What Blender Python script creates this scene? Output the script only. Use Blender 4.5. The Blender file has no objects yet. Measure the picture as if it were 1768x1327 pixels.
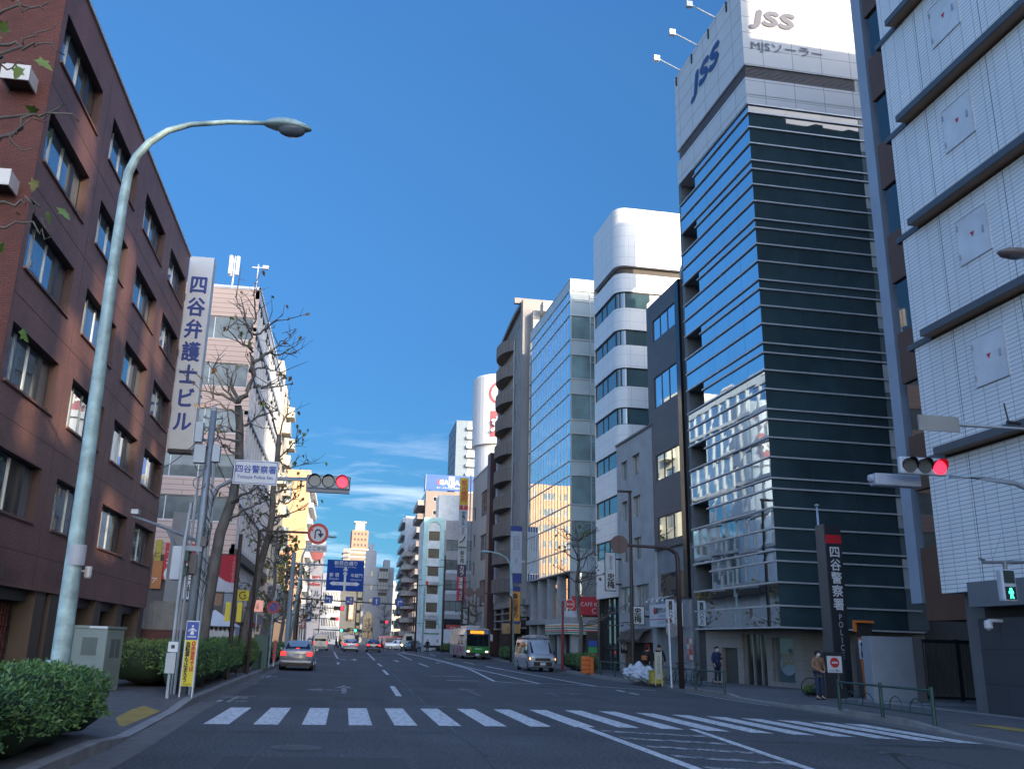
import bpy, bmesh, math, random
import numpy as np
from mathutils import Vector, Matrix
S = bpy.context.scene
COL = S.collection
rnd = random.Random(7)
# ---------------------------------------------------------------- camera
PW, PH = 1768.0, 1327.0
F, PX, PY, VP, ROLL, CH = 1560.0, 800.0, 663.5, (594.0, 1104.5), .033, 1.56
def _d(u, v):
    a = np.array([u - PX, -(v - PY), -F]); return a / np.linalg.norm(a)
_fw = _d(*VP); _up = np.cross(_d(VP[0] + 1000, VP[1] + 1000 * ROLL), _fw); _up /= np.linalg.norm(_up)
CR = np.array([np.cross(_fw, _up), _fw, _up]); CO = np.array([0, 0, CH])
cam = bpy.data.cameras.new("camera"); co = bpy.data.objects.new("camera", cam); COL.objects.link(co)
m4 = np.eye(4); m4[:3, :3] = CR; m4[:3, 3] = CO
co.matrix_world = Matrix(m4.tolist())
cam.sensor_width = 36; cam.sensor_fit = 'HORIZONTAL'; cam.lens = F / PW * 36
cam.shift_x = (PW / 2 - PX) / PW; cam.clip_start = .1; cam.clip_end = 6000
S.camera = co
S.render.resolution_x, S.render.resolution_y = 1024, 768
# ---------------------------------------------------------------- light
SUN_AZ = 28      # degrees the light travels left of straight ahead
SUN_EL = 17
w = bpy.data.worlds.new("World"); S.world = w; w.use_nodes = True
nt = w.node_tree; N = nt.nodes; L = nt.links
bg = N['Background']; sky = N.new('ShaderNodeTexSky'); sky.sky_type = 'NISHITA'; sky.sun_disc = False
az, el = math.radians(SUN_AZ), math.radians(SUN_EL)
trav = Vector((-math.sin(az) * math.cos(el), math.cos(az) * math.cos(el), -math.sin(el)))
tosun = -trav
sky.sun_elevation = el; sky.sun_rotation = math.atan2(tosun.x, tosun.y)
sky.altitude = 0; sky.air_density = .62; sky.dust_density = 0; sky.ozone_density = 9
tc = N.new('ShaderNodeTexCoord'); sep = N.new('ShaderNodeSeparateXYZ'); L.new(tc.outputs['Generated'], sep.inputs[0])
def wmath(op, a, b=None, c=None, clamp=False):
    n = N.new('ShaderNodeMath'); n.operation = op; n.use_clamp = clamp
    for i, x in enumerate((a, b, c)):
        if x is None: continue
        if isinstance(x, (int, float)): n.inputs[i].default_value = x
        else: L.new(x, n.inputs[i])
    return n.outputs[0]
zz = wmath('MAXIMUM', sep.outputs['Z'], .03)
px_ = wmath('DIVIDE', sep.outputs['X'], wmath('ADD', zz, .12)); py_ = wmath('DIVIDE', sep.outputs['Y'], wmath('ADD', zz, .12))
cmb = N.new('ShaderNodeCombineXYZ'); L.new(px_, cmb.inputs[0]); L.new(py_, cmb.inputs[1])
mp = N.new('ShaderNodeMapping'); mp.inputs['Scale'].default_value = (1.0, 1.9, 1); mp.inputs['Rotation'].default_value = (0, 0, -.25); mp.inputs['Location'].default_value = (3.3, 1.2, 0)
L.new(cmb.outputs[0], mp.inputs[0])
nz = N.new('ShaderNodeTexNoise'); nz.inputs['Scale'].default_value = 1.25; nz.inputs['Detail'].default_value = 9; nz.inputs['Roughness'].default_value = .62; nz.inputs['Distortion'].default_value = .5
L.new(mp.outputs[0], nz.inputs['Vector'])
cl = wmath('MULTIPLY', wmath('SUBTRACT', nz.outputs['Fac'], .50), 3.0, clamp=True)
band = wmath('MULTIPLY', wmath('MULTIPLY_ADD', sep.outputs['Z'], -11.0, 2.75, clamp=True), wmath('MULTIPLY_ADD', sep.outputs['Z'], 9.0, .3, clamp=True))
cl = wmath('MULTIPLY', cl, band)
cl = wmath('MULTIPLY', cl, .6)
mx = N.new('ShaderNodeMix'); mx.data_type = 'RGBA'
L.new(cl, mx.inputs[0]); mx.inputs[7].default_value = (5.2, 5.6, 6.2, 1)
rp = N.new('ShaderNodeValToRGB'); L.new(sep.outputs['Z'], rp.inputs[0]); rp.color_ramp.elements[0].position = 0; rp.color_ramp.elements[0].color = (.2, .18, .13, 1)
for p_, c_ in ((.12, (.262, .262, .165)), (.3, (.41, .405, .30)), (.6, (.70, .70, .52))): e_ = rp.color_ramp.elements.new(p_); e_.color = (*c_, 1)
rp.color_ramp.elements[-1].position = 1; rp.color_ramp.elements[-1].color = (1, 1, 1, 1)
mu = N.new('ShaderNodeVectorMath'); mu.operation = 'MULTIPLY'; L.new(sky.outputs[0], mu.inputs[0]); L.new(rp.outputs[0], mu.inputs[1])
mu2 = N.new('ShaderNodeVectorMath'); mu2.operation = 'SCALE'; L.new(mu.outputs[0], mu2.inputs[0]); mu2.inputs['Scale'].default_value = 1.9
# the half of the sky round the sun and overhead is hazier and whiter than the clear north
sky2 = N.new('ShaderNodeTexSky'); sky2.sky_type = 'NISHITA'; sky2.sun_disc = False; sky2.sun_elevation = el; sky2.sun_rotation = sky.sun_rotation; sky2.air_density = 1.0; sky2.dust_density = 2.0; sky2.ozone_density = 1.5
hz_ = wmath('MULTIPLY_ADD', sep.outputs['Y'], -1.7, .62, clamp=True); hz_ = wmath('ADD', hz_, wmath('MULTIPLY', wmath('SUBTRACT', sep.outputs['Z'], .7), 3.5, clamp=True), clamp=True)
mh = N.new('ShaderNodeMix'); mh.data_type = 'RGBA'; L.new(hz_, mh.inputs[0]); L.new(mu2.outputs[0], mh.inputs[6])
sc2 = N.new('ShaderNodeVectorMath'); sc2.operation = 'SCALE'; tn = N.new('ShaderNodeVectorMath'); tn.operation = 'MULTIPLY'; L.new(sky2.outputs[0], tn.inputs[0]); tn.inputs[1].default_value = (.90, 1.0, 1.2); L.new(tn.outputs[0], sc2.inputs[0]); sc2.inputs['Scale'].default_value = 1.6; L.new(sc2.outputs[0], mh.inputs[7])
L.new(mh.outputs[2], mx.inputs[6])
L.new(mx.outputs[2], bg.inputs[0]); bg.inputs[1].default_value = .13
sun = bpy.data.lights.new("sun", 'SUN'); sun.energy = 2.5; sun.angle = math.radians(.55); sun.color = (1, .82, .6)
so = bpy.data.objects.new("sun", sun); COL.objects.link(so); so.rotation_euler = trav.to_track_quat('-Z', 'Y').to_euler(); so.location = (60, -60, 90)
S.view_settings.view_transform = 'Standard'; S.view_settings.look = 'None'; S.view_settings.gamma = 1
S.view_settings.exposure = 1.3
S.cycles.use_denoising = True
S.cycles.max_bounces = 8; S.cycles.glossy_bounces = 5; S.cycles.caustics_reflective = False; S.cycles.caustics_refractive = False
# ---------------------------------------------------------------- pixel rays (give real points on real planes)
def ray(u, v): return CR @ np.array([u - PX, -(v - PY), -F])
def gz(y): return 0.0 if y < 50 else .0044 * (min(y, 300) - 50)
def G(u, v, h=0.0):
    r = ray(u, v); z = h
    for _ in range(12):
        p = CO + r * ((z - CH) / r[2]); z = h + gz(p[1])
    return p
def AY(u, v, y): r = ray(u, v); return CO + r * (y / r[1])
def AX(u, v, x): r = ray(u, v); return CO + r * (x / r[0])
# ---------------------------------------------------------------- mesh builder
class MB:
    def __init__(s): s.v, s.f, s.m = [], [], []
    def face(s, pts, mi=0):
        i = len(s.v); s.v += [tuple(p) for p in pts]; s.f.append(tuple(range(i, i + len(pts)))); s.m.append(mi)
    def box(s, x0, x1, y0, y1, z0, z1, mi=0):
        s.obox((0, 0, 0), (1, 0, 0), (0, 1, 0), x0, x1, y0, y1, z0, z1, mi)
    def obox(s, o, ax, an, s0, s1, n0, n1, z0, z1, mi=0):
        o, ax, an = Vector(o), Vector(ax), Vector(an); i = len(s.v)
        for z in (z0, z1):
            for a, b in ((s0, n0), (s1, n0), (s1, n1), (s0, n1)):
                p = o + ax * a + an * b; s.v.append((p.x, p.y, p.z + z))
        for q in ((0, 3, 2, 1), (4, 5, 6, 7), (0, 1, 5, 4), (1, 2, 6, 5), (2, 3, 7, 6), (3, 0, 4, 7)):
            s.f.append(tuple(i + k for k in q)); s.m.append(mi)
    def tube(s, pts, rad, n=8, mi=0, cap=True):
        pts = [Vector(p) for p in pts]
        if not isinstance(rad, (list, tuple)): rad = [rad] * len(pts)
        i0 = len(s.v); ref = None
        for k, p in enumerate(pts):
            t = (pts[min(k + 1, len(pts) - 1)] - pts[max(k - 1, 0)]).normalized()
            if ref is None: ref = Vector((0, 0, 1)) if abs(t.z) < .9 else Vector((1, 0, 0))
            a = t.cross(ref)
            if a.length < 1e-4: a = t.orthogonal()
            a.normalize(); b = a.cross(t); ref = -b if False else ref
            for j in range(n):
                c = math.cos(2 * math.pi * j / n) * rad[k]; d = math.sin(2 * math.pi * j / n) * rad[k]
                q = p + a * c + b * d; s.v.append((q.x, q.y, q.z))
        for k in range(len(pts) - 1):
            for j in range(n):
                a0 = i0 + k * n + j; a1 = i0 + k * n + (j + 1) % n
                s.f.append((a0, a1, a1 + n, a0 + n)); s.m.append(mi)
        if cap:
            s.f.append(tuple(i0 + j for j in range(n - 1, -1, -1))); s.m.append(mi)
            s.f.append(tuple(i0 + (len(pts) - 1) * n + j for j in range(n))); s.m.append(mi)
    def prism(s, outline, o, ax, ay, depth, mi=0, mi_side=None):
        """outline (a,b) in plane ax,ay; extruded along ax x ay by depth"""
        o, ax, ay = Vector(o), Vector(ax), Vector(ay); n = ax.cross(ay).normalized() * depth
        A = [o + ax * a + ay * b for a, b in outline]; B = [p + n for p in A]
        s.face(B, mi); s.face(A[::-1], mi)
        k = len(A)
        for j in range(k): s.face([A[j], A[(j + 1) % k], B[(j + 1) % k], B[j]], mi if mi_side is None else mi_side)
    def lathe(s, prof, c=(0, 0, 0), n=20, mi=0):
        i0 = len(s.v)
        for r, z in prof:
            for j in range(n):
                a = 2 * math.pi * j / n; s.v.append((c[0] + r * math.cos(a), c[1] + r * math.sin(a), c[2] + z))
        for k in range(len(prof) - 1):
            for j in range(n):
                a0 = i0 + k * n + j; a1 = i0 + k * n + (j + 1) % n
                s.f.append((a0, a1, a1 + n, a0 + n)); s.m.append(mi)
        s.f.append(tuple(i0 + j for j in range(n - 1, -1, -1))); s.m.append(mi)
        s.f.append(tuple(i0 + (len(prof) - 1) * n + j for j in range(n))); s.m.append(mi)
    def loft(s, secs, mi=0, cap=True):
        n = len(secs[0]); i0 = len(s.v)
        for q in secs: s.v += [tuple(p) for p in q]
        for k in range(len(secs) - 1):
            for j in range(n):
                a0 = i0 + k * n + j; a1 = i0 + k * n + (j + 1) % n
                s.f.append((a0, a1, a1 + n, a0 + n)); s.m.append(mi)
        if cap:
            s.f.append(tuple(i0 + j for j in range(n - 1, -1, -1))); s.m.append(mi)
            s.f.append(tuple(i0 + (len(secs) - 1) * n + j for j in range(n))); s.m.append(mi)
    def mesh(s, name, mats, smooth=False):
        me = bpy.data.meshes.new(name); me.from_pydata(s.v, [], s.f)
        for m in (mats if isinstance(mats, (list, tuple)) else [mats]): me.materials.append(m)
        if any(s.m): me.polygons.foreach_set('material_index', s.m)
        if smooth: me.polygons.foreach_set('use_smooth', [True] * len(s.f))
        me.update(); return me
    def build(s, name, mats, parent=None, smooth=False, bevel=0, loc=None):
        o = bpy.data.objects.new(name, s.mesh(name, mats, smooth)); COL.objects.link(o)
        if parent is not None: o.parent = parent
        if loc is not None: o.location = loc
        if bevel:
            b = o.modifiers.new('bevel', 'BEVEL'); b.width = bevel; b.segments = 2; b.limit_method = 'ANGLE'; b.angle_limit = math.radians(40)
        return o
def tag(o, label=None, cat=None, group=None, kind=None):
    if label: o['label'] = label
    if cat: o['category'] = cat
    if group: o['group'] = group
    if kind: o['kind'] = kind
    return o
def thing(name, label, cat, loc=(0, 0, 0), rz=0.0, group=None):
    o = bpy.data.objects.new(name, None); COL.objects.link(o); o.location = loc; o.rotation_euler = (0, 0, rz); o.empty_display_size = .3
    return tag(o, label, cat, group)
def copy_tree(o, parent=None):
    c = o.copy(); COL.objects.link(c)
    if parent is not None: c.parent = parent; c.matrix_parent_inverse = o.matrix_parent_inverse
    for ch in list(o.children): copy_tree(ch, c)
    return c
def place(mesh, name, parent, loc, ax=(1, 0, 0), an=(0, 1, 0), sc=(1, 1, 1)):
    o = bpy.data.objects.new(name, mesh); COL.objects.link(o); o.parent = parent
    ax, an = Vector(ax), Vector(an); z = ax.cross(an)
    M = Matrix(((ax.x * sc[0], an.x * sc[1], z.x * sc[2], loc[0]), (ax.y * sc[0], an.y * sc[1], z.y * sc[2], loc[1]), (ax.z * sc[0], an.z * sc[1], z.z * sc[2], loc[2]), (0, 0, 0, 1)))
    o.matrix_local = M; return o
# ---------------------------------------------------------------- materials
_m = {}
def newmat(name):
    m = bpy.data.materials.new(name); m.use_nodes = True; return m, m.node_tree, m.node_tree.nodes['Principled BSDF']
def pos(nt, scale=(1, 1, 1)):
    g = nt.nodes.new('ShaderNodeNewGeometry'); mp = nt.nodes.new('ShaderNodeMapping'); mp.inputs['Scale'].default_value = scale
    nt.links.new(g.outputs['Position'], mp.inputs[0]); return mp.outputs[0]
def vary(nt, vec, base, amt, scale, detail=5):
    """base colour multiplied by a soft noise"""
    n = nt.nodes.new('ShaderNodeTexNoise'); n.inputs['Scale'].default_value = scale; n.inputs['Detail'].default_value = detail; n.inputs['Roughness'].default_value = .6
    nt.links.new(vec, n.inputs['Vector'])
    r = nt.nodes.new('ShaderNodeMapRange'); r.inputs[1].default_value = .3; r.inputs[2].default_value = .7; r.inputs[3].default_value = 1 - amt; r.inputs[4].default_value = 1 + amt
    nt.links.new(n.outputs['Fac'], r.inputs[0])
    mx = nt.nodes.new('ShaderNodeVectorMath'); mx.operation = 'SCALE'
    if hasattr(base, 'is_linked') or hasattr(base, 'links'): nt.links.new(base, mx.inputs[0])
    else: mx.inputs[0].default_value = base[:3]
    nt.links.new(r.outputs[0], mx.inputs['Scale']); return mx.outputs[0], n
def M(name, col, rough=.6, metal=0.0, amt=.12, scale=1.2, bump=0, bscale=40, spec=.5, emit=0, coat=0, stretch=(1, 1, 1)):
    if name in _m: return _m[name]
    m, nt, b = newmat(name)
    b.inputs['Roughness'].default_value = rough; b.inputs['Metallic'].default_value = metal; b.inputs['Specular IOR Level'].default_value = spec
    b.inputs['Coat Weight'].default_value = coat; b.inputs['Coat Roughness'].default_value = .05
    v = pos(nt, stretch)
    c, n = vary(nt, v, col, amt, scale); nt.links.new(c, b.inputs['Base Color'])
    if emit:
        b.inputs['Emission Color'].default_value = (*col[:3], 1); b.inputs['Emission Strength'].default_value = emit
    if bump:
        n2 = nt.nodes.new('ShaderNodeTexNoise'); n2.inputs['Scale'].default_value = bscale; n2.inputs['Detail'].default_value = 4
        nt.links.new(v, n2.inputs['Vector'])
        bp = nt.nodes.new('ShaderNodeBump'); bp.inputs['Strength'].default_value = bump; bp.inputs['Distance'].default_value = .02
        nt.links.new(n2.outputs['Fac'], bp.inputs['Height']); nt.links.new(bp.outputs[0], b.inputs['Normal'])
    _m[name] = m; return m
def MGLASS(name, col, rough=.02, ior=1.6, wav=.004, amt=.3, wscale=.45, metal=0.0):
    """opaque dark window glass with slightly wavy reflections"""
    if name in _m: return _m[name]
    m, nt, b = newmat(name); v = pos(nt)
    b.inputs['Roughness'].default_value = rough; b.inputs['IOR'].default_value = ior; b.inputs['Specular IOR Level'].default_value = .5; b.inputs['Metallic'].default_value = metal
    c, n = vary(nt, v, col, amt, .35, 3); nt.links.new(c, b.inputs['Base Color'])
    n2 = nt.nodes.new('ShaderNodeTexNoise'); n2.inputs['Scale'].default_value = wscale; n2.inputs['Detail'].default_value = 1.5; nt.links.new(v, n2.inputs['Vector'])
    bp = nt.nodes.new('ShaderNodeBump'); bp.inputs['Strength'].default_value = 1; bp.inputs['Distance'].default_value = wav
    nt.links.new(n2.outputs['Fac'], bp.inputs['Height']); nt.links.new(bp.outputs[0], b.inputs['Normal'])
    _m[name] = m; return m
def MBRICK(name, c1, c2, mortar, bw, bh, ms=.008, rough=.6, off=.5, bump=.3, amt=.12, scale=.5, spec=.4):
    if name in _m: return _m[name]
    m, nt, b = newmat(name); b.inputs['Roughness'].default_value = rough; b.inputs['Specular IOR Level'].default_value = spec
    g = nt.nodes.new('ShaderNodeNewGeometry'); sp = nt.nodes.new('ShaderNodeSeparateXYZ'); nt.links.new(g.outputs['Position'], sp.inputs[0])
    ad = nt.nodes.new('ShaderNodeMath'); ad.operation = 'ADD'; nt.links.new(sp.outputs[0], ad.inputs[0]); nt.links.new(sp.outputs[1], ad.inputs[1])
    cb = nt.nodes.new('ShaderNodeCombineXYZ'); nt.links.new(ad.outputs[0], cb.inputs[0]); nt.links.new(sp.outputs[2], cb.inputs[1])
    t = nt.nodes.new('ShaderNodeTexBrick'); nt.links.new(cb.outputs[0], t.inputs['Vector']); t.offset = off
    t.inputs['Color1'].default_value = (*c1, 1); t.inputs['Color2'].default_value = (*c2, 1); t.inputs['Mortar'].default_value = (*mortar, 1)
    t.inputs['Scale'].default_value = 1; t.inputs['Mortar Size'].default_value = ms; t.inputs['Brick Width'].default_value = bw; t.inputs['Row Height'].default_value = bh; t.inputs['Mortar Smooth'].default_value = .3
    c, n = vary(nt, g.outputs['Position'], t.outputs['Color'], amt, scale); nt.links.new(c, b.inputs['Base Color'])
    if bump:
        bp = nt.nodes.new('ShaderNodeBump'); bp.inputs['Strength'].default_value = bump; bp.inputs['Distance'].default_value = .01; bp.invert = True
        nt.links.new(t.outputs['Fac'], bp.inputs['Height']); nt.links.new(bp.outputs[0], b.inputs['Normal'])
    _m[name] = m; return m
asphalt, _nt, _b = newmat('asphalt')
_b.inputs['Roughness'].default_value = .78; _b.inputs['Specular IOR Level'].default_value = .35
_v = pos(_nt); _c, _n = vary(_nt, _v, (.072, .073, .076), .24, .35); _c, _n = vary(_nt, _c and _v, _c, .85, 19, 4)
_mp = pos(_nt, (1.1, .06, 1)); _c, _n3 = vary(_nt, _mp, _c, .13, 1.0, 4)
_nt.links.new(_c, _b.inputs['Base Color'])
_bp = _nt.nodes.new('ShaderNodeBump'); _bp.inputs['Strength'].default_value = .5; _bp.inputs['Distance'].default_value = .012; _nt.links.new(_n.outputs['Fac'], _bp.inputs['Height']); _nt.links.new(_bp.outputs[0], _b.inputs['Normal'])
paint, _nt, _b = newmat('road_paint')
_v = pos(_nt); _n = _nt.nodes.new('ShaderNodeTexNoise'); _n.inputs['Scale'].default_value = 9; _n.inputs['Detail'].default_value = 8; _n.inputs['Roughness'].default_value = .7; _nt.links.new(_v, _n.inputs['Vector'])
_r = _nt.nodes.new('ShaderNodeValToRGB'); _r.color_ramp.elements[0].position = .36; _r.color_ramp.elements[0].color = (.20, .20, .20, 1); _r.color_ramp.elements[1].position = .53; _r.color_ramp.elements[1].color = (.66, .66, .65, 1)
_nt.links.new(_n.outputs['Fac'], _r.inputs[0]); _c, _n = vary(_nt, _v, _r.outputs[0], .1, 1.5); _nt.links.new(_c, _b.inputs['Base Color']); _b.inputs['Roughness'].default_value = .6
def mk_worn(name, lo, hi):
    p, nt, b = newmat(name); v = pos(nt); n = nt.nodes.new('ShaderNodeTexNoise'); n.inputs['Scale'].default_value = 5; n.inputs['Detail'].default_value = 9; n.inputs['Roughness'].default_value = .75; nt.links.new(v, n.inputs['Vector'])
    r = nt.nodes.new('ShaderNodeValToRGB'); r.color_ramp.elements[0].position = .47; r.color_ramp.elements[0].color = (*lo, 1); r.color_ramp.elements[1].position = .56; r.color_ramp.elements[1].color = (*hi, 1)
    nt.links.new(n.outputs['Fac'], r.inputs[0]); nt.links.new(r.outputs[0], b.inputs['Base Color']); b.inputs['Roughness'].default_value = .7; return p
worn = mk_worn('worn_paint', (.07, .07, .07), (.42, .42, .42))
faint = mk_worn('faint_paint', (.058, .057, .058), (.2, .2, .2))
pave = M('paving', (.105, .10, .10), .8, amt=.25, scale=3, bump=.3, bscale=60)
kerbm = M('kerb_concrete', (.25, .24, .23), .8, amt=.25, scale=2, bump=.3)
yellowp = M('tactile_yellow', (.34, .235, .05), .7, amt=.25, scale=4)
# glass kinds
g_blue = MGLASS('glass_dark', (.036, .062, .070), ior=1.75, wav=.0035)
g_refl = MGLASS('glass_reflective', (.56, .68, .74), wav=.0007, metal=1, amt=.06)
g_pane = MGLASS('glass_pane', (.30, .38, .44), wav=.0025, metal=.7, amt=.2)
g_win = MGLASS('glass_window', (.02, .024, .028), ior=1.65, wav=.003)
g_teal = MGLASS('glass_teal', (.05, .10, .10), ior=1.75, wav=.003)
g_cur = MGLASS('glass_curtain', (.17, .19, .18), ior=1.5, wav=.002, amt=.45)
alu = M('aluminium', (.42, .43, .44), .4, .6, amt=.08)
dkfr = M('dark_frame', (.03, .03, .035), .4, .3)
whfr = M('white_frame', (.62, .62, .60), .5)
black = M('black_plastic', (.015, .015, .016), .5)
galv = M('galvanised_steel', (.36, .38, .40), .5, .55, amt=.15, scale=3)
brownp = M('brown_paint', (.045, .028, .024), .5, .1)
# ---------------------------------------------------------------- text
def text_mesh(body, mat, w=None, h=None, extrude=.01, bold=0.0, spacing=.9, align='CENTER', key=None):
    c = bpy.data.curves.new('lettering', 'FONT'); c.body = body; c.extrude = .0; c.align_x = align; c.space_line = spacing; c.resolution_u = 3
    o = bpy.data.objects.new('tmp', c); COL.objects.link(o)
    dg = bpy.context.evaluated_depsgraph_get(); me = bpy.data.meshes.new_from_object(o.evaluated_get(dg))
    bpy.data.objects.remove(o); bpy.data.curves.remove(c)
    n = len(me.vertices)
    if n == 0: return me
    a = np.empty(n * 3); me.vertices.foreach_get('co', a); a = a.reshape(-1, 3)
    lo, hi = a.min(0), a.max(0); size = hi - lo
    sx = (w / size[0]) if w else None; sy = (h / size[1]) if h else None
    if sx is None: sx = sy
    if sy is None: sy = sx
    a = (a - (lo + hi) / 2) * np.array([sx, sy, 1])
    b = np.stack([a[:, 0], np.zeros(n), a[:, 1]], 1)       # lies in local x/z, faces -y
    me.vertices.foreach_set('co', b.ravel())
    if bold:                                              # heavier strokes: shifted copies, each a hair in front of the last
        k = bold * min(sx, sy) * 1.2; bm = bmesh.new(); bm.from_mesh(me); out = bmesh.new()
        for i, (dx, dz) in enumerate(((0, 0), (k, 0), (-k, 0), (0, k), (0, -k))):
            vs = [out.verts.new((v.co.x + dx, v.co.y - .0006 * i, v.co.z + dz)) for v in bm.verts]; bm.verts.index_update()
            for f in bm.faces: out.faces.new([vs[v.index] for v in f.verts])
        out.to_mesh(me); bm.free(); out.free()
    me.materials.clear(); me.materials.append(mat); me.update(); return me
def text(parent, body, mat, loc, ax=(1, 0, 0), an=(0, 1, 0), w=None, h=None, bold=.0, spacing=.9, name='lettering'):
    me = text_mesh(body, mat, w, h, bold=bold, spacing=spacing)
    return place(me, name, parent, loc, ax, an)
def vtext(parent, body, *a, **k): return text(parent, '\n'.join(body), *a, **k)
# ---------------------------------------------------------------- building helpers (local: x along a face to the viewer's right, y into the building)
def wall(mb, o, ax, an, W, z0, z1, holes, depth=.18, mi=0, mr=None):
    o, ax, an = Vector(o), Vector(ax), Vector(an); mr = mi if mr is None else mr
    P = lambda s, z, n=0: o + ax * s + an * n + Vector((0, 0, z))
    xs = sorted(set([0, W] + [h[0] for h in holes] + [h[1] for h in holes])); zs = sorted(set([z0, z1] + [h[2] for h in holes] + [h[3] for h in holes]))
    inh = lambda s, z: any(h[0] < s < h[1] and h[2] < z < h[3] for h in holes)
    for j in range(len(zs) - 1):
        i = 0
        while i < len(xs) - 1:
            if inh((xs[i] + xs[i + 1]) / 2, (zs[j] + zs[j + 1]) / 2): i += 1; continue
            k = i
            while k + 1 < len(xs) - 1 and not inh((xs[k + 1] + xs[k + 2]) / 2, (zs[j] + zs[j + 1]) / 2): k += 1
            mb.face([P(xs[i], zs[j]), P(xs[k + 1], zs[j]), P(xs[k + 1], zs[j + 1]), P(xs[i], zs[j + 1])], mi); i = k + 1
    for a, b, c, d in holes:
        mb.face([P(a, c), P(a, d), P(a, d, depth), P(a, c, depth)], mr); mb.face([P(b, c), P(b, c, depth), P(b, d, depth), P(b, d)], mr)
        mb.face([P(a, c), P(a, c, depth), P(b, c, depth), P(b, c)], mr); mb.face([P(a, d), P(b, d), P(b, d, depth), P(a, d, depth)], mr)
_wc = {}
def win_mesh(w, h, cols, rows, fw, fd, fm, gm):
    k = (round(w, 2), round(h, 2), tuple(cols), tuple(rows), fw, fd, fm.name, gm.name)
    if k in _wc: return _wc[k]
    mb = MB(); xs = [0] + list(cols) + [1]; zs = [0] + list(rows) + [1]
    for i in range(len(xs) - 1):
        for j in range(len(zs) - 1):
            a, b, c, d = xs[i] * w, xs[i + 1] * w, zs[j] * h, zs[j + 1] * h; t = rnd.uniform(-.003, .003); t2 = rnd.uniform(-.003, .003)
            mb.face([(a, fd * .6, c), (b, fd * .6 + t, c), (b, fd * .6 + t + t2, d), (a, fd * .6 + t2, d)], 1)
    for i, x in enumerate(xs):
        c = x * w; a, b = max(c - fw / 2, 0), min(c + fw / 2, w)
        if i == 0: b = fw
        if i == len(xs) - 1: a = w - fw
        mb.box(a, b, 0, fd, 0, h, 0)
    for j, z in enumerate(zs):
        c = z * h; a, b = max(c - fw / 2, 0), min(c + fw / 2, h)
        if j == 0: b = fw
        if j == len(zs) - 1: a = h - fw
        mb.box(fw, w - fw, .002, fd - .002, a, b, 0)
    _wc[k] = mb.mesh('window', [fm, gm]); return _wc[k]
def windows(parent, o, ax, an, holes, cols=(.5,), rows=(), inset=.12, fw=.05, fd=.06, fm=None, gm=None, name='window'):
    o, ax, an = Vector(o), Vector(ax), Vector(an)
    for a, b, c, d in holes:
        me = win_mesh(b - a, d - c, cols, rows, fw, fd, fm or alu, gm or g_win)
        place(me, name, parent, o + ax * a + an * inset + Vector((0, 0, c)), ax, an)
def shell(mb, W, D, z0, z1, skip=(), mi=0, roof=True):
    """closed box faces in local coords except the named ones"""
    if 'f' not in skip: mb.face([(0, 0, z0), (W, 0, z0), (W, 0, z1), (0, 0, z1)], mi)
    if 'b' not in skip: mb.face([(W, D, z0), (0, D, z0), (0, D, z1), (W, D, z1)], mi)
    if 'l' not in skip: mb.face([(0, D, z0), (0, 0, z0), (0, 0, z1), (0, D, z1)], mi)
    if 'r' not in skip: mb.face([(W, 0, z0), (W, D, z0), (W, D, z1), (W, 0, z1)], mi)
    if roof: mb.face([(0, 0, z1), (W, 0, z1), (W, D, z1), (0, D, z1)], mi)
    mb.face([(0, D, z0), (W, D, z0), (W, 0, z0), (0, 0, z0)], mi)
def grid(x0, x1, n, z0, dz, m, w, h, xoff=0):
    p = (x1 - x0) / n; return [(x0 + p * i + (p - w) / 2 + xoff, x0 + p * i + (p + w) / 2 + xoff, z0 + dz * j, z0 + dz * j + h) for j in range(m) for i in range(n)]
FX, FN = (1, 0, 0), (0, 1, 0)           # front face
def LFT(D): return (0, D, 0), (0, -1, 0), (1, 0, 0)     # left face (local x=0), viewer's right is -y
def RGT(W): return (W, 0, 0), (0, 1, 0), (-1, 0, 0)     # right face (local x=W)
# right-hand row: facade line through JS corner
DR = Vector((-.0402, .9992, 0)); KC = Vector((18.39, 38.0, 0)); AR = math.atan2(-DR.y, -DR.x)   # local x points back to the camera
def right_thing(name, label, cat, s_far, off=0.0):
    n = Vector((DR.y, -DR.x, 0))
    p = KC + DR * s_far + n * off; return thing(name, label, cat, (p.x, p.y, gz(p.y)), AR)
def left_thing(name, label, cat, y0, x=-9.0): return thing(name, label, cat, (x, y0, gz(y0)), math.pi / 2)
# ================================================================ ground, road, pavements
def interp(pts, y):
    if y <= pts[0][0]: return pts[0][1]
    for (a, b), (c, d) in zip(pts, pts[1:]):
        if y <= c: return b + (d - b) * (y - a) / (c - a)
    return pts[-1][1]
KL = [(-40, -3.1), (14, -3.15), (21, -3.4), (45, -3.6), (90, -3.9), (122, -4.2), (150, -4.4), (400, -2)]
KR = [(-40, 12.6), (14, 12.8), (17, 13.0), (21, 13.45), (24, 13.85), (45, 14.0), (85, 14.4), (122, 14.6), (150, 13.5), (400, 14)]
HL = [(-40, .15), (13.5, .15), (15.5, .03), (20.5, .03), (23, .15), (400, .15)]
HR = [(-40, .15), (12, .15), (14, .03), (19.5, .03), (21.5, .15), (27, .15), (28.6, .06), (32.2, .06), (33.2, .15), (400, .15)]
ys = [-40, -20, 0, 5, 10, 12, 13.5, 14.5, 15.5, 17, 18.5, 19.5, 20.5, 21.5, 23, 25, 27, 28.6, 30, 32.2, 33.2, 36, 40, 45, 50, 60, 70, 80, 90, 100, 110, 122]
ys2 = [146, 160, 180, 200, 240, 300, 400]
mb = MB()
Y = [-300, -40] + list(range(0, 300, 10)) + [300, 500, 900, 2500]
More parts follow.
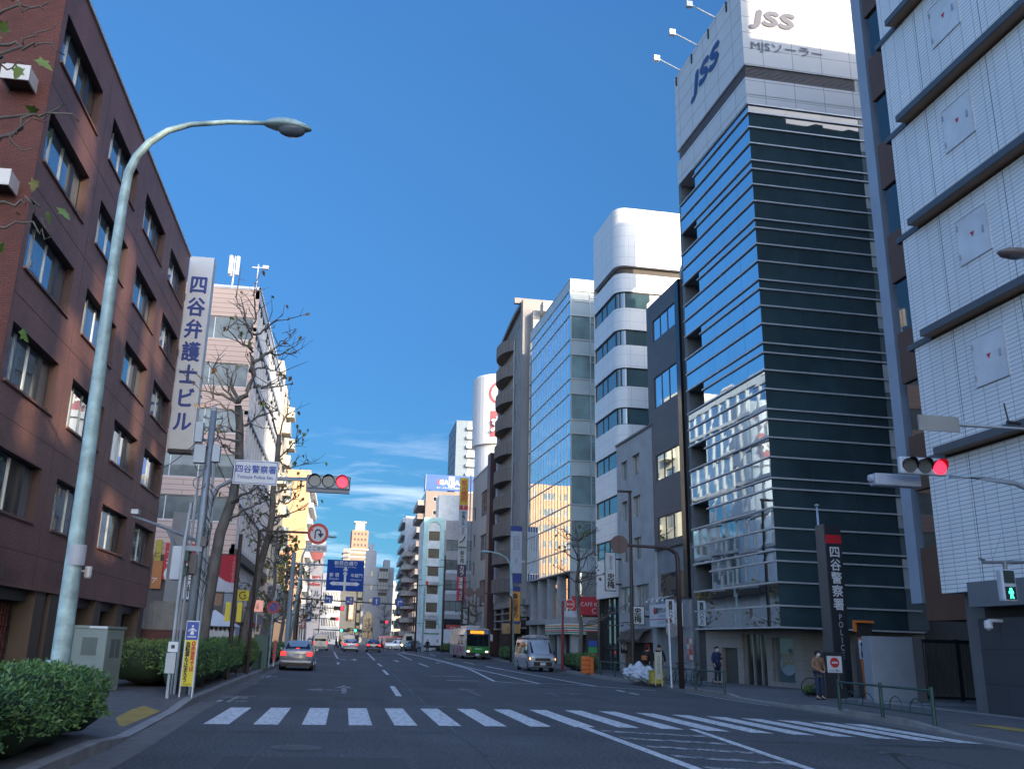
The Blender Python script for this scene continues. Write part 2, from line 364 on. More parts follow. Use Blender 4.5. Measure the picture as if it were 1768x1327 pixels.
for a, b in zip(Y, Y[1:]):
    for x0, x1 in ((-1500, -60), (-60, 80), (80, 1500)): mb.face([(x0, a, gz(a) - .05), (x1, a, gz(a) - .05), (x1, b, gz(b) - .05), (x0, b, gz(b) - .05)])
tag(mb.build('ground', M('ground_earth', (.12, .115, .11), .9, amt=.2, scale=.2)), kind='structure')
mb = MB()
Y = list(range(-40, 300, 5)) + [300, 400]
for a, b in zip(Y, Y[1:]):
    X0, X1 = (-120, 120) if 120 <= a < 150 else (-8, 18)
    if X0 == -8: mb.face([(X0, a, gz(a)), (X1, a, gz(a)), (X1, b, gz(b)), (X0, b, gz(b))])
    else: mb.face([(X0, a, gz(a)), (X1, a, gz(a)), (X1, b, gz(b)), (X0, b, gz(b))])
tag(mb.build('road', asphalt), kind='structure')
def pavement(name, K, Hk, sgn, Ys, xout):
    mb, kb = MB(), MB()
    for a, b in zip(Ys, Ys[1:]):
        row = []
        for y in (a, b):
            k = interp(K, y); h = interp(Hk, y); g = gz(y)
            row.append([(k, y, g - .04), (k, y, g + h), (k + sgn * .2, y, g + h + .002), (k + sgn * 1.1, y, g + .15), (xout, y, g + .15)])
        A, B = row
        for i in range(4):
            q = [A[i], A[i + 1], B[i + 1], B[i]]
            if sgn > 0: q = q[::-1]
            (kb if i < 2 else mb).face(q)
    for y, fl in ((Ys[0], 1), (Ys[-1], 1)):
        k = interp(K, y); g = gz(y); kb.face([(k, y, g - .04), (xout, y, g - .04), (xout, y, g + .15), (k, y, g + .15)])
    tag(mb.build(name, pave), kind='structure'); tag(kb.build('kerb', kerbm), kind='structure')
pavement('pavement_left', KL, HL, -1, ys, -62); pavement('pavement_right', KR, HR, 1, ys, 82)
pavement('pavement_left_far', KL, HL, -1, ys2, -62); pavement('pavement_right_far', KR, HR, 1, ys2, 82)
# gutter strip of concrete along the left kerb
mb = MB()
for a, b in zip(ys, ys[1:]):
    ka, kb_ = interp(KL, a), interp(KL, b)
    mb.face([(ka - .02, a, gz(a) + .004), (ka + .5, a, gz(a) + .004), (kb_ + .5, b, gz(b) + .004), (kb_ - .02, b, gz(b) + .004)])
    ka, kb_ = interp(KR, a), interp(KR, b)
    mb.face([(ka - .5, a, gz(a) + .004), (ka + .02, a, gz(a) + .004), (kb_ + .02, b, gz(b) + .004), (kb_ - .5, b, gz(b) + .004)])
tag(mb.build('gutter', M('gutter_concrete', (.125, .12, .115), .85, amt=.25, scale=2.5)), kind='structure')
def flat(name, polys, mat, dz=.006):
    mb = MB()
    for p in polys: mb.face([(x, y, gz(y) + dz) for x, y in p])
    return tag(mb.build(name, mat), kind='structure')
def line(pts, w):
    out = []
    for (x0, y0), (x1, y1) in zip(pts, pts[1:]):
        n = max(1, int(abs(y1 - y0) // 8)); 
        for i in range(n):
            a, b = i / n, (i + 1) / n
            p, q = Vector((x0 + (x1 - x0) * a, y0 + (y1 - y0) * a)), Vector((x0 + (x1 - x0) * b, y0 + (y1 - y0) * b))
            d = (q - p).normalized(); e = Vector((d.y, -d.x)) * w / 2
            out.append([tuple(p - e), tuple(p + e), tuple(q + e), tuple(q - e)])
    return out
polys = []
NE = [(-3, 18.0), (4.3, 19.2), (5.75, 19.42), (6.63, 19.33), (8.8, 18.8), (10.4, 18.4), (11.75, 17.84), (13, 17.3)]; FE = [(-3, 22.2), (2.9, 23.75), (4.8, 24.05), (6, 24.25), (7, 24.2), (9.2, 23.3), (10.7, 22.65), (13, 21.6)]
for x in [-2.46 + .885 * k for k in range(6)] + [2.9, 3.85, 4.8, 5.76, 6.66, 7.56, 8.4, 9.2, 9.97, 10.73, 11.48, 12.12]:
    polys.append([(x, interp(NE, x)), (x + .45, interp(NE, x + .45)), (x + .45, interp(FE, x + .45)), (x, interp(FE, x))])
flat('crosswalk', polys, paint)
lm = []
lm += line([(-.42, 77), (-.95, 103), (-1.0, 108)], .16) + line([(-.28, 61.5), (-.3, 66)], .16)
lm += line([(2.5, 75), (2.7, 108)], .16) + line([(2.48, 60), (2.42, 66)], .16) + line([(2.24, 46.5), (2.3, 53.5)], .16) + line([(1.74, 28.6), (1.85, 34.8)], .18)
lm += line([(5.72, 79), (6.2, 108)], .16) + line([(5.62, 62), (5.6, 70)], .16)
lm += line([(-4, 85.2), (9.2, 84.2)], .3)
lm += line([(4.35, 46.6), (6.0, 46.9)], .22) + line([(4.6, 41.6), (6.05, 42.0)], .22)
lm += [[(-4.0, 109.0), (9.4, 108.6), (9.4, 109.1), (-4.0, 109.5)]]
# curved double line to the splitter island and the painted island near the crossing
a = [tuple(G(*p)[:2]) for p in ((692, 1126), (735, 1134.5), (768, 1143), (800, 1151.5), (812, 1155), (830, 1164), (853, 1175.5))]
lm += line(a, .17)
b = [tuple(G(*p)[:2]) for p in ((694, 1125.5), (735, 1133.5), (770, 1142), (805, 1151), (860, 1163), (932, 1180))]
lm += line(b, .17)
lm += line([tuple(G(*p)[:2]) for p in ((853, 1175.5), (885, 1178.5), (932, 1180))], .15)
lm += line([tuple(G(*p)[:2]) for p in ((838, 1150), (900, 1161), (960, 1172), (1030, 1184.5), (1133, 1191.5))], .16)
lm += line([tuple(G(*p)[:2]) for p in ((932, 1178.5), (1000, 1182), (1035, 1185))], .14)
lm += line([tuple(G(*p)[:2]) for p in ((1065, 1190.8), (1079, 1194))], .16) + line([tuple(G(*p)[:2]) for p in ((1087, 1195.5), (1102, 1198.5))], .16)
lm += line([tuple(G(*p)[:2]) for p in ((800, 1142), (818, 1146))], .16) + line([tuple(G(*p)[:2]) for p in ((841, 1150), (868, 1155))], .16)
lm += line([tuple(G(*p)[:2]) for p in ((768, 1135), (782, 1138))], .16) + line([tuple(G(*p)[:2]) for p in ((742, 1129), (752, 1132))], .16)
lm += line([(4.98, 19.3), (4.95, 13.2), (4.9, 6)], .19) + line([(7.35, 19.4), (6.7, 13), (6.3, 8)], .16)
lm += line([tuple(G(*p)[:2]) for p in ((1185, 1195), (1262, 1208), (1330, 1218))], .07)
flat('lane_markings', lm, paint, .007)
hs = []
for k in range(7):
    y = 18.7 - k * 1.35
    xl = 5.15; xr = interp([(8, 6.2), (13, 6.6), (19.4, 7.25)], y - .4)
    hs.append([(xl, y), (xr, y - .75), (xr, y - 1.1), (xl, y - .35)])
for k in range(5):
    y = 60 - k * 3.2; hs.append([(8.3 - k * .2, y), (9.6, y - 1.3), (9.6, y - 1.6), (8.3 - k * .2, y - .3)])
flat('hatch_markings', hs, worn, .006)
def arrow(name, x, y, kind, mat, s=1.0):
    P = []
    R_ = lambda a, b, c, d: P.append([(x + a * s, y + b * s), (x + c * s, y + b * s), (x + c * s, y + d * s), (x + a * s, y + d * s)])
    if 's' in kind: R_(-.08, 0, .08, 3.2); P.append([(x - .35 * s, y + 3.2 * s), (x + .35 * s, y + 3.2 * s), (x, y + 5 * s)])
    if 'l' in kind: R_(-.7, 1.6, -.08, 1.9); P.append([(x - .7 * s, y + 1.0 * s), (x - .7 * s, y + 2.5 * s), (x - 1.3 * s, y + 1.75 * s)])
    if 'r' in kind: R_(.08, 1.6, .7, 1.9); P.append([(x + .7 * s, y + 2.5 * s), (x + .7 * s, y + 1.0 * s), (x + 1.3 * s, y + 1.75 * s)]); R_(-.08, 0, .08, 1.9) if 's' not in kind else None
    flat(name, P, mat, .0065)
for x, k in ((-2.3, 'ls'), (.9, 'ls'), (4.2, 's'), (7.3, 'r')): arrow('road_arrow', x, 72, k, paint)
arrow('road_arrow', .1, 29.3, 'ls', worn); arrow('road_arrow', 4.4, 30, 's', faint); arrow('road_arrow', 7.2, 31, 'r', faint)
arrow('road_arrow', -2.2, 32, 'l', faint)
# painted characters at the kerb
for (cx, cy, s) in ((-2.75, 24.0, 1.0), (-3.0, 47.0 - 8, .9)):
    P = []
    for a, b, c, d in ((-.38, 1.6, .38, 1.75), (-.3, 2.0, .3, 2.15), (-.45, 2.45, .45, 2.6), (-.06, 1.2, .06, 2.6), (-.3, .2, -.18, .9), (-.05, .1, .05, 1.0), (.15, .3, .4, .42), (.15, .6, .42, .72)):
        P.append([(cx + a * s, cy + b * s), (cx + c * s, cy + b * s), (cx + c * s, cy + d * s), (cx + a * s, cy + d * s)])
    flat('road_lettering', P, mk_worn('lettering_paint%d' % cx, (.2, .2, .2), (.55, .55, .55)), .0065)
def tactile(pts, name='tactile_paving'):
    mb = MB(); mb.face([(x, y, z) for x, y, z in pts]); tag(mb.build(name, yellowp), kind='structure')
tactile([(-4.1, 17.0, .112), (-3.58, 16.8, .05), (-3.62, 20.2, .05), (-4.1, 20.9, .10)])
tactile([(14.4, 20.6, .156), (14.2, 13.5, .156), (14.85, 13.3, .156), (15.0, 20.3, .156)])
tactile([(15.0, 15.2, .156), (14.85, 14.3, .156), (17.8, 13.6, .156), (17.9, 14.6, .156)])
mb = MB(); mb.face([(-2.9, 20.3, .009), (-2.6, 20.5, .009), (-2.75, 22, .009), (-3.2, 21.4, .009)])
# parking apron with white bars by the police building
P = [[(17.0 + .1 * k, 31.8 - k * .9), (21.0, 31.0 - k * .85), (21.0, 31.2 - k * .85), (17.0 + .1 * k, 32.05 - k * .9)] for k in range(4)]
mb = MB()
for p in P: mb.face([(x, y, .157) for x, y in p])
tag(mb.build('bay_markings', paint), kind='structure')
mb = MB(); mb.face([(13.9 + 3.6, 12, .154), (13.9 + 4.2, 12, .154), (13.9 + 4.2, 30, .154), (13.9 + 3.6, 30, .154)])
tag(mb.build('edging_strip', kerbm), kind='structure')
def manhole(x, y, r=.32):
    mb = MB(); n = 20
    for k in range(n):
        a, b = 2 * math.pi * k / n, 2 * math.pi * (k + 1) / n; mb.face([(x + r * math.cos(a), y + r * math.sin(a), gz(y) + .007), (x + r * math.cos(b), y + r * math.sin(b), gz(y) + .007), (x, y, gz(y) + .007)], 0)
        mb.face([(x + q * math.cos(g), y + q * math.sin(g), gz(y) + .0072) for q, g in ((r, a), (r + .06, a), (r + .06, b), (r, b))], 1)
    tag(mb.build('manhole_cover', [M('manhole_iron', (.05, .048, .045), .5, .4, amt=.4, scale=30, bump=.5, bscale=40), M('manhole_ring', (.13, .13, .13), .8)]), kind='structure')
manhole(-.6, 14.6); manhole(3.4, 31); manhole(6.6, 44); manhole(9.4, 15.4, .2)
flat('road_patch', [[(-1.5, 11.4), (.9, 11.5), (.95, 13.6), (-1.5, 13.5)], [(3.2, 35), (5.4, 35), (5.4, 40), (3.2, 40)], [(-.2, 26), (1.2, 26), (1.2, 27.4), (-.2, 27.4)]], M('asphalt_patch_dark', (.05, .05, .052), .8, amt=.35, scale=18, bump=.4), .0042)
# manhole and asphalt patch seams
mb = MB(); mb.face([(2.35 + .5 * math.cos(t * .3927), 24.3 + .5 * math.sin(t * .3927), .005) for t in range(16)])
for pts in ([(2.0, 2), (2.1, 12), (2.3, 30), (2.7, 60)], [(-1.0, 3), (-1.1, 14)], [(8.2, 25), (8.6, 42), (8.9, 60)], [(-3, 16.6), (3, 17.6), (12.6, 16.6)], [(6.2, 9), (9.4, 15.5)]):
    for (xa, ya), (xb, yb_) in zip(pts, pts[1:]):
        n = 10
        for k in range(n):
            w1 = .02 + .012 * math.sin(k * 2.3 + xa); q = lambda f: (xa + (xb - xa) * f + .03 * math.sin(f * 17 + ya), ya + (yb_ - ya) * f)
            a0, a1 = q(k / n), q((k + 1) / n); e = Vector((a1[1] - a0[1], a0[0] - a1[0])).normalized() * w1
            mb.face([(a0[0] - e.x, a0[1] - e.y, gz(a0[1]) + .0045), (a0[0] + e.x, a0[1] + e.y, gz(a0[1]) + .0045), (a1[0] + e.x, a1[1] + e.y, gz(a1[1]) + .0045), (a1[0] - e.x, a1[1] - e.y, gz(a1[1]) + .0045)])
tag(mb.build('patch_seams', M('tar_seam', (.025, .025, .025), .5)), kind='structure')
flat('road_patch', [[(9.5, 6), (12.3, 6), (12.4, 16.0), (9.6, 16.5)]], M('asphalt_patch', (.072, .071, .072), .85, amt=.2, scale=6, bump=.4), .004)
# ================================================================ buildings, left side
brick = MBRICK('brick_tile', (.25, .115, .09), (.20, .095, .076), (.14, .078, .068), .24, .078, .010, .55, amt=.26, scale=.45)
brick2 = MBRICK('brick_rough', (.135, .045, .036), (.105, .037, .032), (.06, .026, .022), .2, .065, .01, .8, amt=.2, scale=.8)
t = left_thing('brick_building', 'dark red brick tile office building with long dark window bays at the left kerb', 'building', 22.95)
Wd = 20.75; holes = []
for i, s in enumerate((.35, 5.74, 11.18, 16.52)):
    for z in (17.02, 13.9, 10.75, 7.68, 4.5): holes.append((s, s + (3.92 if i < 3 else 3.8), z, z + 1.54))
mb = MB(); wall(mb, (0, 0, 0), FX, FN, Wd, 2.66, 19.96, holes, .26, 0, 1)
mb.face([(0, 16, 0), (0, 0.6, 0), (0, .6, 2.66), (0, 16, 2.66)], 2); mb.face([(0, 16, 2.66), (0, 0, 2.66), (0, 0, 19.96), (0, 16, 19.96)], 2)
mb.face([(Wd, 0, 2.66), (Wd, 16, 2.66), (Wd, 16, 19.96), (Wd, 0, 19.96)], 0); mb.face([(0, 0, 19.96), (Wd, 0, 19.96), (Wd, 16, 19.96), (0, 16, 19.96)], 1)
mb.face([(0, 16, 2.66), (Wd, 16, 2.66), (Wd, 0, 2.66), (0, 0, 2.66)], 1)
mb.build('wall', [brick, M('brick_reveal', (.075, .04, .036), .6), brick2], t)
mb = MB()
for z in (16.12, 13.0, 9.94, 6.8, 3.62): mb.box(-.004, Wd + .004, -.004, .02, z - .012, z + .012)
for s in (.03, 5.0, 10.45, 15.9): mb.box(s - .01, s + .01, -.003, .02, 2.66, 19.9)
mb.build('joint', M('joint_dark', (.11, .06, .05), .8), t)
mb = MB(); mb.box(-.06, Wd + .06, -.06, .3, 19.96, 20.06); mb.build('coping', M('coping', (.5, .45, .4), .5), t)
def brick_windows():
    for i, (a, b, c, d) in enumerate(holes):
        w, h = b - a, d - c; gm = g_pane
        mb = MB(); xs = [0, .25, .52, .72, .8, 1]
        for k in range(5):
            if k == 3: mb.box(xs[k] * w, xs[k + 1] * w, -.02, .10, 0, h, 0); continue
            mb.box(xs[k] * w, xs[k] * w + .035, -.01, .05, 0, h, 1)
        mb.box(0, w, -.01, .05, 0, .05, 1); mb.box(0, w, -.01, .05, h - .05, h, 0)
        mb.box(0, w, -.3, -.22, -.07, -.005, 2)
        o = place(mb.mesh('window', [dkfr, alu, brick]), 'window', t, (a, .24, c))
        for k in (0, 1, 2, 4):
            mb = MB(); q = [rnd.uniform(-.006, .006) for _ in range(2)]
            mb.face([(xs[k] * w, .03 + q[0], 0), (xs[k + 1] * w, .03 - q[0], 0), (xs[k + 1] * w, .03 - q[0] + q[1], h), (xs[k] * w, .03 + q[0] + q[1], h)])
            p = mb.build('pane', gm if rnd.random() > .1 else MGLASS('glass_blind', (.09, .09, .085), ior=1.6), o)
brick_windows()
mb = MB()                                                   # ground floor set back under the soffit
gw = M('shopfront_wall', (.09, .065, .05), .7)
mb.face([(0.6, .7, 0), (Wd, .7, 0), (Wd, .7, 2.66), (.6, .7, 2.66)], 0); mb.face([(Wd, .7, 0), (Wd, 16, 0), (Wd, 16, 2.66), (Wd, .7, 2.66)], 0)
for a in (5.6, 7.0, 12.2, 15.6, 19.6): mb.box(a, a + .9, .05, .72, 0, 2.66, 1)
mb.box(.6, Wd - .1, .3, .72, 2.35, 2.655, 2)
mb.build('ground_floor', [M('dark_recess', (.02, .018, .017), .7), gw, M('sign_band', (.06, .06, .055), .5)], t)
for a in (.8, 2.6, 4.0):
    mb = MB(); mb.face([(a, .66, .1), (a + 1.45, .66, .1), (a + 1.45, .66, 2.3), (a, .66, 2.3)], 1)
    for k in range(7): mb.box(a + k * .24 - .012, a + k * .24 + .012, .6, .65, .1, 2.3, 2 if k % 6 else 0)
    for k in range(8): mb.box(a, a + 1.45, .59, .64, .1 + k * .31, .125 + k * .31, 2)
    mb.build('lattice_window', [dkfr, g_win, M('lattice_red', (.12, .03, .03), .5)], t)
for a, wd in ((13.3, 2.1), (16.7, 2.6)):
    mb = MB(); mb.face([(a, .6, .2), (a + wd, .6, .2), (a + wd, .6, 2.3), (a, .6, 2.3)], 1); mb.box(a, a + wd, .55, .62, .15, .22); mb.box(a + wd / 2 - .03, a + wd / 2 + .03, .55, .62, .2, 2.3)
    mb.build('shop_window', [dkfr, g_win], t)
text(t, '四谷弁護士ビル', M('letter_bronze', (.16, .11, .09), .4, .5), (2.4, -.03, 2.98), h=.30, bold=.02)
for z in (15.7, 12.6):                                       # boxed lamps on the end wall
    mb = MB(); mb.box(-.62, -.02, .35, 1.05, z, z + .34, 0); mb.box(-.64, -.60, .33, 1.07, z - .05, z + .40, 1); mb.box(-.62, .0, .33, .37, z - .05, z + .36, 1); mb.box(-.62, 0, 1.03, 1.07, z - .05, z + .36, 1)
    mb.build('vent_hood', [black, M('hood_white', (.6, .58, .55), .4)], t)
mb = MB(); mb.lathe([(.09, -.25), (.12, -.22), (.12, .1), (.1, .14)], (9.6, -.25, 3.55), 12); mb.box(9.57, 9.63, -.2, .0, 3.5, 3.55)
mb.build('wall_lamp', M('lamp_white', (.6, .6, .6), .4), t)
mb = MB(); mb.box(7.6, 7.9, -.2, -.02, 5.15, 5.4); mb.box(7.7, 7.76, -.06, 0, 5.0, 5.2); mb.build('flood_lamp', M('lamp_grey', (.4, .42, .42), .4), t)

# vertical sign tower of the law office
t = thing('pylon_sign', 'tall white slab sign with blue vertical lettering at the far corner of the brick building', 'sign', (-9.13, 44.4, 0), 0)
mb = MB(); mb.box(0, 1.22, 0, .75, 10.2, 20.3); mb.build('sign_panel', M('sign_white', (.56, .57, .57), .5, amt=.06), t, bevel=.03)
mb = MB(); mb.box(.04, 1.18, .04, .7, 10.05, 10.2); [mb.box(-.6, 0, .3, .5, z, z + .35) for z in (12, 15, 18)]; mb.build('bracket', dkfr, t)
vtext(t, '四谷弁護士ビル', M('letter_blue', (.012, .04, .22), .5), (.6, -.012, 15.15), h=8.0, w=.86, bold=.03, spacing=1.12)

# beige office block with a white street side
bei = MBRICK('beige_siding', (.56, .41, .335), (.54, .39, .32), (.28, .2, .17), 60, .42, .03, .7, amt=.06, scale=.2, bump=.2)
t = left_thing('beige_office', 'beige clad office block with ribbon windows behind the bare plane trees', 'building', 73.5)
D_ = 15; W_ = 30; ns = []
for z in (25.3 - 0, 21.2, 17.3, 13.6, 10.15): ns.append((2.0, D_ - .4, z, z + 1.95))   # local left face: s runs from back (0) to the street (15)
ns = [(.5, D_ - .35, z, z + 2.0) for z in (25.3, 21.2, 17.3, 13.55, 10.12)]
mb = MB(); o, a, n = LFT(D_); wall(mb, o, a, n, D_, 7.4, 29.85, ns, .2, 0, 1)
mb.face([(0, D_, 0), (0, .4, 0), (0, .4, 7.4), (0, D_, 7.4)], 2)
mb.face([(W_, 0, 0), (W_, D_, 0), (W_, D_, 29.8), (W_, 0, 29.8)], 0); mb.face([(0, 0, 29.85), (W_, 0, 29.85), (W_, D_, 29.85), (0, D_, 29.85)], 0); mb.face([(0, .4, 0), (W_, .4, 0), (W_, .4, 29.8), (0, .4, 29.8)], 3)
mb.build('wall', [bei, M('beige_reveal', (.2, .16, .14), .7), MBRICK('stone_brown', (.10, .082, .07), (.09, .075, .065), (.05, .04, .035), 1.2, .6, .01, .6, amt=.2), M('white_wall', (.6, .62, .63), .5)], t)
windows(t, o, a, n, ns, cols=(.14, .2, .42, .45, .62, .78), inset=.12, fw=.07, gm=g_cur, fm=whfr)
mb = MB(); mb.box(-.05, W_, -.06, .1, 29.85, 30.1); mb.face([(-.05, -.05, 29.86), (-.05, D_, 29.86), (-.05, D_, 30.08), (-.05, -.05, 30.08)]); mb.build('coping', whfr, t)
mb = MB()                                                   # street side: white ribs and sky-coloured glass
for k in range(15): mb.box(k * 2.1 + .02, k * 2.1 + .2, .06, .38, 8.1, 29.0, 0)
for z in (8.1, 11.7, 15.3, 18.9, 22.5, 26.1): mb.box(0, W_, .0, .3, z, z + .35, 1)
mb.box(0, W_, .02, .35, 29.0, 29.8, 1); mb.box(0, W_, -.1, .4, 7.4, 8.1, 2)
mb.build('curtain_frame', [M('rib_white', (.42, .44, .48), .4), M('rib_grey', (.42, .44, .47), .4), M('soffit_dark', (.05, .045, .04), .6)], t)
gm = MGLASS('glass_sky', (.62, .68, .74), wav=.002, metal=.9, amt=.1)
for k in range(6):
    for j in range(3):
        mb = MB(); z = 8.3 + 3.6 * k; mb.face([(j * 10 + .05, .2, z), (j * 10 + 9.95, .2, z), (j * 10 + 9.95, .2, z + 3.3), (j * 10 + .05, .2, z + 3.3)]); mb.build('window_band', gm, t)
mb = MB(); mb.box(.05, .3, D_ - 5.5, D_ - .5, 4.4, 5.2); 
mb = MB()
for x0, w_, z0 in ((1.2, .9, 30.1), (2.3, .2, 30.1)): pass
mb.tube([(1.5, 2.6, 29.9), (1.5, 2.6, 33.4)], .06); mb.tube([(1.3, 2.3, 31.6), (1.3, 2.3, 33.3)], .16, 8); mb.tube([(1.7, 2.9, 31.6), (1.7, 2.9, 33.3)], .16, 8); mb.tube([(1.2, 2.9, 31.6), (1.2, 2.9, 33.3)], .16, 8)
mb.tube([(1.0, 2.6, 29.9), (1.5, 2.6, 31.5), (2.0, 2.6, 29.9)], .05); mb.build('antenna', whfr, t)
mb = MB(); mb.tube([(1, .5, 29.9), (1, .5, 32.6)], .05); mb.tube([(1, .1, 32.3), (1, 1.0, 32.3)], .05); mb.box(.85, 1.15, -.4, .1, 32.2, 32.5); mb.build('roof_camera', whfr, t)
# shop signs on the beige block's side
sg = thing('wall_sign', 'red and white poster board high on the brown ground floor of the beige block', 'sign', (-14.2, 73.3, 0))
mb = MB(); mb.box(0, 2.2, 0, .12, 5.6, 8.4); mb.build('board', M('sign_red', (.5, .03, .03), .5), sg); text(sg, 'ード&ド', whfr, (1.0, -.02, 7.7), w=1.7); text(sg, '待ち', whfr, (1.0, -.02, 6.9), w=1.6, bold=.03); text(sg, '(の)', whfr, (1.0, -.02, 6.05), w=1.7, bold=.04)
sg = thing('wall_sign', 'narrow yellow over orange board beside the red poster on the beige block', 'sign', (-15.0, 73.3, 0))
mb = MB(); mb.box(0, .5, 0, .12, 7.0, 8.6, 0); mb.box(0, .75, 0, .12, 4.9, 6.995, 1); mb.build('board', [M('sign_yellow', (.38, .29, .04), .6), M('sign_orange', (.42, .15, .04), .6)], sg); text(sg, 'ヒ', black, (.25, -.02, 7.5), h=.45); text(sg, 'ア', whfr, (.25, -.02, 5.5), h=.4)
sg = thing('wall_sign', 'white vertical board with two black characters behind the utility pole', 'sign', (-12.5, 73.2, 0))
mb = MB(); mb.box(0, 1.3, 0, .15, 4.2, 6.4); mb.build('board', whfr, sg); vtext(sg, '学校', black, (.65, -.02, 5.3), h=1.9)

# low things in the yard between the brick building and the beige block
t = thing('garden_wall', 'dark red tiled boundary wall beside the grey stone pillar', 'wall', (-11.5, 45.5, .15)); mb = MB(); mb.box(0, 4.3, 0, .3, 0, 1.55); mb.build('wall', M('red_tile', (.10, .03, .03), .5), t, bevel=.02); mb = MB(); mb.box(-.03, 4.33, -.03, .33, 1.55, 1.62); mb.build('coping', M('red_tile2', (.085, .03, .03), .5), t)
stone = M('grey_stone', (.27, .27, .26), .8, amt=.15, scale=3, bump=.3)
t = thing('stone_pillar', 'square grey stone pillar carrying a tall grey post behind the red wall', 'pillar', (-9.75, 48.0, .15)); mb = MB(); mb.box(0, 2.0, 0, 1.0, 0, 3.0); [mb.box(k * .2, k * .2 + .03, -.02, 0, 0, 3.0) for k in range(10)]; mb.build('pedestal', stone, t, bevel=.02)
mb = MB(); mb.box(.6, 1.35, .2, .8, 3.0, 7.5); mb.build('shaft', M('grey_paint', (.25, .28, .32), .5), t)
t = thing('marquee_tent', 'white canvas tent with scalloped eaves behind the left hedge', 'tent', (-8.2, 49.5, .15)); mb = MB(); tw = 2.6
mb.face([(0, 0, 0), (tw, 0, 0), (tw, 0, 1.9), (0, 0, 1.9)]); mb.face([(tw, 0, 0), (tw, tw, 0), (tw, tw, 1.9), (tw, 0, 1.9)]); mb.face([(0, tw, 0), (0, 0, 0), (0, 0, 1.9), (0, tw, 1.9)])
for a, b in (((0, 0), (tw, 0)), ((tw, 0), (tw, tw)), ((tw, tw), (0, tw)), ((0, tw), (0, 0))): mb.face([(a[0], a[1], 1.9), (b[0], b[1], 1.9), (tw / 2, tw / 2, 2.75)])
mb.build('canopy', M('canvas', (.55, .56, .57), .8, amt=.1, scale=2, bump=.3, bscale=6), t)
mb = MB()
for k in range(12):
    c = [(k * tw / 12, -.02, 1.9), ((k + 1) * tw / 12, -.02, 1.9), ((k + .8) * tw / 12, -.02, 1.72), ((k + .5) * tw / 12, -.02, 1.66), ((k + .2) * tw / 12, -.02, 1.72)]; mb.face(c[::-1]); mb.face(c)
mb.build('valance', M('canvas2', (.5, .51, .52), .8), t)

# ---- generic block for buildings farther off
def block(t, W, D, H, wm, F=(), R=(), Lf=(), cols=(.5,), gm=None, fm=None, z0=0, inset=.12, fw=.06, depth=.15, mats=None):
    mb = MB(); sk = []
    if F: wall(mb, (0, 0, 0), FX, FN, W, z0, H, F, depth); sk.append('f')
    if R: wall(mb, *RGT(W), D, z0, H, R, depth); sk.append('r')
    if Lf: wall(mb, *LFT(D), D, z0, H, Lf, depth); sk.append('l')
    shell(mb, W, D, z0, H, sk); mb.build('wall', wm, t)
    if F: windows(t, (0, 0, 0), FX, FN, F, cols, inset=inset, fw=fw, gm=gm, fm=fm)
    if R: windows(t, *RGT(W), R, cols, inset=inset, fw=fw, gm=gm, fm=fm)
    if Lf: windows(t, *LFT(D), Lf, cols, inset=inset, fw=fw, gm=gm, fm=fm)
    mb = MB(); mb.box(-.06, W + .06, -.06, .2, H, H + .25); mb.box(-.06, W + .06, D - .2, D + .06, H, H + .25); mb.box(-.06, .2, .2, D - .2, H, H + .25); mb.box(W - .2, W + .06, .2, D - .2, H, H + .25)
    mb.build('coping', wm, t)
cream = M('cream_render', (.62, .52, .36), .7, amt=.05, scale=.5)
greyr = M('grey_render', (.36, .36, .35), .7, amt=.08, scale=.5)
t = left_thing('cream_tower', 'pale cream apartment tower with rounded sunlit edge left of the orange block', 'building', 106.5, -9.0)
W_, D_ = 14.5, 12.0; pc = M('pale_cream', (.60, .54, .43), .7, amt=.06); hc = [(1.0 + 4.6 * i, 3.2 + 4.6 * i, 4.0 + 3.05 * j, 5.6 + 3.05 * j) for i in range(3) for j in range(9)]
mb = MB(); wall(mb, (0, 0, 0), FX, FN, W_, 3.4, 30.6, hc, .2); shell(mb, W_, D_, 3.4, 30.6, ('f',)); mb.box(.0, 4.2, .4, 6, 30.6, 33.6); mb.box(.3, W_, .3, D_, 0, 3.4, 1); mb.build('wall', [pc, M('base_grey', (.2, .2, .2), .7)], t)
windows(t, (0, 0, 0), FX, FN, hc, (.5,), fm=dkfr, gm=g_pane)
for i in range(3):
    for j in range(0, 9, 1):
        if (i + j) % 2 == 0: continue
        mb = MB(); x, z = .7 + 4.6 * i, 3.75 + 3.05 * j; mb.box(x, x + 2.9, -1.0, -.02, z - .25, z, 0); mb.box(x, x + 2.9, -1.0, -.92, z, z + 1.0, 1); mb.box(x, x + .1, -.92, -.02, z, z + 1.0, 0); mb.box(x + 2.8, x + 2.9, -.92, -.02, z, z + 1.0, 0); mb.build('balcony', [pc, M('balcony_glass', (.34, .40, .40), .2)], t)
mb = MB(); mb.loft([[(x, y, z) for x, y, z in ((a, .02, 30.6), (a, 2.4, 33.4), (a, 9, 33.4), (a, D_ - .1, 30.6))] for a in (4.25, W_ - .05)]); mb.build('roof', M('mansard_dark', (.06, .06, .065), .7), t)
mb = MB(); mb.box(7, 9.6, .4, 2.2, 30.65, 32.4); mb.build('dormer', pc, t)
t = left_thing('orange_building', 'orange apartment block with a bright white street side behind the turn sign', 'building', 172, -8.3)
oj = M('orange_render', (.62, .345, .17), .7, amt=.05, scale=.5)
Fh = grid(.5, 21, 6, 3.5, 3.1, 9, 2.0, 1.5); Lh = [(4.0, 6.3, 4 + 3.1 * j, 5.4 + 3.1 * j) for j in range(9)] + [(.6, 2.2, 4 + 3.1 * j, 5.4 + 3.1 * j) for j in range(9)]
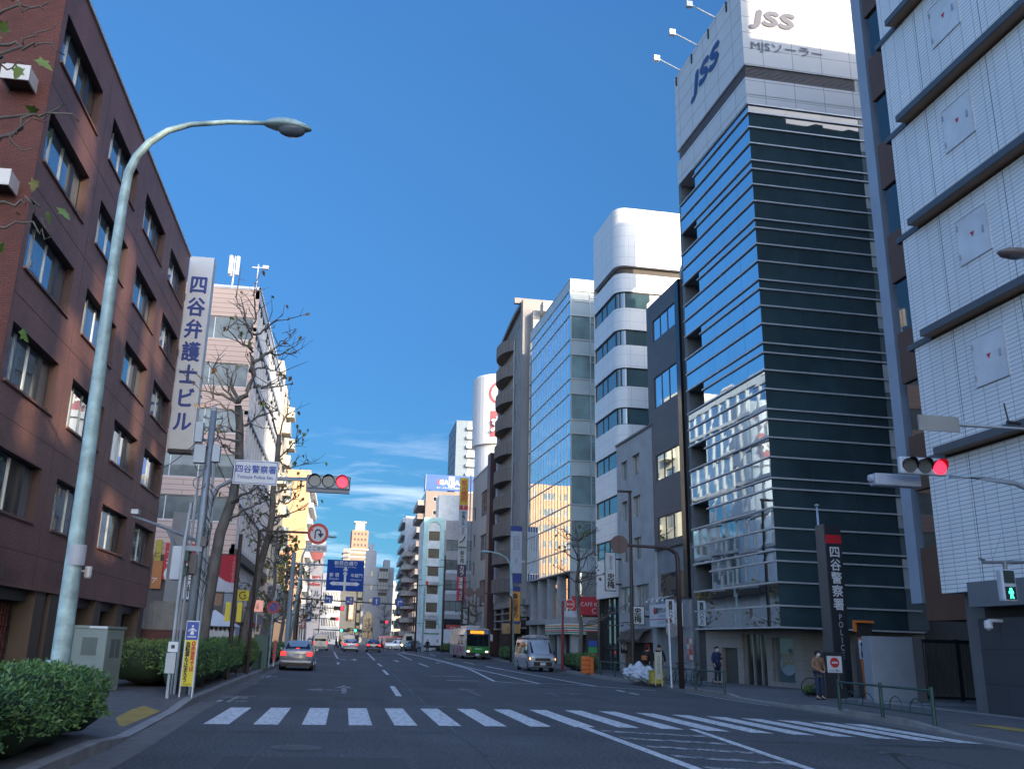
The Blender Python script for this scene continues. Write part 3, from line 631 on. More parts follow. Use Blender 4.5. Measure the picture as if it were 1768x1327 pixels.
mb = MB(); wall(mb, (0, 0, 0), FX, FN, 22, 0, 31.8, Fh, .15, 1); wall(mb, *LFT(9.5), 9.5, 0, 31.8, Lh, .15, 0); shell(mb, 22, 9.5, 0, 31.8, ('f', 'l'), 1); mb.build('wall', [oj, M('white_render', (.68, .67, .63), .7)], t)
windows(t, (0, 0, 0), FX, FN, Fh, (.33, .66), fm=whfr); windows(t, *LFT(9.5), Lh, (.33, .66), fm=whfr, fw=.09, gm=g_cur)
mb = MB()
for j in range(9): mb.box(.3, 21.5, -.9, -.02, 3.2 + 3.1 * j, 4.1 + 3.1 * j)
mb.build('balcony', M('white_render', (.68, .67, .63), .7), t)
# ================================================================ buildings, right side
conc = M('dark_concrete', (.13, .14, .145), .7, amt=.2, scale=1.5, bump=.15)
ledge_m = M('ledge_aluminium', (.55, .56, .57), .4, .4)
wpan = MBRICK('white_panel', (.56, .56, .55), (.58, .58, .57), (.18, .18, .18), 1.68, .95, .018, .45, off=0, bump=.1, amt=.04)
t = right_thing('glass_tower', 'dark glass office tower with thin metal ledges and a white panelled crown', 'building', 8.5)
WJ, DJ = 8.7, 7.0; XR = 2.1; DG = 6.0
mb = MB()
mb.box(XR, WJ - .15, .25, DJ, 2.68, 28.1); mb.box(0, XR, 1.35, DJ - .1, 2.68, 28.05); mb.box(-.42, -.02, .1, 3, 0, 28.3, 0)
mb.build('core', conc, t)
Z0 = 2.68; P_ = 3.165
lev = []
for k in range(8):
    b = 5.47 + P_ * k; lev.append((b - 2.79 if k == 0 else b - P_ + .48, b))
lz = [(2.68, 'box')]
zs_short = [5.47 + P_ * k for k in range(8)]
for k in range(8):
    b = zs_short[k]
    lz += [(b + .47, 'box'), (b + 1.42, 'box'), (b + 2.32, 'box')] if k < 7 else [(b + .47, 'in'), (b + 1.0, 'in')]
lz += [(b, 'in') for b in zs_short] + [(3.58, 'box'), (4.56, 'box')]
lz = sorted(lz)
def band(z0, z1, x0, name='window_band'):
    mb = MB(); n = int(round((WJ - x0) / 1.65)); p = (WJ - x0) / n
    for i in range(n):
        q = rnd.uniform(-.004, .004); r = rnd.uniform(-.004, .004)
        mb.face([(x0 + p * i + .006, q, z0), (x0 + p * (i + 1) - .006, r, z0), (x0 + p * (i + 1) - .006, r * .3, z1), (x0 + p * i + .006, q * .3, z1)], 2)
    for i in range(3):
        a, b = DG * i / 3 + .006, DG * (i + 1) / 3 - .006; q = rnd.uniform(-.004, .004)
        mb.face([(WJ + q, a, z0), (WJ, b, z0), (WJ, b, z1), (WJ - q, a, z1)])
    if x0 < .1: mb.face([(0, .0, z0), (0, .0, z1), (0, 1.3, z1), (0, 1.3, z0)]); mb.face([(0, .02, z0), (XR, .02, z0), (XR, 1.34, z0), (0, 1.34, z0)], 1); mb.face([(0, .02, z1), (0, 1.34, z1), (XR, 1.34, z1), (XR, .02, z1)], 1)
    mb.build(name, [g_blue, M('soffit_grey', (.2, .21, .21), .6), g_refl], t)
boxes = []
zz_ = [z for z, k in lz]
for (za, ka), (zb, kb) in zip(lz, lz[1:] + [(28.1, 'in')]):
    isbox = any(b + .4 < (za + zb) / 2 < b + 2.4 for b in zs_short[:7]) or zb < 4.6
    band(za + .03, zb - .03, 0 if isbox else XR)
for z, k in lz:
    mb = MB(); x0 = -.06 if k == 'box' else XR - .15
    mb.box(x0, WJ + .08, -.08, .02, z - .034, z + .034); mb.box(WJ - .02, WJ + .08, .02, DG + .7, z - .0335, z + .0335)
    mb.build('ledge', ledge_m, t)
mb = MB()
for k in range(9):
    b = 5.47 + P_ * (k - 1); b = max(b, 2.75)
    mb.box(WJ - .2, WJ + .02, DG + .01, DJ, b + .02, b + P_ - .03, 1)
    mb.box(WJ - .18, WJ + .03, DG + .0, DG + .75, b + P_ - 1.45, b + P_ - .1, 0)
mb.build('side_panel', [M('side_panel', (.4, .41, .4), .5), M('side_glass', (.12, .15, .15), .2)], t)
for k in range(8):
    mb = MB(); c = (WJ + .1, DG + .6, 5.47 + P_ * k + 2.2); mb.lathe([(.02, -.14), (.12, -.08), (.14, .0), (.12, .08), (.02, .14)], c, 12); mb.build('wall_lamp', alu, t)
mb = MB()                                                    # white crown
HC = 35.4
mb.box(0, WJ + .08, -.1, DJ + .1, 28.13, 29.6); mb.box(0, WJ + .08, -.1, DJ + .1, 30.34, HC); mb.build('crown', wpan, t)
mb = MB(); mb.box(.2, WJ - .12, .12, DJ - .1, 29.6, 30.34, 0)
for k in range(9):
    z = 29.62 + k * .08; mb.box(.15, WJ - .02, -.02, .1, z, z + .03, 1); mb.box(WJ - .06, WJ + .0, .1, DG + .2, z, z + .03, 1)
mb.box(WJ - .1, WJ + .06, DG + .2, DJ, 29.6, 30.34, 2)
mb.build('louvre', [M('louvre_dark', (.05, .04, .04), .6), M('louvre_slat', (.22, .2, .2), .5), wpan], t)
bl = M('logo_blue', (.015, .045, .17), .4); gl = M('logo_grey', (.10, .11, .15), .5)
def shear(o, k):
    me = o.data
    for v in me.vertices: v.co.x += v.co.z * k
o = text(t, 'JSS', bl, (4.3, -.13, 32.95), w=3.5, h=1.5, bold=.05); shear(o, .28)
o = text(t, 'JSS', gl, (WJ + .12, 1.6, 33.15), (0, 1, 0), (-1, 0, 0), w=2.35, h=1.1, bold=.05); shear(o, .22)
text(t, 'MJSソーラー', gl, (WJ + .12, 2.3, 31.48), (0, 1, 0), (-1, 0, 0), w=3.95, h=.62, bold=.006)
for k in range(3):
    mb = MB(); x = 1.0 + 2.45 * k; mb.tube([(x, .0, HC - .1), (x, -1.5, HC + .55)], .035, 6); mb.box(x - .12, x + .12, -1.8, -1.45, HC + .38, HC + .72); mb.build('sign_lamp', M('lamp_silver', (.5, .52, .55), .4, .4), t)
for k in range(4):
    mb = MB(); x = .3 + 2.3 * k; mb.box(x, x + .1, -.16, -.1, HC - .7, HC - .1); mb.build('drain_slot', black, t)
mb = MB(); mb.tube([(WJ - .3, 4.5, HC), (WJ - .3, 4.5, HC + 2.4)], .03, 6); mb.build('mast', galv, t)
# recessed ground floor with glass doors
tile = MBRICK('entrance_tile', (.30, .27, .24), (.28, .25, .225), (.16, .15, .14), .9, .45, .008, .4, amt=.1, bump=.1)
a_, b_ = Vector((.5, .25, 0)), Vector((6.9, 1.9, 0)); e = (b_ - a_).normalized(); n_ = Vector((-e.y, e.x, 0)); Lg = (b_ - a_).length
mb = MB(); holes = [(1.2, 2.35, 0, 1.8), (2.75, 4.35, .05, 2.45), (4.75, 6.1, .35, 2.3)]
wall(mb, a_, e, n_, Lg, 0, 2.68, holes, .3, 0, 0); mb.face([b_, Vector((WJ - .4, 6.5, 0)), Vector((WJ - .4, 6.5, 2.68)), b_ + Vector((0, 0, 2.68))], 0)
mb.face([(WJ - .4, 6.5, 0), (WJ - .4, DJ, 0), (WJ - .4, DJ, 2.68), (WJ - .4, 6.5, 2.68)], 0)
mb.face([(0, 0, 2.63), (0, DJ, 2.63), (WJ, DJ, 2.63), (WJ, 0, 2.63)], 1); mb.face([(-.02, .1, 0), (.5, .25, 0), (.5, .25, 2.68), (-.02, .1, 2.68)], 1)
mb.build('ground_floor', [tile, M('soffit_dark', (.05, .045, .04), .6)], t)
mb = MB(); mb.obox(a_, e, n_, 1.2, 2.35, .22, .28, 0, 1.8, 0); mb.build('door', M('bronze_door', (.10, .09, .08), .4, .3), t)
mb = MB(); mb.obox(a_, e, n_, 2.75, 4.35, .24, .27, .05, 2.45, 1); [mb.obox(a_, e, n_, s - .03, s + .03, .15, .24, .05, 2.45, 0) for s in (2.79, 3.3, 3.84, 4.31)]; mb.build('glass_door', [alu, MGLASS('glass_door', (.03, .03, .028), ior=1.5)], t)
mb = MB(); mb.obox(a_, e, n_, 4.75, 6.1, .24, .27, .35, 2.3, 1); [mb.obox(a_, e, n_, s - .03, s + .03, .15, .24, .35, 2.3, 0) for s in (4.78, 6.07)]; pw = mb.build('display_window', [alu, MGLASS('glass_display', (.10, .14, .15), ior=1.5)], t)
mb = MB(); mb.prism([(.5 * math.cos(k * .3142), .5 * math.sin(k * .3142)) for k in range(20)], a_ + e * 5.5 + n_ * .22 + Vector((0, 0, 1.15)), e, (0, 0, 1), .01); mb.build('round_logo', M('logo_pale', (.25, .32, .36), .5), t)
text(t, 'JSS', M('logo_gold', (.30, .22, .10), .5), a_ + e * 5.5 + n_ * .2 + Vector((0, 0, 1.3)), e, n_, w=.75, bold=.03)
mb = MB(); mb.box(WJ - .35, WJ - .28, 3.6, 4.5, 0, 1.95); mb.build('side_door', M('bronze_door', (.1, .09, .08)), t)
mb = MB(); mb.obox(a_, e, n_, 0, .5, -.5, -.1, 0, .16); mb.obox(a_, e, n_, 2.6, Lg, -1.0, -.05, 0, .1); mb.build('step', tile, t)

# dark grey tile building
dgt = MBRICK('charcoal_tile', (.085, .088, .095), (.08, .083, .09), (.04, .04, .045), 1.7, .95, .012, .5, amt=.08, bump=.1)
t = right_thing('charcoal_building', 'narrow charcoal clad building with three pane windows left of the glass tower', 'building', 14.5, -.0)
Wc = 5.2; hol = [(1.0, 4.55, z, z + h) for z, h in ((19.9, 1.4), (15.65, 1.95), (11.2, 1.55), (7.6, 1.45))]
mb = MB(); wall(mb, (0, 0, 0), FX, FN, Wc, 7.2, 22.5, hol, .12, 0, 0); shell(mb, Wc, 12, 7.2, 22.5, ('f',), 0)
mb.box(0.35, Wc, .15, 12, 0, 7.2, 2)
mb.build('wall', [dgt, black, M('rough_render', (.21, .22, .225), .8, amt=.18, scale=1)], t)
windows(t, (0, 0, 0), FX, FN, hol, (.33, .66), inset=.03, fw=.05, fm=dkfr, gm=g_refl)
mb = MB(); mb.box(4.7, 5.22, -.05, .1, 4.3, 22.45); mb.build('dark_pier', M('black_glass', (.012, .012, .014), .15), t)
h2 = [(1.1, 4.5, 4.35, 5.75)]
mb = MB(); mb.box(1.0, 4.6, .1, .2, 4.3, 5.8, 0); mb.build('window', [g_win], t)
mb = MB(); mb.box(.3, Wc, -.02, .16, 2.75, 4.2); mb.box(.3, .9, .0, .16, 0, 2.75); mb.box(4.2, Wc, 0, .16, 0, 2.75); mb.box(.9, 4.2, .6, .8, 0, 2.75); mb.build('shop_front', M('rough_render2', (.24, .25, .255), .8, amt=.2, scale=2), t)
mb = MB(); mb.lathe([(.02, .25), (.4, .2), (.62, .08), (.7, 0), (.62, -.01), (.35, -.07), (.02, -.09)], (0, 0, 0), 20); d = mb.build('satellite_dish', M('dish_grey', (.42, .44, .46), .5), t); d.location = (3.9, 1.0, 23.6); d.rotation_euler = (1.3, 0, -.6)
mb = MB(); mb.tube([(3.9, 1.3, 22.5), (3.9, 1.2, 23.6)], .05); mb.build('dish_mount', galv, t)
mb = MB(); mb.box(4.9, 5.0, -.3, .0, 4.3, 22.4) ; 
sg = right_thing('shop_sign', 'white lit-style signboard with red and black shop lettering over the charcoal building front', 'sign', 14.0, -.1)
mb = MB(); mb.box(0, 3.9, -.35, .05, 2.85, 4.05, 0); mb.box(-.02, 3.92, -.36, -.02, 2.80, 2.85, 1); mb.box(0, 3.9, -.356, -.34, 3.22, 3.26, 2); mb.build('board', [M('board_white', (.55, .58, .62), .4), galv, M('sign_red', (.5, .03, .03))], sg)
text(sg, '福タウンハウス', black, (2.1, -.37, 3.72), w=2.1, h=.32, bold=.03); text(sg, '●', M('sign_red', (.5, .03, .03)), (.85, -.37, 3.7), h=.4); text(sg, 'TOWN HOUSE', M('lettering_grey', (.2, .22, .25)), (2.0, -.37, 3.42), w=1.2); text(sg, 'TAKE OUT OK', M('lettering_grey', (.2, .22, .25)), (2.0, -.37, 3.05), w=1.2)
mb = MB(); mb.box(3.0, 3.45, -.37, -.35, 3.0, 4.05); mb.build('red_panel', M('sign_red', (.5, .03, .03)), sg); vtext(sg, '入居', whfr, (3.22, -.385, 3.6), h=.8)
for k in range(4):
    mb = MB(); x = .3 + k * .8; mb.tube([(x, .05, 4.5), (x, -.5, 4.35), (x, -.62, 4.25)], .02, 6); mb.lathe([(.03, .05), (.07, -.02), (.07, -.05)], (x, -.62, 4.22), 8); mb.build('spot_lamp', M('lamp_silver', (.5, .52, .55)), sg)
sg = right_thing('blade_sign', 'small white upright sign with black characters beside the red panel of the white signboard', 'sign', 9.9, -1.0)
mb = MB(); mb.box(0, .1, -.1, .35, 2.9, 4.2); mb.build('board', M('board_white', (.55, .58, .62)), sg); vtext(sg, '賃貸ハウス', black, (.115, .12, 3.55), (0, 1, 0), (-1, 0, 0), h=1.15, w=.24, bold=.02)
sg = right_thing('poster_column', 'column of small red and white notices on the pier left of the glass tower', 'poster', 9.35, -.05)
mb = MB(); [mb.box(-.25 + .3 * (k % 2), .02 + .3 * (k % 2), -.06, .0, 1.15 + .27 * (k // 2), 1.4 + .27 * (k // 2), (k * 7) % 3) for k in range(8)]; mb.build('sheet', [M('poster_red', (.45, .08, .07)), M('poster_white', (.5, .48, .46)), M('poster_pink', (.45, .22, .2))], sg)

# grey concrete building with small windows
cg = M('old_concrete', (.36, .355, .345), .85, amt=.16, scale=.9, bump=.3, bscale=8)
t = right_thing('concrete_building', 'low pale grey concrete building with small square windows beside the white rounded tower', 'building', 20.6, -.02)
hs = []
for z in (12.15, 9.5, 6.9): hs += [(.85, 2.0, z, z + 1.3), (3.0, 4.35, z, z + 1.35)]
hb = [(.5, 2.9, 3.75, 5.35), (3.2, 5.4, 3.75, 5.35)]
mb = MB(); wall(mb, (0, 0, 0), FX, FN, 6.5, 0, 14.7, hs + hb + [(.5, 5.9, .0, 1.95)], .25); shell(mb, 6.5, 11, 0, 14.7, ('f',)); mb.build('wall', cg, t)
windows(t, (0, 0, 0), FX, FN, hs, (.5,), inset=.15, fm=alu, gm=g_cur); windows(t, (0, 0, 0), FX, FN, hb, (.25, .5, .75), inset=.15, fm=alu, gm=g_cur)
mb = MB(); mb.box(-.05, 6.53, -.08, .12, 14.7, 14.85); mb.build('coping', M('coping_dark', (.1, .1, .1)), t)
mb = MB(); mb.box(.6, 5.9, .2, .3, 0, 1.95, 0); mb.box(.8, 1.6, .12, .2, 0, 1.9, 1); mb.box(4.2, 4.9, .12, .2, 0, 1.9, 2); mb.build('shop_front', [M('dark_recess', (.02, .018, .017)), M('wood_door', (.12, .07, .04)), M('poster_red', (.45, .08, .07))], t)
mb = MB()                                                   # worn awning
pr = []
for k in range(13):
    x = 2.0 + k * .32; s = .05 * math.sin(k * 2.1)
    pr.append([(x, -.02, 2.75), (x + .02, -.55 + s, 2.55), (x - .02, -.85 + s, 2.1 + s), (x, -.8 + s, 1.95 + s)])
for A, B in zip(pr, pr[1:]):
    for i in range(3): mb.face([A[i], A[i + 1], B[i + 1], B[i]])
mb.build('awning', M('awning_brown', (.09, .065, .05), .8, amt=.35, scale=3), t)
for k, x in enumerate((2.2, 2.9)):
    mb = MB(); mb.tube([(x, 0, 2.9), (x, -.35, 3.15), (x, -.7, 3.1), (x, -.8, 2.95)], .02, 6); mb.lathe([(.03, .06), (.1, 0), (.1, -.03)], (x, -.8, 2.92), 8); mb.build('awning_lamp', black, t)
WP = (1, 0, 0)
sg = right_thing('blade_sign', 'white square sign with two brush characters above the worn brown awning', 'sign', 15.2, -1.15)
mb = MB(); mb.box(-.04, .04, -.05, .85, 2.95, 4.05, 0); mb.box(.035, .05, .0, .8, 3.0, 4.0, 1); mb.box(-.03, .03, .85, 1.15, 3.4, 3.5, 0); mb.build('board', [dkfr, M('paper_white', (.55, .56, .56))], sg); vtext(sg, '忠梅', black, (.065, .4, 3.5), (0, 1, 0), (-1, 0, 0), h=.85, bold=.02)
sg = right_thing('blade_sign', 'tall narrow white banner sign with brush characters below the round sign back', 'sign', 20.0, -1.15)
mb = MB(); mb.box(-.04, .04, 0, .75, 5.1, 7.6, 0); mb.box(.035, .05, .04, .71, 5.15, 7.55, 1); [mb.box(-.03, .03, .75, 1.15, z, z + .1, 0) for z in (5.5, 7.1)]; mb.build('board', [dkfr, M('paper_white', (.55, .56, .56))], sg); vtext(sg, '忠梅', black, (.065, .4, 5.75), (0, 1, 0), (-1, 0, 0), h=.95, bold=.02); vtext(sg, '酒家和食', M('lettering_grey', (.2, .22, .25)), (.065, .4, 6.9), (0, 1, 0), (-1, 0, 0), h=.9)
sg = right_thing('blade_sign', 'small black upright sign with white brush writing left of the brown awning', 'sign', 19.0, -.5)
mb = MB(); mb.box(-.03, .03, 0, .45, 1.3, 2.6); mb.build('board', black, sg); vtext(sg, '酒肴', whfr, (.04, .22, 1.95), (0, 1, 0), (-1, 0, 0), h=.9)

# white rounded tower
t = right_thing('white_rounded_tower', 'white panelled tower with a rounded corner and ribbon windows behind the low concrete building', 'building', 25.4, -.0)
wt = MBRICK('white_tile_panel', (.66, .66, .64), (.67, .67, .65), (.36, .36, .35), 1.05, .82, .012, .3, off=0, bump=.05, amt=.03)
W_, D_, R_ = 5.3, 12.0, .85
def rpath(off=0.0):
    r = R_ - off; c = (W_ - R_, R_)
    p = [(0 + 0, off)] + [(c[0] + r * math.sin(a), c[1] - r * math.cos(a)) for a in [math.pi / 2 * k / 8 for k in range(9)]] + [(W_ - off, D_)]
    return p
def ribbon(mb, path, z0, z1, mi=0):
    for a, b in zip(path, path[1:]): mb.face([(a[0], a[1], z0), (b[0], b[1], z0), (b[0], b[1], z1), (a[0], a[1], z1)], mi)
rows = [(24.72, 25.95), (21.95, 23.1), (18.95, 20.3), (16.25, 17.45), (13.35, 14.5), (10.3, 11.5), (7.4, 8.6)]
edges = [4.8]
for a, b in reversed(rows): edges += [a, b]
edges += [27.35, 27.95, 32.5]
mb = MB()
for i in range(0, len(edges) - 1, 2):
    ribbon(mb, rpath(), edges[i], edges[i + 1])
    for z in (edges[i], edges[i + 1]):
        A, B = rpath(), rpath(.3); q = []
        for k in range(len(A) - 1): mb.face([(A[k][0], A[k][1], z), (A[k + 1][0], A[k + 1][1], z), (B[k + 1][0], B[k + 1][1], z), (B[k][0], B[k][1], z)])
mb.face([(x, y, 32.5) for x, y in rpath()] + [(0, D_, 32.5)]); mb.face([(0, D_, 4.8), (0, 0, 4.8), (0, 0, 32.5), (0, D_, 32.5)])
mb.face([(x, y, 4.8) for x, y in rpath()] + [(0, D_, 4.8)])
for p in (mb,): pass
o = mb.build('cladding', wt, t)
mb = MB(); ribbon(mb, rpath(.3), 27.35, 27.95, 0); mb.build('slot', M('slot_dark', (.06, .045, .035), .6), t)
for i, (a, b) in enumerate(rows):
    mb = MB(); p = rpath(.14); ribbon(mb, p, a, b, 1)
    gl_ = [p[0], (1.6, .14), (2.7, .14), p[2], p[5], p[8], (W_ - .14, 3.6), (W_ - .14, 5.2), (W_ - .14, 6.8), (W_ - .14, 8.4)]
    for x, y in gl_: mb.box(x - .04, x + .04, y - .04, y + .04, a, b, 0)
    for z in (a, b - .06):
        for c, d in zip(p, p[1:]):
            e_ = Vector((d[0] - c[0], d[1] - c[1], 0)); L_ = e_.length; e_.normalize(); mb.obox((c[0], c[1], 0), e_, Vector((-e_.y, e_.x, 0)), 0, L_, -.03, .03, z, z + .06, 0)
    mb.build('window_band', [dkfr, MGLASS('glass_band', (.05, .10, .11), ior=2.4, wav=.003)], t)
mb = MB(); mb.box(.4, 4.6, .4, D_ - 1, 0, 4.8, 1); mb.box(4.7, 5.2, .1, .6, 0, 4.8, 0); mb.box(.1, .5, .05, .4, 0, 4.8, 0); [mb.box(x, x + .06, .3, .4, 0, 4.8, 0) for x in (1.2, 2.2, 3.2, 4.2)]; [mb.box(.4, 4.6, .31, .4, z, z + .07, 0) for z in (1.5, 3.0)]; mb.build('entrance', [dkfr, MGLASS('glass_entrance', (.03, .045, .045), ior=1.6)], t)

# glass curtain wall building
t = right_thing('curtain_wall_building', 'pale steel and glass curtain wall building with a shop at street level', 'building', 46.3, 0)
W_, D_ = 14.4, 9.0; z0_, z1_ = 7.05, 30.6
mb = MB(); mb.box(.1, W_ - .1, .1, D_, z0_, z1_ - .4); mb.build('core', M('core_grey', (.2, .22, .22), .7), t)
fl = [7.15, 8.84, 11.09, 12.32, 14.68, 15.86, 18.09, 19.25, 21.44, 22.72, 24.82, 26.14, 28.29, 29.59, 30.55]
fr = M('frame_pale', (.40, .43, .43), .4, .3)
rel = [0.0, 1.2, 3.4]
for k in range(7):
    za, zb = fl[2 * k], fl[2 * k + 2]
    mb = MB(); n = 15; p = W_ / n
    for i in range(n):
        q = rnd.uniform(-.004, .004)
        mb.face([(p * i, q, za), (p * (i + 1), -q, za), (p * (i + 1), -q * .5, zb), (p * i, q * .5, zb)])
    mb.build('window_band', MGLASS('glass_mirror2', (.80, .86, .90), wav=.0015, metal=1, amt=.04), t)
    mb = MB()
    for i in range(2):
        a = 1.7 * i + .05; mb.face([(W_, a, za), (W_, a + 1.65, za), (W_, a + 1.65, fl[2 * k + 1]), (W_, a, fl[2 * k + 1])], 0)
        mb.face([(W_ - .02, a, fl[2 * k + 1]), (W_ - .02, a + 1.65, fl[2 * k + 1]), (W_ - .02, a + 1.65, zb), (W_ - .02, a, zb)], 1)
    mb.face([(W_, 3.4, za), (W_, D_, za), (W_, D_, zb), (W_, 3.4, zb)], 0)
    mb.build('side_window', [MGLASS('glass_pale2', (.36, .42, .42), ior=1.45, amt=.15), MGLASS('glass_teal2', (.15, .22, .22), ior=1.6, amt=.45)], t)
mb = MB()
for z in fl: mb.box(-.02, W_ + .06, -.05, .1, z - .05, z + .05); mb.box(W_ - .05, W_ + .06, .1, D_, z - .05, z + .05)
for i in range(16): mb.box(W_ / 15 * i - .025, W_ / 15 * i + .025, -.035, .1, z0_, z1_)
for a in (.0, 1.7, 3.4): mb.box(W_ - .05, W_ + .05, a - .03 + (.03 if a == 0 else 0), a + .06, z0_, z1_ + .3)
for k in range(7): mb.box(W_ - .05, W_ + .045, 1.75, 3.35, fl[2 * k + 2] - .62, fl[2 * k + 2] - .56)
mb.build('frame', fr, t)
mb = MB(); mb.face([(0, .0, z1_), (W_, 0, z1_), (W_, 0, z1_ + .9), (0, 0, z1_ + .9)]); mb.face([(W_, 0, z1_), (W_, D_, z1_), (W_, D_, z1_ + .9), (W_, 0, z1_ + .9)]); mb.box(0, W_, -.03, .03, z1_ + .9, z1_ + .98); mb.box(W_ - .03, W_ + .03, 0, D_, z1_ + .9, z1_ + .98); mb.build('roof_screen', M('frosted', (.45, .5, .5), .4), t)
mb = MB(); mb.box(0, W_, .9, 1.2, 3.7, z0_, 1); mb.box(-.02, W_ + .05, -.1, D_, 3.25, 3.65, 0); mb.box(.3, W_ - .2, 1.3, D_ - .2, 0, 3.25, 2)
for x in (.3, 3.3, 6.6, 9.9, 13.6): mb.box(x, x + .6, .15, .75, 0, z0_, 0)
[mb.box(W_ - .4, W_ - .1, y, y + .4, 3.65, z0_, 0) for y in (.1, 2.3, 4.5)]; mb.face([(W_ - .25, 0.5, 3.7), (W_ - .25, D_, 3.7), (W_ - .25, D_, z0_), (W_ - .25, .5, z0_)], 1)
mb.build('podium', [M('podium_grey', (.30, .31, .31), .6), MGLASS('glass_podium', (.6, .6, .58), metal=.8), M('dark_recess2', (.05, .05, .05), .7)], t)
mb = MB(); [mb.box(x, x + 2.2, .86, .9, 3.75, 5.0) for x in (1.0, 4.0, 7.4)]; mb.build('red_film', M('red_film', (.45, .05, .05), .4), t)
# convenience store band sign
sg = right_thing('fascia_sign', 'long shop fascia with orange, green and red stripes along the curtain wall building', 'sign', 38.5, -.25)
mb = MB(); mb.box(0, 6.7, -.05, .2, 2.45, 3.24, 0)
for z, m_ in ((3.02, 1), (2.84, 3), (2.66, 2), (2.52, 3)): mb.box(-.01, 6.71, -.07, -.04, z, z + .09, m_); mb.box(6.69, 6.72, -.04, 2.5, z, z + .09, m_)
mb.box(6.5, 6.71, .2, 2.5, 2.45, 3.24, 0); mb.build('board', [whfr, M('stripe_orange', (.65, .25, .04)), M('stripe_red', (.55, .04, .03)), M('stripe_green', (.02, .2, .09))], sg)
sg = right_thing('cafe_sign', 'red sign with white cafe lettering on the camera side of the curtain wall building', 'sign', 31.85, -.1)
mb = MB(); mb.box(.02, .12, .2, 2.6, 3.9, 5.3, 0); mb.box(.12, .13, .2, .75, 3.9, 5.3, 0); mb.box(.125, .135, .5, .62, 3.9, 5.3, 1); mb.build('board', [M('cafe_red', (.5, .03, .04)), whfr], sg); text(sg, 'CAFÉ R', whfr, (.15, 1.5, 4.75), (0, 1, 0), (-1, 0, 0), w=1.3); text(sg, 'C', whfr, (.15, 1.9, 4.25), (0, 1, 0), (-1, 0, 0), h=.4)

# grey apartment tower with round balconies
t = right_thing('balcony_apartment', 'tall grey apartment tower with a stack of curved balconies and an arched roof', 'building', 61.2, 0)
apg = M('apartment_grey', (.245, .235, .225), .7, amt=.08, scale=.6)
W_, D_ = 14.8, 11
hh = []
for k in range(10): z = 6.8 + 2.83 * k; hh += [(8.3, 8.75, z, z + 1.3), (10.0, 10.4, z + .1, z + 1.5), (3.0, 3.5, z, z + 1.2), (1.5, 2.1, z, z + 1.2)]
mb = MB(); wall(mb, (0, 0, 0), FX, FN, 12.6, 5.6, 34.0, hh, .2); mb.face([(0, D_, 5.6), (0, 0, 5.6), (0, 0, 34.0), (0, D_, 34.0)]); mb.box(12.6, 13.6, -.5, D_, 4, 35.6, 0); mb.box(13.6, 14.8, .3, D_, 4, 34, 1)
mb.face([(0, D_, 34), (0, 0, 34), (12.6, 0, 34), (12.6, D_, 34)][::-1]); mb.face([(0, 0, 5.6), (12.6, 0, 5.6), (12.6, D_, 5.6), (0, D_, 5.6)][::-1]); mb.box(11.2, 12.6, -.22, .0, 5.6, 34, 1); mb.box(0, .9, -.22, 0, 5.6, 33, 1)
mb.build('wall', [apg, M('apartment_pale', (.33, .32, .31), .7)], t)
windows(t, (0, 0, 0), FX, FN, hh, (), inset=.12, fm=alu)
balm = M('balcony_brown', (.17, .145, .125), .7, amt=.1, scale=2)
bmb = MB(); pts = [(1.4 + 6.4 * k / 12, -1.25 * math.sin(math.pi * k / 12) ** .6) for k in range(13)]
for (a, b), (c, d) in zip(pts, pts[1:]):
    bmb.face([(a, b, 0), (c, d, 0), (c, d, 1.35), (a, b, 1.35)]); bmb.face([(a, b + .06, 1.35), (a, b, 1.35), (c, d, 1.35), (c, d + .06, 1.35)])
bmb.face([(a, b, 0) for a, b in pts][::-1]); bmb.face([(a, b, .12) for a, b in pts])
for a, b in pts[1:-1]: bmb.box(a - .03, a + .03, b - .02, b + .02, .02, 1.33, 1)
bme = bmb.mesh('balcony', [balm, M('balcony_rib', (.12, .10, .09))])
for k in range(10): place(bme, 'balcony', t, (0, 0, 6.5 + 2.83 * k))
mb = MB(); mb.tube([(8.0, -.1, 6), (8.0, -.1, 33)], .07, 6); mb.build('drain_pipe', M('pipe_pale', (.4, .4, .4)), t)
mb = MB(); ar = [(x, 33.9 + 2.0 * math.sin(math.pi * .5 * x / 12.6) ** .8) for x in [12.6 * k / 12 for k in range(13)]]
for (a, b), (c, d) in zip(ar, ar[1:]):
    mb.face([(a, -.4, b), (c, -.4, d), (c, 8, d), (a, 8, b)]); mb.face([(a, -.4, b - .4), (c, -.4, d - .4), (c, -.4, d), (a, -.4, b)]); mb.face([(a, 0, 33.8), (c, 0, 33.8), (c, 0, d), (a, 0, b)]); mb.face([(a, -.4, b - .4), (a, 8, b - .4), (c, 8, d - .4), (c, -.4, d - .4)])
mb.box(12.4, 12.8, -1.2, 8, 35.4, 36.0); mb.build('arched_roof', M('roof_grey', (.2, .19, .185), .6), t)
for k in range(4):                                            # access galleries seen past the glass block
    mb = MB(); z = 34.6 - 3.1 * k; mb.box(14.85, 16.2, 1.0, D_, z - 1.1, z, 0); mb.box(14.82, 14.86, 1, D_, z - 2.9, z - 1.1, 1); mb.build('gallery', [M('gallery_cream', (.50, .46, .40), .7), M('gallery_dark', (.16, .14, .12))], t)
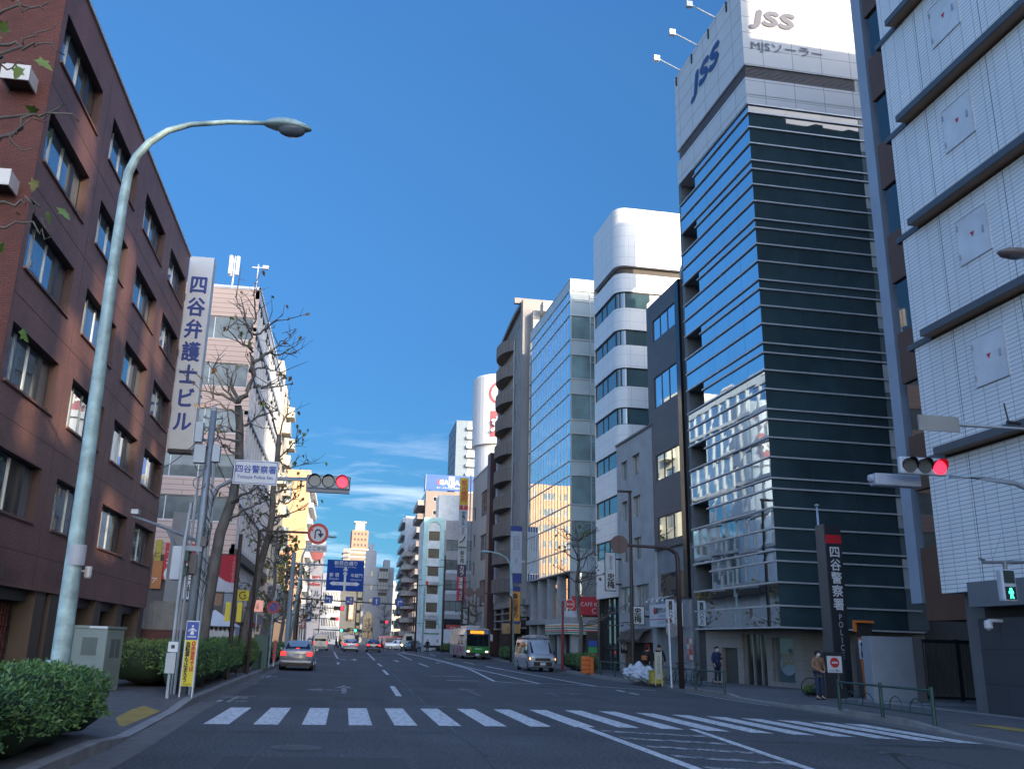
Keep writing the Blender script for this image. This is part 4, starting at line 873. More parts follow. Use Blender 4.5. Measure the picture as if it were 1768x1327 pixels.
mb = MB(); mb.box(.3, 12.6, .5, D_, 0, 5.6, 1); mb.box(0, 14.8, -.15, .4, 5.0, 5.6, 0); [mb.box(0, 14.8, -.12, .0, z, z + .12, 0) for z in (2.9, 3.7, 4.4)]; [mb.box(x, x + .15, -.1, .1, 2.9, 5.0, 0) for x in (.1, 4, 8, 12)]; mb.build('podium', [M('podium_rail', (.22, .22, .22)), M('dark_recess', (.02, .018, .017))], t)
sg = right_thing('blade_sign', 'tall white hanging sign with a blue foot beside the curtain wall building', 'sign', 47.6, -1.35)
mb = MB(); mb.box(-.1, .1, 0, 1.05, 8.0, 12.3, 0); mb.box(-.105, .105, 0, 1.05, 7.1, 7.95, 1); mb.box(-.105, .105, -.01, 1.06, 11.9, 12.4, 1); mb.box(-.05, .05, 1.05, 1.4, 9, 9.2, 0); mb.build('board', [M('board_grey', (.42, .45, .5)), M('sign_navy', (.03, .05, .2))], sg); text(sg, '歯科\n医院\n\n4F', M('lettering_grey', (.2, .22, .25)), (.11, .52, 10.2), (0, 1, 0), (-1, 0, 0), w=.7, h=2.6)
sg = right_thing('blade_sign', 'orange vertical restaurant sign with dark blue ends below the tall white hanging sign', 'sign', 47.6, -1.35)
mb = MB(); mb.box(-.1, .1, 0, .95, 3.4, 6.7, 0); mb.box(-.105, .105, -.01, .96, 6.3, 6.75, 1); mb.box(-.105, .105, -.01, .96, 3.35, 3.6, 1); mb.box(-.05, .05, .95, 1.4, 5, 5.15, 1); mb.build('board', [M('sign_orange2', (.65, .30, .04)), M('sign_navy', (.03, .05, .2))], sg); vtext(sg, '●松屋め', M('lettering_brown', (.12, .03, .02)), (.11, .48, 5.0), (0, 1, 0), (-1, 0, 0), h=2.2, bold=.02)
sg = right_thing('shop_sign', 'yellow orange shop fascia under the balcony apartment', 'sign', 56.0, -.3); mb = MB(); mb.box(0, 7.5, 0, .2, 2.5, 3.5); mb.build('board', M('fascia_orange', (.55, .33, .10)), sg); text(sg, 'そば・うどん', M('lettering_brown', (.12, .03, .02)), (4.2, -.02, 3.0), w=3)

# dark red and beige building on the corner
t = right_thing('maroon_building', 'beige shop building with a dark maroon pier before the crossing', 'building', 76.5, -.1)
bg_ = M('beige_tile', (.40, .36, .32), .6, amt=.08, scale=.8)
hm = [(6.0, 9.6, z, z + 3.0) for z in (5.5, 10.8, 16.0)] + [(1.2, 2.4, z, z + 1.6) for z in (6, 9.4, 12.8, 16.2)]
block(t, 11.4, 9, 21.5, bg_, F=hm, cols=(.33, .66), gm=g_cur, fm=M('frame_maroon', (.07, .025, .025)), fw=.14)
mb = MB(); mb.box(11.42, 13.1, -.35, 8.5, .2, 22.6, 0); mb.box(11.45, 13.05, -.36, -.34, 1.0, 3.0, 1); mb.build('pier', [M('maroon', (.055, .02, .022), .5), M('pier_red', (.4, .03, .04))], t)
mb = MB(); mb.box(.3, 11, -.4, .1, 3.0, 3.8); mb.build('fascia', M('fascia_grey', (.3, .3, .3)), t)
cols_ = [((.60, .40, .03), 3.6, '炭火焼肉'), ((.5, .03, .03), .6, 'BF'), ((.42, .46, .5), 2.2, '中島ビル'), ((.5, .5, .5), 1.0, 'カド'), ((.5, .5, .48), 1.8, 'ノ一'), ((.5, .52, .5), 1.9, '叙々苑'), ((.06, .03, .06), 1.5, 'カラ'), ((.5, .04, .08), 1.7, '酒場'), ((.45, .04, .08), 1.3, 'うた')]
sg = right_thing('sign_stack', 'tall stack of coloured vertical tenant signs topped in yellow at the maroon building', 'sign', 77.0, -1.75); z = 22.0
for i, (c, h, tx) in enumerate(cols_):
    mb = MB(); mb.box(-.12, .12, 0, 1.1, z - h, z - .06); mb.build('sign_box', M('stack%d' % i, c, .5), sg); vtext(sg, tx, whfr if sum(c) < .8 else (M('sign_red', (.5, .03, .03)) if i == 0 else black), (.13, .55, z - h / 2), (0, 1, 0), (-1, 0, 0), h=h * .8, bold=.02); z -= h
mb = MB(); mb.tube([(0, 1.4, 5), (0, 1.4, 22.6)], .08, 6); [mb.tube([(0, 1.0, zz), (0, 1.75, zz)], .04, 6) for zz in (6.5, 10, 14, 18, 21.5)]; mb.build('mast', galv, sg)
for k, (z, tx, c) in enumerate(((4.5, '居酒屋', (.02, .02, .02)), (2.3, '祥', (.03, .03, .03)))): 
    sg = right_thing('blade_sign', ('black upright tavern sign with white writing below the stack of tenant signs', 'small black sign with a white burst character near the bus')[k], 'sign', 74, -1.6 - .1 * k)
    mb = MB(); mb.box(-.1, .1, 0, 1.0, z - 1.2, z + 1.0); mb.build('board', M('tavern_black', c), sg); vtext(sg, tx, whfr, (.11, .5, z), (0, 1, 0), (-1, 0, 0), h=1.7, bold=.02)

# police station at the right edge
t = thing('police_station', 'police station faced in white ribbed panels with dark sloping ledges at the right edge', 'building', (18.0, 26.2, 0.0), -math.pi / 2)
prib = MBRICK('ribbed_white', (.74, .75, .75), (.77, .78, .78), (.27, .28, .29), .55, .125, .011, .5, off=0, bump=.25, amt=.08, scale=.4)
WPs = 18.2; fz = [3.5, 7.72, 11.55, 15.42, 19.3, 23.15, 27.0, 30.9, 34.7, 38.6, 42.4, 46]
for k in range(11):
    mb = MB(); mb.box(0, WPs, 0, .45, fz[k] + .02 if k else 3.5, fz[k + 1] - .2); o = mb.build('wall_panel', prib, t)
    for x in (1.95, 4.87, 7.9, 10.9, 13.9): mb = MB(); mb.box(x - .009, x + .009, -.004, .05, fz[k], fz[k + 1] - .2); mb.build('joint', dkfr, t)
    mb = MB(); z = fz[k + 1]
    pl = lambda x0, x1, p: (mb.box(x0, x1, -p, -p + .05, z - .13, z + .10, 0), mb.box(x0, x1, -p + .05, .3, z - .12, z + .05, 1))
    mb.box(-.3, .95, -.05, .44, z - .2, z, 0); pl(.95, WPs, .42); mb.build('ledge', [M('ledge_slate', (.075, .085, .10), .5), M('soffit_brown', (.26, .16, .10), .6)], t)
    if k in (1, 2, 3, 4, 5):
        zc = (fz[k] + fz[k + 1]) / 2 + .38; mb = MB(); mb.box(2.74, 4.06, -.03, .0, zc - .72, zc + .72, 0)
        for a, b, c, d in ((2.70, 4.10, .72, .75), (2.70, 4.10, -.75, -.72)): mb.box(a, b, -.045, -.0, zc + c, zc + d, 1)
        mb.box(2.70, 2.735, -.045, -.0, zc - .72, zc + .72, 1); mb.box(4.065, 4.10, -.045, 0, zc - .72, zc + .72, 1); o = mb.build('access_panel', [M('panel_white', (.64, .655, .67), .5), M('panel_frame', (.55, .57, .6), .5)], t)
        mb = MB(); mb.prism([(-.085, .06), (0, -.09), (.085, .06)], (3.38, -.035, zc + .05), (1, 0, 0), (0, 0, 1), .01); mb.build('red_mark', M('mark_red', (.5, .02, .05), .5), o)
        mb = MB(); mb.box(3.8, 3.88, -.05, -.03, zc - .1, zc + .12); mb.build('latch', alu, o)
        for q in (.4, -.55): mb = MB(); mb.box(2.72, 2.78, -.06, -.03, zc + q, zc + q + .16); mb.build('hinge', alu, o)
mb = MB(); mb.box(.3, WPs, .5, 6.5, .0, 45.9, 0); mb.box(.3, 36, 6.5, 32, 0, 36.1, 0); mb.box(1.2, WPs, .2, 1.0, 0, 2.75, 1); mb.box(1.2, WPs, .45, 1.0, 2.75, 3.5, 2); mb.build('base', [M('core_slate', (.12, .125, .13), .6), MBRICK('dark_granite', (.045, .05, .058), (.042, .047, .055), (.02, .022, .025), 1.8, .95, .012, .5, amt=.1, bump=.1), M('dark_recess', (.02, .018, .017))], t)
mb = MB(); mb.box(1.35, WPs, -.12, .44, 3.05, 3.75); mb.build('canopy', M('canopy_slate', (.14, .15, .165), .6, amt=.1), t)
mb = MB(); mb.box(1.5, 1.66, -.35, -.05, 1.0, 1.1); 
mb = MB(); mb.lathe([(.02, -.12), (.11, -.05), (.11, .1), (.08, .16)], (2.2, -.22, 2.5), 12); mb.box(2.15, 2.25, -.2, .2, 2.62, 2.7); mb.build('camera_dome', M('lamp_white', (.6, .6, .6)), t)
mb = MB(); mb.box(-3.9, -3.3, 1.5, 2.6, 3.4, 46, 0); mb.build('fin_wall', M('fin_slate', (.30, .35, .42), .55, amt=.1, scale=.8), t)
mb = MB()
for k in range(11): z = 3.3 + 3.86 * k; mb.box(-2.8, .28, 1.0 + .3, 3.6, z - .5 if k == 0 else z, z + 1.9, 0); mb.box(-2.7, .25, 1.4, 3.5, z + 1.9, z + 3.86, 1)
mb.build('recess_panel', [M('rust_panel', (.12, .055, .03), .6), g_win], t)
mb = MB(); mb.box(-6, .25, 6.5, 20, .0, 3.4, 1); mb.box(-5.0, .25, 5.2, 9, 3.4, 20, 0); mb.build('rear_wing', [M('core_slate', (.12, .125, .13)), M('granite_blue', (.06, .07, .085))], t)
gt = thing('metal_gate', 'dark slatted sliding gate between the low grey wall and the police station', 'gate', (20.9, 31.9, .15), -.12)
mb = MB(); [mb.box(.1 * k, .1 * k + .06, 0, .05, .12, 2.0) for k in range(12)]; [mb.box(1.35 + .1 * k, 1.41 + .1 * k, 0, .05, .12, 2.0) for k in range(16)]; mb.build('slat', M('gate_grey', (.085, .08, .07), .5), gt)
mb = MB(); mb.box(0, 3, -.01, .06, 2.0, 2.12); mb.box(0, 3, -.01, .06, .05, .15); mb.box(1.22, 1.33, -.03, .08, 0, 2.15); mb.build('frame', dkfr, gt)
t = thing('low_wall', 'plain light grey rendered wall block beside the police pylon', 'wall', (17.95, 30.3, .15), .05)
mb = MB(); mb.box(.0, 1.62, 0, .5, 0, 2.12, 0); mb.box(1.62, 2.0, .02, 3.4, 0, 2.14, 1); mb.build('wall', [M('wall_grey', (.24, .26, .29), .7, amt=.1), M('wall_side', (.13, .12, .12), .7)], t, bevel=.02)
# ================================================================ beyond the crossing
t = right_thing('office_block', 'grey office block with ribbon windows at the far right corner of the crossing', 'building', 120, 1)
def world_thing(name, label, cat, x, y, rz=0.0): return thing(name, label, cat, (x, y, gz(y)), rz)
bpy.data.objects.remove(t)
t = world_thing('office_block', 'grey office block with ribbon windows at the far right corner of the crossing', 'building', 14.95, 147)
Fh = [(.5, 5.0, z, z + 1.7) for z in (6.0, 9.2, 12.4, 15.6)]
block(t, 8, 12, 18.6, M('office_grey', (.31, .31, .31), .7), F=Fh, cols=(.2, .4, .6, .8), gm=g_cur, fm=dkfr)
mb = MB(); [mb.box(.3 + k * .9, .36 + k * .9, -.02, .02, 18.8, 20.5) for k in range(9)]; mb.box(.3, 7.6, -.02, .02, 20.4, 20.5); mb.box(.3, 7.6, .02, .06, 18.8, 20.4, 1); mb.build('roof_screen', [galv, M('screen_grey', (.25, .25, .26))], t)
mb = MB(); mb.box(.4, 5.2, -.06, .2, 1.0, 4.9, 0); mb.box(.3, 5.3, -.1, .2, 4.9, 5.4, 1); mb.build('shop_front', [g_win, M('fascia_grey', (.3, .3, .3))], t)
mb = MB(); mb.box(.9, 5.0, -.25, -.1, 3.2, 4.0); o = mb.build('fascia_sign', M('fascia_red', (.45, .06, .05)), t); text(t, '★ Bar del Centro', whfr, (3, -.27, 3.6), w=3)
for z in (7.9, 11.1, 14.3): mb = MB(); mb.box(.6, 4.9, -.04, 0, z - 2.3, z - 1.8); mb.build('banner', M('banner_white', (.5, .52, .54)), t)
mb = MB(); mb.box(-.6, 4.2, 4, 9, 18.7, 25.2); mb.build('lift_house', M('white_render', (.68, .67, .63)), t)
mint = M('mint_render', (.36, .56, .54), .7)
t = world_thing('mint_building', 'slim white building with mint green piers and an arched top at the far corner', 'building', 11.75, 146.5)
Fm = [(.75, 2.5, z, z + 1.5) for z in (3.0, 5.8, 8.6, 11.4, 14.2, 17.0)]
Lm = [(1.5, 2.6, z, z + 1.5) for z in (5.8, 8.6, 11.4, 14.2, 17.0)] + [(5, 6.1, z, z + 1.5) for z in (5.8, 8.6, 11.4, 14.2, 17.0)]
mb = MB(); wall(mb, (0, 0, 0), FX, FN, 3.2, 0, 20.6, Fm, .15, 0); wall(mb, *LFT(11), 11, 0, 20.6, Lm, .15, 0); shell(mb, 3.2, 11, 0, 20.6, ('f', 'l'), 0); mb.build('wall', M('mint_white', (.58, .60, .58), .7), t)
windows(t, (0, 0, 0), FX, FN, Fm, (.25, .5, .75), fm=M('frame_brown', (.12, .09, .06)), gm=MGLASS('glass_tan', (.14, .12, .08), ior=1.5)); windows(t, *LFT(11), Lm, (), fm=alu)
mb = MB(); mb.box(-.12, .55, -.18, .2, 0, 20.7); mb.box(2.65, 3.25, -.18, .2, 0, 20.7); mb.box(-.15, .2, .25, 1.2, 0, 20.6)
arch = [(.55 + 1.05 * (1 - math.cos(math.pi * k / 10)), 18.9 + 1.1 * math.sin(math.pi * k / 10)) for k in range(11)]
mb.prism([(.55, 20.7)] + [(.55, 18.9)] + arch[1:-1] + [(2.65, 18.9), (2.65, 20.7)], (0, -.0, 0), (1, 0, 0), (0, 0, 1), .17); mb.build('pier', mint, t)
mb = MB(); mb.box(.5, 2.7, -.32, -.19, 9.95, 10.55, 0); mb.box(.4, 2.6, -.35, -.19, 4.75, 5.5, 0); mb.box(.5, .95, -.325, -.32, 9.95, 10.55, 1); mb.build('fascia_sign', [M('board_pale', (.45, .45, .45)), M('sign_red', (.5, .03, .03))], t); text(t, 'COSMO', black, (1.85, -.34, 10.25), w=1.4); text(t, 'COSMO+', black, (1.5, -.36, 5.1), w=1.8)
br1 = M('tower_brown', (.23, .185, .16), .7, amt=.05); br2 = M('tower_terracotta', (.40, .235, .15), .7, amt=.05)
t = world_thing('brown_tower', 'brown and terracotta apartment tower under a blue rooftop billboard', 'building', 15.2, 190); t.scale = (1, 1, .955)
mb = MB(); mb.box(0, 14, 0, 16, 0, 27.6, 1); mb.box(0, 14, 0, 16, 27.6, 33.4, 0); mb.build('wall', [br1, br2], t)
hw = [(1.6, 3.0, z, z + .95) for z in (31.2, 28.2, 25.0, 22.1)]; windows(t, (0, 0, 0), FX, FN, hw, (.5,), inset=-.05, fm=whfr)
for k in range(11):
    mb = MB(); z = 31.4 - 3.0 * k; mb.box(-1.6, -.02, .6, 14, z - 1.0, z, 0); mb.box(-1.6, -.02, .6, 14, z - 1.15, z - 1.0, 1); mb.box(-.05, .0, .8, 14, z + .05, z + 1.8, 2); mb.build('balcony', [br1 if k % 2 else M('balcony_tan', (.34, .29, .25)), M('slab_grey', (.3, .28, .27)), g_win], t)
sg = world_thing('billboard', 'blue rooftop billboard with white and red lettering on the brown apartment tower', 'billboard', 15.0, 189.8); sg.location.z += 31.9; sg.scale = (1, 1, .86)
mb = MB(); mb.box(.1, 13, 0, .4, .3, 4.1, 0); mb.box(.0, .1, 0, 4, .3, 4.1, 1); [mb.tube([(x, .8, 0), (x, .8, 4)], .1, 6) for x in (1, 5, 9)]; mb.build('board', [M('billboard_blue', (.03, .10, .33)), M('billboard_side', (.3, .36, .45))], sg)
mb = MB(); mb.box(4.95, 6.2, -.06, -.01, 1.2, 3.8, 0); mb.build('emblem', whfr, sg); mb = MB(); mb.box(2.6, 2.95, -.06, -.01, 1.7, 2.9, 0); mb.build('red_bar', M('sign_red', (.5, .03, .03)), sg); text(sg, 'GA', whfr, (3.95, -.08, 2.3), w=1.8, h=1.15, bold=.04); text(sg, 'L', M('billboard_blue', (.03, .10, .33)), (5.5, -.09, 2.3), h=1.15, bold=.04); text(sg, 'A', whfr, (6.75, -.08, 2.3), w=.95, h=1.15, bold=.04); text(sg, 'ガリ・ステーション門院ですP', whfr, (5.2, -.08, .9), w=5.6, bold=.02)
t = world_thing('brown_block', 'stepped brown and white balcony block far up the right side', 'building', 13.4, 208)
mb = MB(); mb.box(0, 9, 0, 20, 0, 21, 0); mb.build('wall', M('block_maroon', (.18, .10, .09)), t)
for k in range(7):
    mb = MB(); z = 20.6 - 2.9 * k; mb.box(-1.4, 0, .3, 19, z - 1.0, z, 0); mb.box(-.9, 2.5, -1.0, -.02, z - 1.0, z, 0); mb.box(-.04, 0, .5, 19, z, z + 1.7, 1); mb.build('balcony', [M('balcony_pale', (.40, .38, .36)), g_win], t)
t = world_thing('pale_block', 'grey white balcony block standing behind the brown tower', 'building', 12.6, 214); mb = MB(); mb.box(0, 6, 0, 20, 0, 29.5); mb.build('wall', M('pale_grey', (.42, .44, .46)), t)
for k in range(9): mb = MB(); mb.box(-.7, 0, .2, 19, 28 - 3 * k, 29 - 3 * k); mb.box(-.03, 0, .5, 19, 26.3 - 3 * k, 28 - 3 * k, 1); mb.build('balcony', [M('pale_grey2', (.38, .40, .42)), g_win], t)
# round sign tower behind the apartment
t = world_thing('round_sign_tower', 'white cylindrical rooftop sign drum with a red ring emblem behind the balcony apartment', 'sign', 23.0, 143)
mb = MB(); mb.lathe([(3.9, 0), (3.9, 31.9), (4.4, 31.95), (4.4, 32.6), (4.4, 43.2), (4.2, 43.5)], (0, 0, 0), 40); mb.build('drum', M('drum_white', (.56, .56, .56), .6, amt=.05), t, smooth=False)
def onring(nm, z, w_, h_, mat, a0, rr=4.46):
    mb = MB(); n = 10
    for k in range(n):
        a, b = a0 + (k / n - .5) * w_ / rr, a0 + ((k + 1) / n - .5) * w_ / rr; mb.face([(rr * math.sin(a), -rr * math.cos(a), z), (rr * math.sin(b), -rr * math.cos(b), z), (rr * math.sin(b), -rr * math.cos(b), z + h_), (rr * math.sin(a), -rr * math.cos(a), z + h_)])
    mb.build(nm, mat, t)
onring('red_panel', 33.0, 3.0, 4.2, M('drum_red', (.36, .10, .11)), -.15)
mb = MB()
for k in range(28):
    a, b = 2 * math.pi * k / 28, 2 * math.pi * (k + 1) / 28; q = []
    for r, g_ in ((1.55, a), (1.55, b), (1.95, b), (1.95, a)):
        th = -.12 + r * math.sin(g_) / 4.46; q.append((4.47 * math.sin(th), -4.47 * math.cos(th), 40.2 + r * math.cos(g_)))
    mb.face(q)
mb.build('ring_emblem', M('drum_red', (.36, .10, .11)), t); text(t, '丸', whfr, (-.75, -4.55, 35.0), h=2.4, bold=.04)
# slate high-rise
t = world_thing('slate_highrise', 'slate blue high-rise with white balconies far behind the round sign drum', 'building', 33.5, 300)
block(t, 24, 24, 74, M('slate_blue', (.12, .17, .22), .5), Lf=grid(1, 23, 5, 2, 3.2, 22, 2.6, 1.6), fm=alu, fw=.15)
for k in range(20): mb = MB(); z = 72 - 3.2 * k; mb.box(3.5, 14, -1.4, -.02, z - 1.1, z); mb.build('balcony', M('balcony_white', (.5, .52, .55)), t)
mb = MB(); mb.box(4, 24, -.1, 0, 0, 74); mb.build('front_wall', M('highrise_front', (.28, .32, .36)), t)
# tower block straight ahead
t = world_thing('tall_tower', 'tall cream apartment tower with a terracotta top far ahead over the road', 'building', -4.2, 600)
Ht = 67; mb = MB(); mb.prism([(0, 3), (4, 0), (15, 0), (19, 3), (19, 18), (0, 18)], (0, 0, 0), (1, 0, 0), (0, 1, 0), Ht - 9, 0); mb.prism([(5, .0), (15.5, .0), (16, 16), (4, 16)], (0, 0, Ht - 9), (1, 0, 0), (0, 1, 0), 12, 1); mb.prism([(7, 2), (13, 2), (13, 10), (7, 10)], (0, 0, Ht + 3), (1, 0, 0), (0, 1, 0), 5, 0); mb.box(6, 14, 1.5, 11, Ht + 8, Ht + 9, 0)
mb.build('wall', [M('tower_cream', (.52, .46, .37), .7), M('tower_red', (.42, .20, .13), .7)], t)
for k in range(20):
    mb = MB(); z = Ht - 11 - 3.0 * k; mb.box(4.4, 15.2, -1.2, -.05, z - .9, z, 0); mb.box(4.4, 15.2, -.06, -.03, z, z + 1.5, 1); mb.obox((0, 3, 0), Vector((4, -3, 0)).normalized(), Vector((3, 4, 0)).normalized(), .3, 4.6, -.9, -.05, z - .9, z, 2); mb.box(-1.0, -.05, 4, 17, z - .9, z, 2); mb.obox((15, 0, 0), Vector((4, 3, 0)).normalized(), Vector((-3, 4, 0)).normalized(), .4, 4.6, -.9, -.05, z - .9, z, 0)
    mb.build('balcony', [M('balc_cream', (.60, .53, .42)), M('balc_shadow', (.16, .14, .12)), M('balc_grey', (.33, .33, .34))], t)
for k in range(3): windows(t, (5, -.06, Ht - 8), FX, FN, [(1.3 + 2.3 * j, 2.6 + 2.3 * j, 3.6 * k + .6, 3.6 * k + 2.2) for j in range(4)], (), inset=-.05, fm=dkfr)
# church-like grey building with a big arch
t = world_thing('arched_hall', 'grey building with a large arched window and stacked bay windows straight ahead', 'building', 3.6, 212)
cgr = M('hall_grey', (.33, .35, .38), .7, amt=.06)
mb = MB(); mb.box(0, 6.8, 0, 12, 0, 17.2, 0); mb.box(.2, 2.6, 1, 8, 17.2, 21.0, 0); mb.box(.8, 1.9, 1.5, 6, 21, 22.6, 0); mb.box(4.4, 5.8, 1, 6, 17.2, 19.0, 0); mb.box(-.3, 4.6, -.6, 0, 0, 9.0, 0); mb.build('wall', cgr, t)
mb = MB(); ap = [(1.1 * math.cos(math.pi * k / 12) + 1.5, 5.0 + 2.2 * math.sin(math.pi * k / 12)) for k in range(13)]; mb.prism([(2.6, 1.5)] + ap + [(.4, 1.5)], (0, -.62, 0), (1, 0, 0), (0, 0, 1), .06); mb.build('arched_window', g_win, t)
mb = MB(); [mb.box(x, x + .12, -.75, -.66, 1.5, 7.0) for x in (.9, 1.5, 2.1)]; mb.box(.4, 2.6, -.75, -.66, 3.9, 4.1); mb.build('mullion', cgr, t)
for z in (9.2, 12.2, 14.6): mb = MB(); mb.box(3.2, 5.6, -.7, .02, z, z + 1.6, 0); mb.box(3.4, 5.4, -.05, 0, z + 1.65, z + 2.4, 1); [mb.box(3.2 + .6 * k, 3.26 + .6 * k, -.74, -.7, z, z + 1.6, 1) for k in range(5)]; mb.build('bay_window', [M('bay_glass', (.25, .28, .28), .3), dkfr], t)
for z in (7.5, 10.6, 13.6): mb = MB(); mb.box(1.5, 2.0, -.05, .0, z + 1.5, z + 2.6); mb.build('window', g_win, t)
t = world_thing('glass_office', 'low glass gridded office between the tall tower and the arched hall', 'building', .5, 216); block(t, 3.6, 10, 16.3, M('office_dark', (.15, .16, .17)), F=grid(.1, 3.5, 2, 2, 2.8, 5, 1.5, 2.2), gm=MGLASS('glass_pale', (.2, .25, .23)), fm=galv)
t = world_thing('dark_block', 'dark grey block with a lit yellow upright sign left of the arched hall', 'building', -1.3, 206); block(t, 3.4, 10, 13.5, M('block_dark', (.10, .105, .11)), F=grid(1.6, 3.3, 1, 2, 2.9, 4, 1.3, 1.5), fm=dkfr)
sg = world_thing('blade_sign', 'orange and white upright sign on the dark block left of the arched hall', 'sign', .6, 205); mb = MB(); mb.box(0, 1.0, 0, .3, 5.3, 9.2); mb.build('board', M('sign_tan', (.5, .3, .18)), sg); vtext(sg, 'カラオケ', whfr, (.5, -.02, 7.2), h=3.4, bold=.02)
t = world_thing('white_slot_building', 'white building with rows of narrow upright windows left of the dark block', 'building', -5.4, 202); Fh = [(.3 + .34 * j, .48 + .34 * j, 1.0 + 2.7 * k, 2.6 + 2.7 * k) for k in range(5) for j in range(10)]
mb = MB(); wall(mb, (0, 0, 0), FX, FN, 3.9, 0, 14.8, Fh, .15); shell(mb, 3.9, 10, 0, 14.8, ('f',)); mb.build('wall', M('slot_white', (.62, .63, .64)), t)
mb = MB(); mb.box(.1, 3.8, .14, .16, .5, 14.5); mb.build('window_strip', g_win, t)
t = world_thing('sign_building', 'narrow maroon and white building stacked with shop signs behind the blue guide sign', 'building', -9.6, 200); block(t, 4.0, 8, 18.0, M('sign_block_white', (.55, .5, .5)), F=[(.3, 1.0, 3 + 2.6 * k, 4.6 + 2.6 * k) for k in range(5)], fm=dkfr)
for k, (z, c) in enumerate(((4.5, (.5, .5, .5)), (7, (.5, .48, .46)), (9.3, (.45, .44, .46)), (12, (.5, .08, .08)))): mb = MB(); mb.box(1.2, 3.8, -.3, -.02, z, z + 1.9); mb.build('sign_panel', M('signp%d' % k, c), t); text(t, ('珈琲', '二〇〇\n倍', 'ビル', '本店')[k], black if k < 3 else whfr, (2.5, -.33, z + .95), h=1.3, bold=.02)
mb = MB(); mb.lathe([(1.4, 0), (1.4, .2), (1.2, .22)], (0, 0, 0), 20); o = mb.build('round_emblem', M('emblem_pink', (.55, .15, .12)), t); o.location = (2.6, -.1, 18.6); o.rotation_euler = (math.pi / 2, 0, 0)
mb = MB(); mb.box(.8, 4.4, 0, 1.0, 18.2, 21.5); mb.build('roof_sign', whfr, t)
# more distance: a row of pale blocks down the far street and a water tank house
for i, (x, y, W_, H_, c) in enumerate(((8.6, 260, 6, 12, (.50, .46, .38)), (13, 300, 9, 17, (.5, .47, .42)), (-13, 262, 7, 15, (.45, .43, .42)), (-6, 320, 6, 13, (.42, .42, .44)), (3, 340, 8, 14, (.45, .44, .43)))):
    t = world_thing('distant_building', ('small sunlit cream block with a round water tank on its roof far up the road', 'tall pale block behind the brown balcony blocks far up the road', 'pale block beyond the orange building far up the road', 'grey block far up the road behind the shop signs', 'low pale block closing the end of the road')[i], 'building', x, y)
    block(t, W_, 12, H_, M('far%d' % i, c), F=grid(.3, W_ - .3, 3, 2, 3.0, int(H_ / 3) - 1, 1.2, 1.4))
    if i == 0: mb = MB(); mb.lathe([(.2, 0), (1.0, .5), (1.3, 1.3), (1.0, 2.1), (.2, 2.6)], (3.8, 2, 15.0), 16); [mb.tube([(3.8 + a, 2 + b, 12), (3.8 + a * .8, 2 + b * .8, 15.6)], .12, 6) for a, b in ((1, 1), (-1, 1), (1, -1), (-1, -1))]; mb.build('water_tank', M('tank_cream', (.6, .55, .45)), t)
# ---- rear and out-of-view buildings, with blockers and a slit screen added for the light
t = thing('south_building', 'grey office building along the street south of the police station with an added screen slit to throw light patches', 'building', (18.2, -60, 0)); mb = MB()
mb.box(0, 24, 0, 67.9, 0, 21, 0); mb.box(0, 3, 0, 28, 21, 44, 0); mb.build('wall', greyr, t)
sl = []
def slit(yb, zb, w_, h, n=3, sp=.55, sw=.5):
    d = 27.2 / math.sin(az); y = yb - d * math.cos(az) + 60; z = zb + d * math.tan(el)
    for k in range(n): sl.append((y + (k - (n - 1) / 2) * sp - sw / 2, y + (k - (n - 1) / 2) * sp + sw / 2, z, z + h))
for a in ((37.4, 8.6, 0, 6.5, 3), (33.0, 12.2, 0, 3.6, 3), (39.6, 12.8, 0, 2.6, 4), (28.2, 7.2, 0, 3.8, 4), (25.2, 6.3, 0, 2.2, 3), (30.2, 10.0, 0, 3.2, 3), (35.5, 4.2, 0, 2.4, 5), (41.2, 8.2, 0, 1.6, 2), (26.4, 14.5, 0, 2.8, 3)): slit(*a)
sl.sort(); out = []
for h in sl:
    if all(h[0] > o[1] + .02 or h[1] < o[0] - .02 or h[2] > o[3] or h[3] < o[2] for o in out) : out.append(h)
mb = MB(); wall(mb, (0, 28, 0), (0, 1, 0), (1, 0, 0), 39.9, 21, 44, [(a - 28, b - 28, c, d) for a, b, c, d in out if a > 28.1 and b < 67], .01); mb.build('roof_screen', greyr, t)  # unseen screen added; its slits let sun patches onto the brick facade
t = thing('rear_block', 'plain grey shade block added unseen behind the police station', 'building', (26, -10, 0)); mb = MB(); mb.box(0, 7.5, 0, 20, 36, 54); mb.box(1, 6, 2, 18, 54, 56); mb.build('wall', greyr, t)  # added out of view to keep sun off the beige office's street side
t = thing('rear_block', 'dark low building behind the metal gate', 'building', (25.7, 39, 0)); mb = MB(); mb.box(0, 20, 0, 18, 0, 17); mb.box(0, 20, -.1, 18.1, 17, 17.3); mb.build('wall', M('rear_dark', (.07, .075, .08), .8), t)
t = thing('rear_block', 'grey shade slab added unseen behind the beige shop building with the maroon pier', 'building', (26, 92, 0)); mb = MB(); mb.box(0, 22, 0, 28, 0, 29.5); mb.box(2, 20, 2, 26, 29.5, 31); mb.build('wall', greyr, t)  # hidden slab put in so the far corner buildings stand in shade
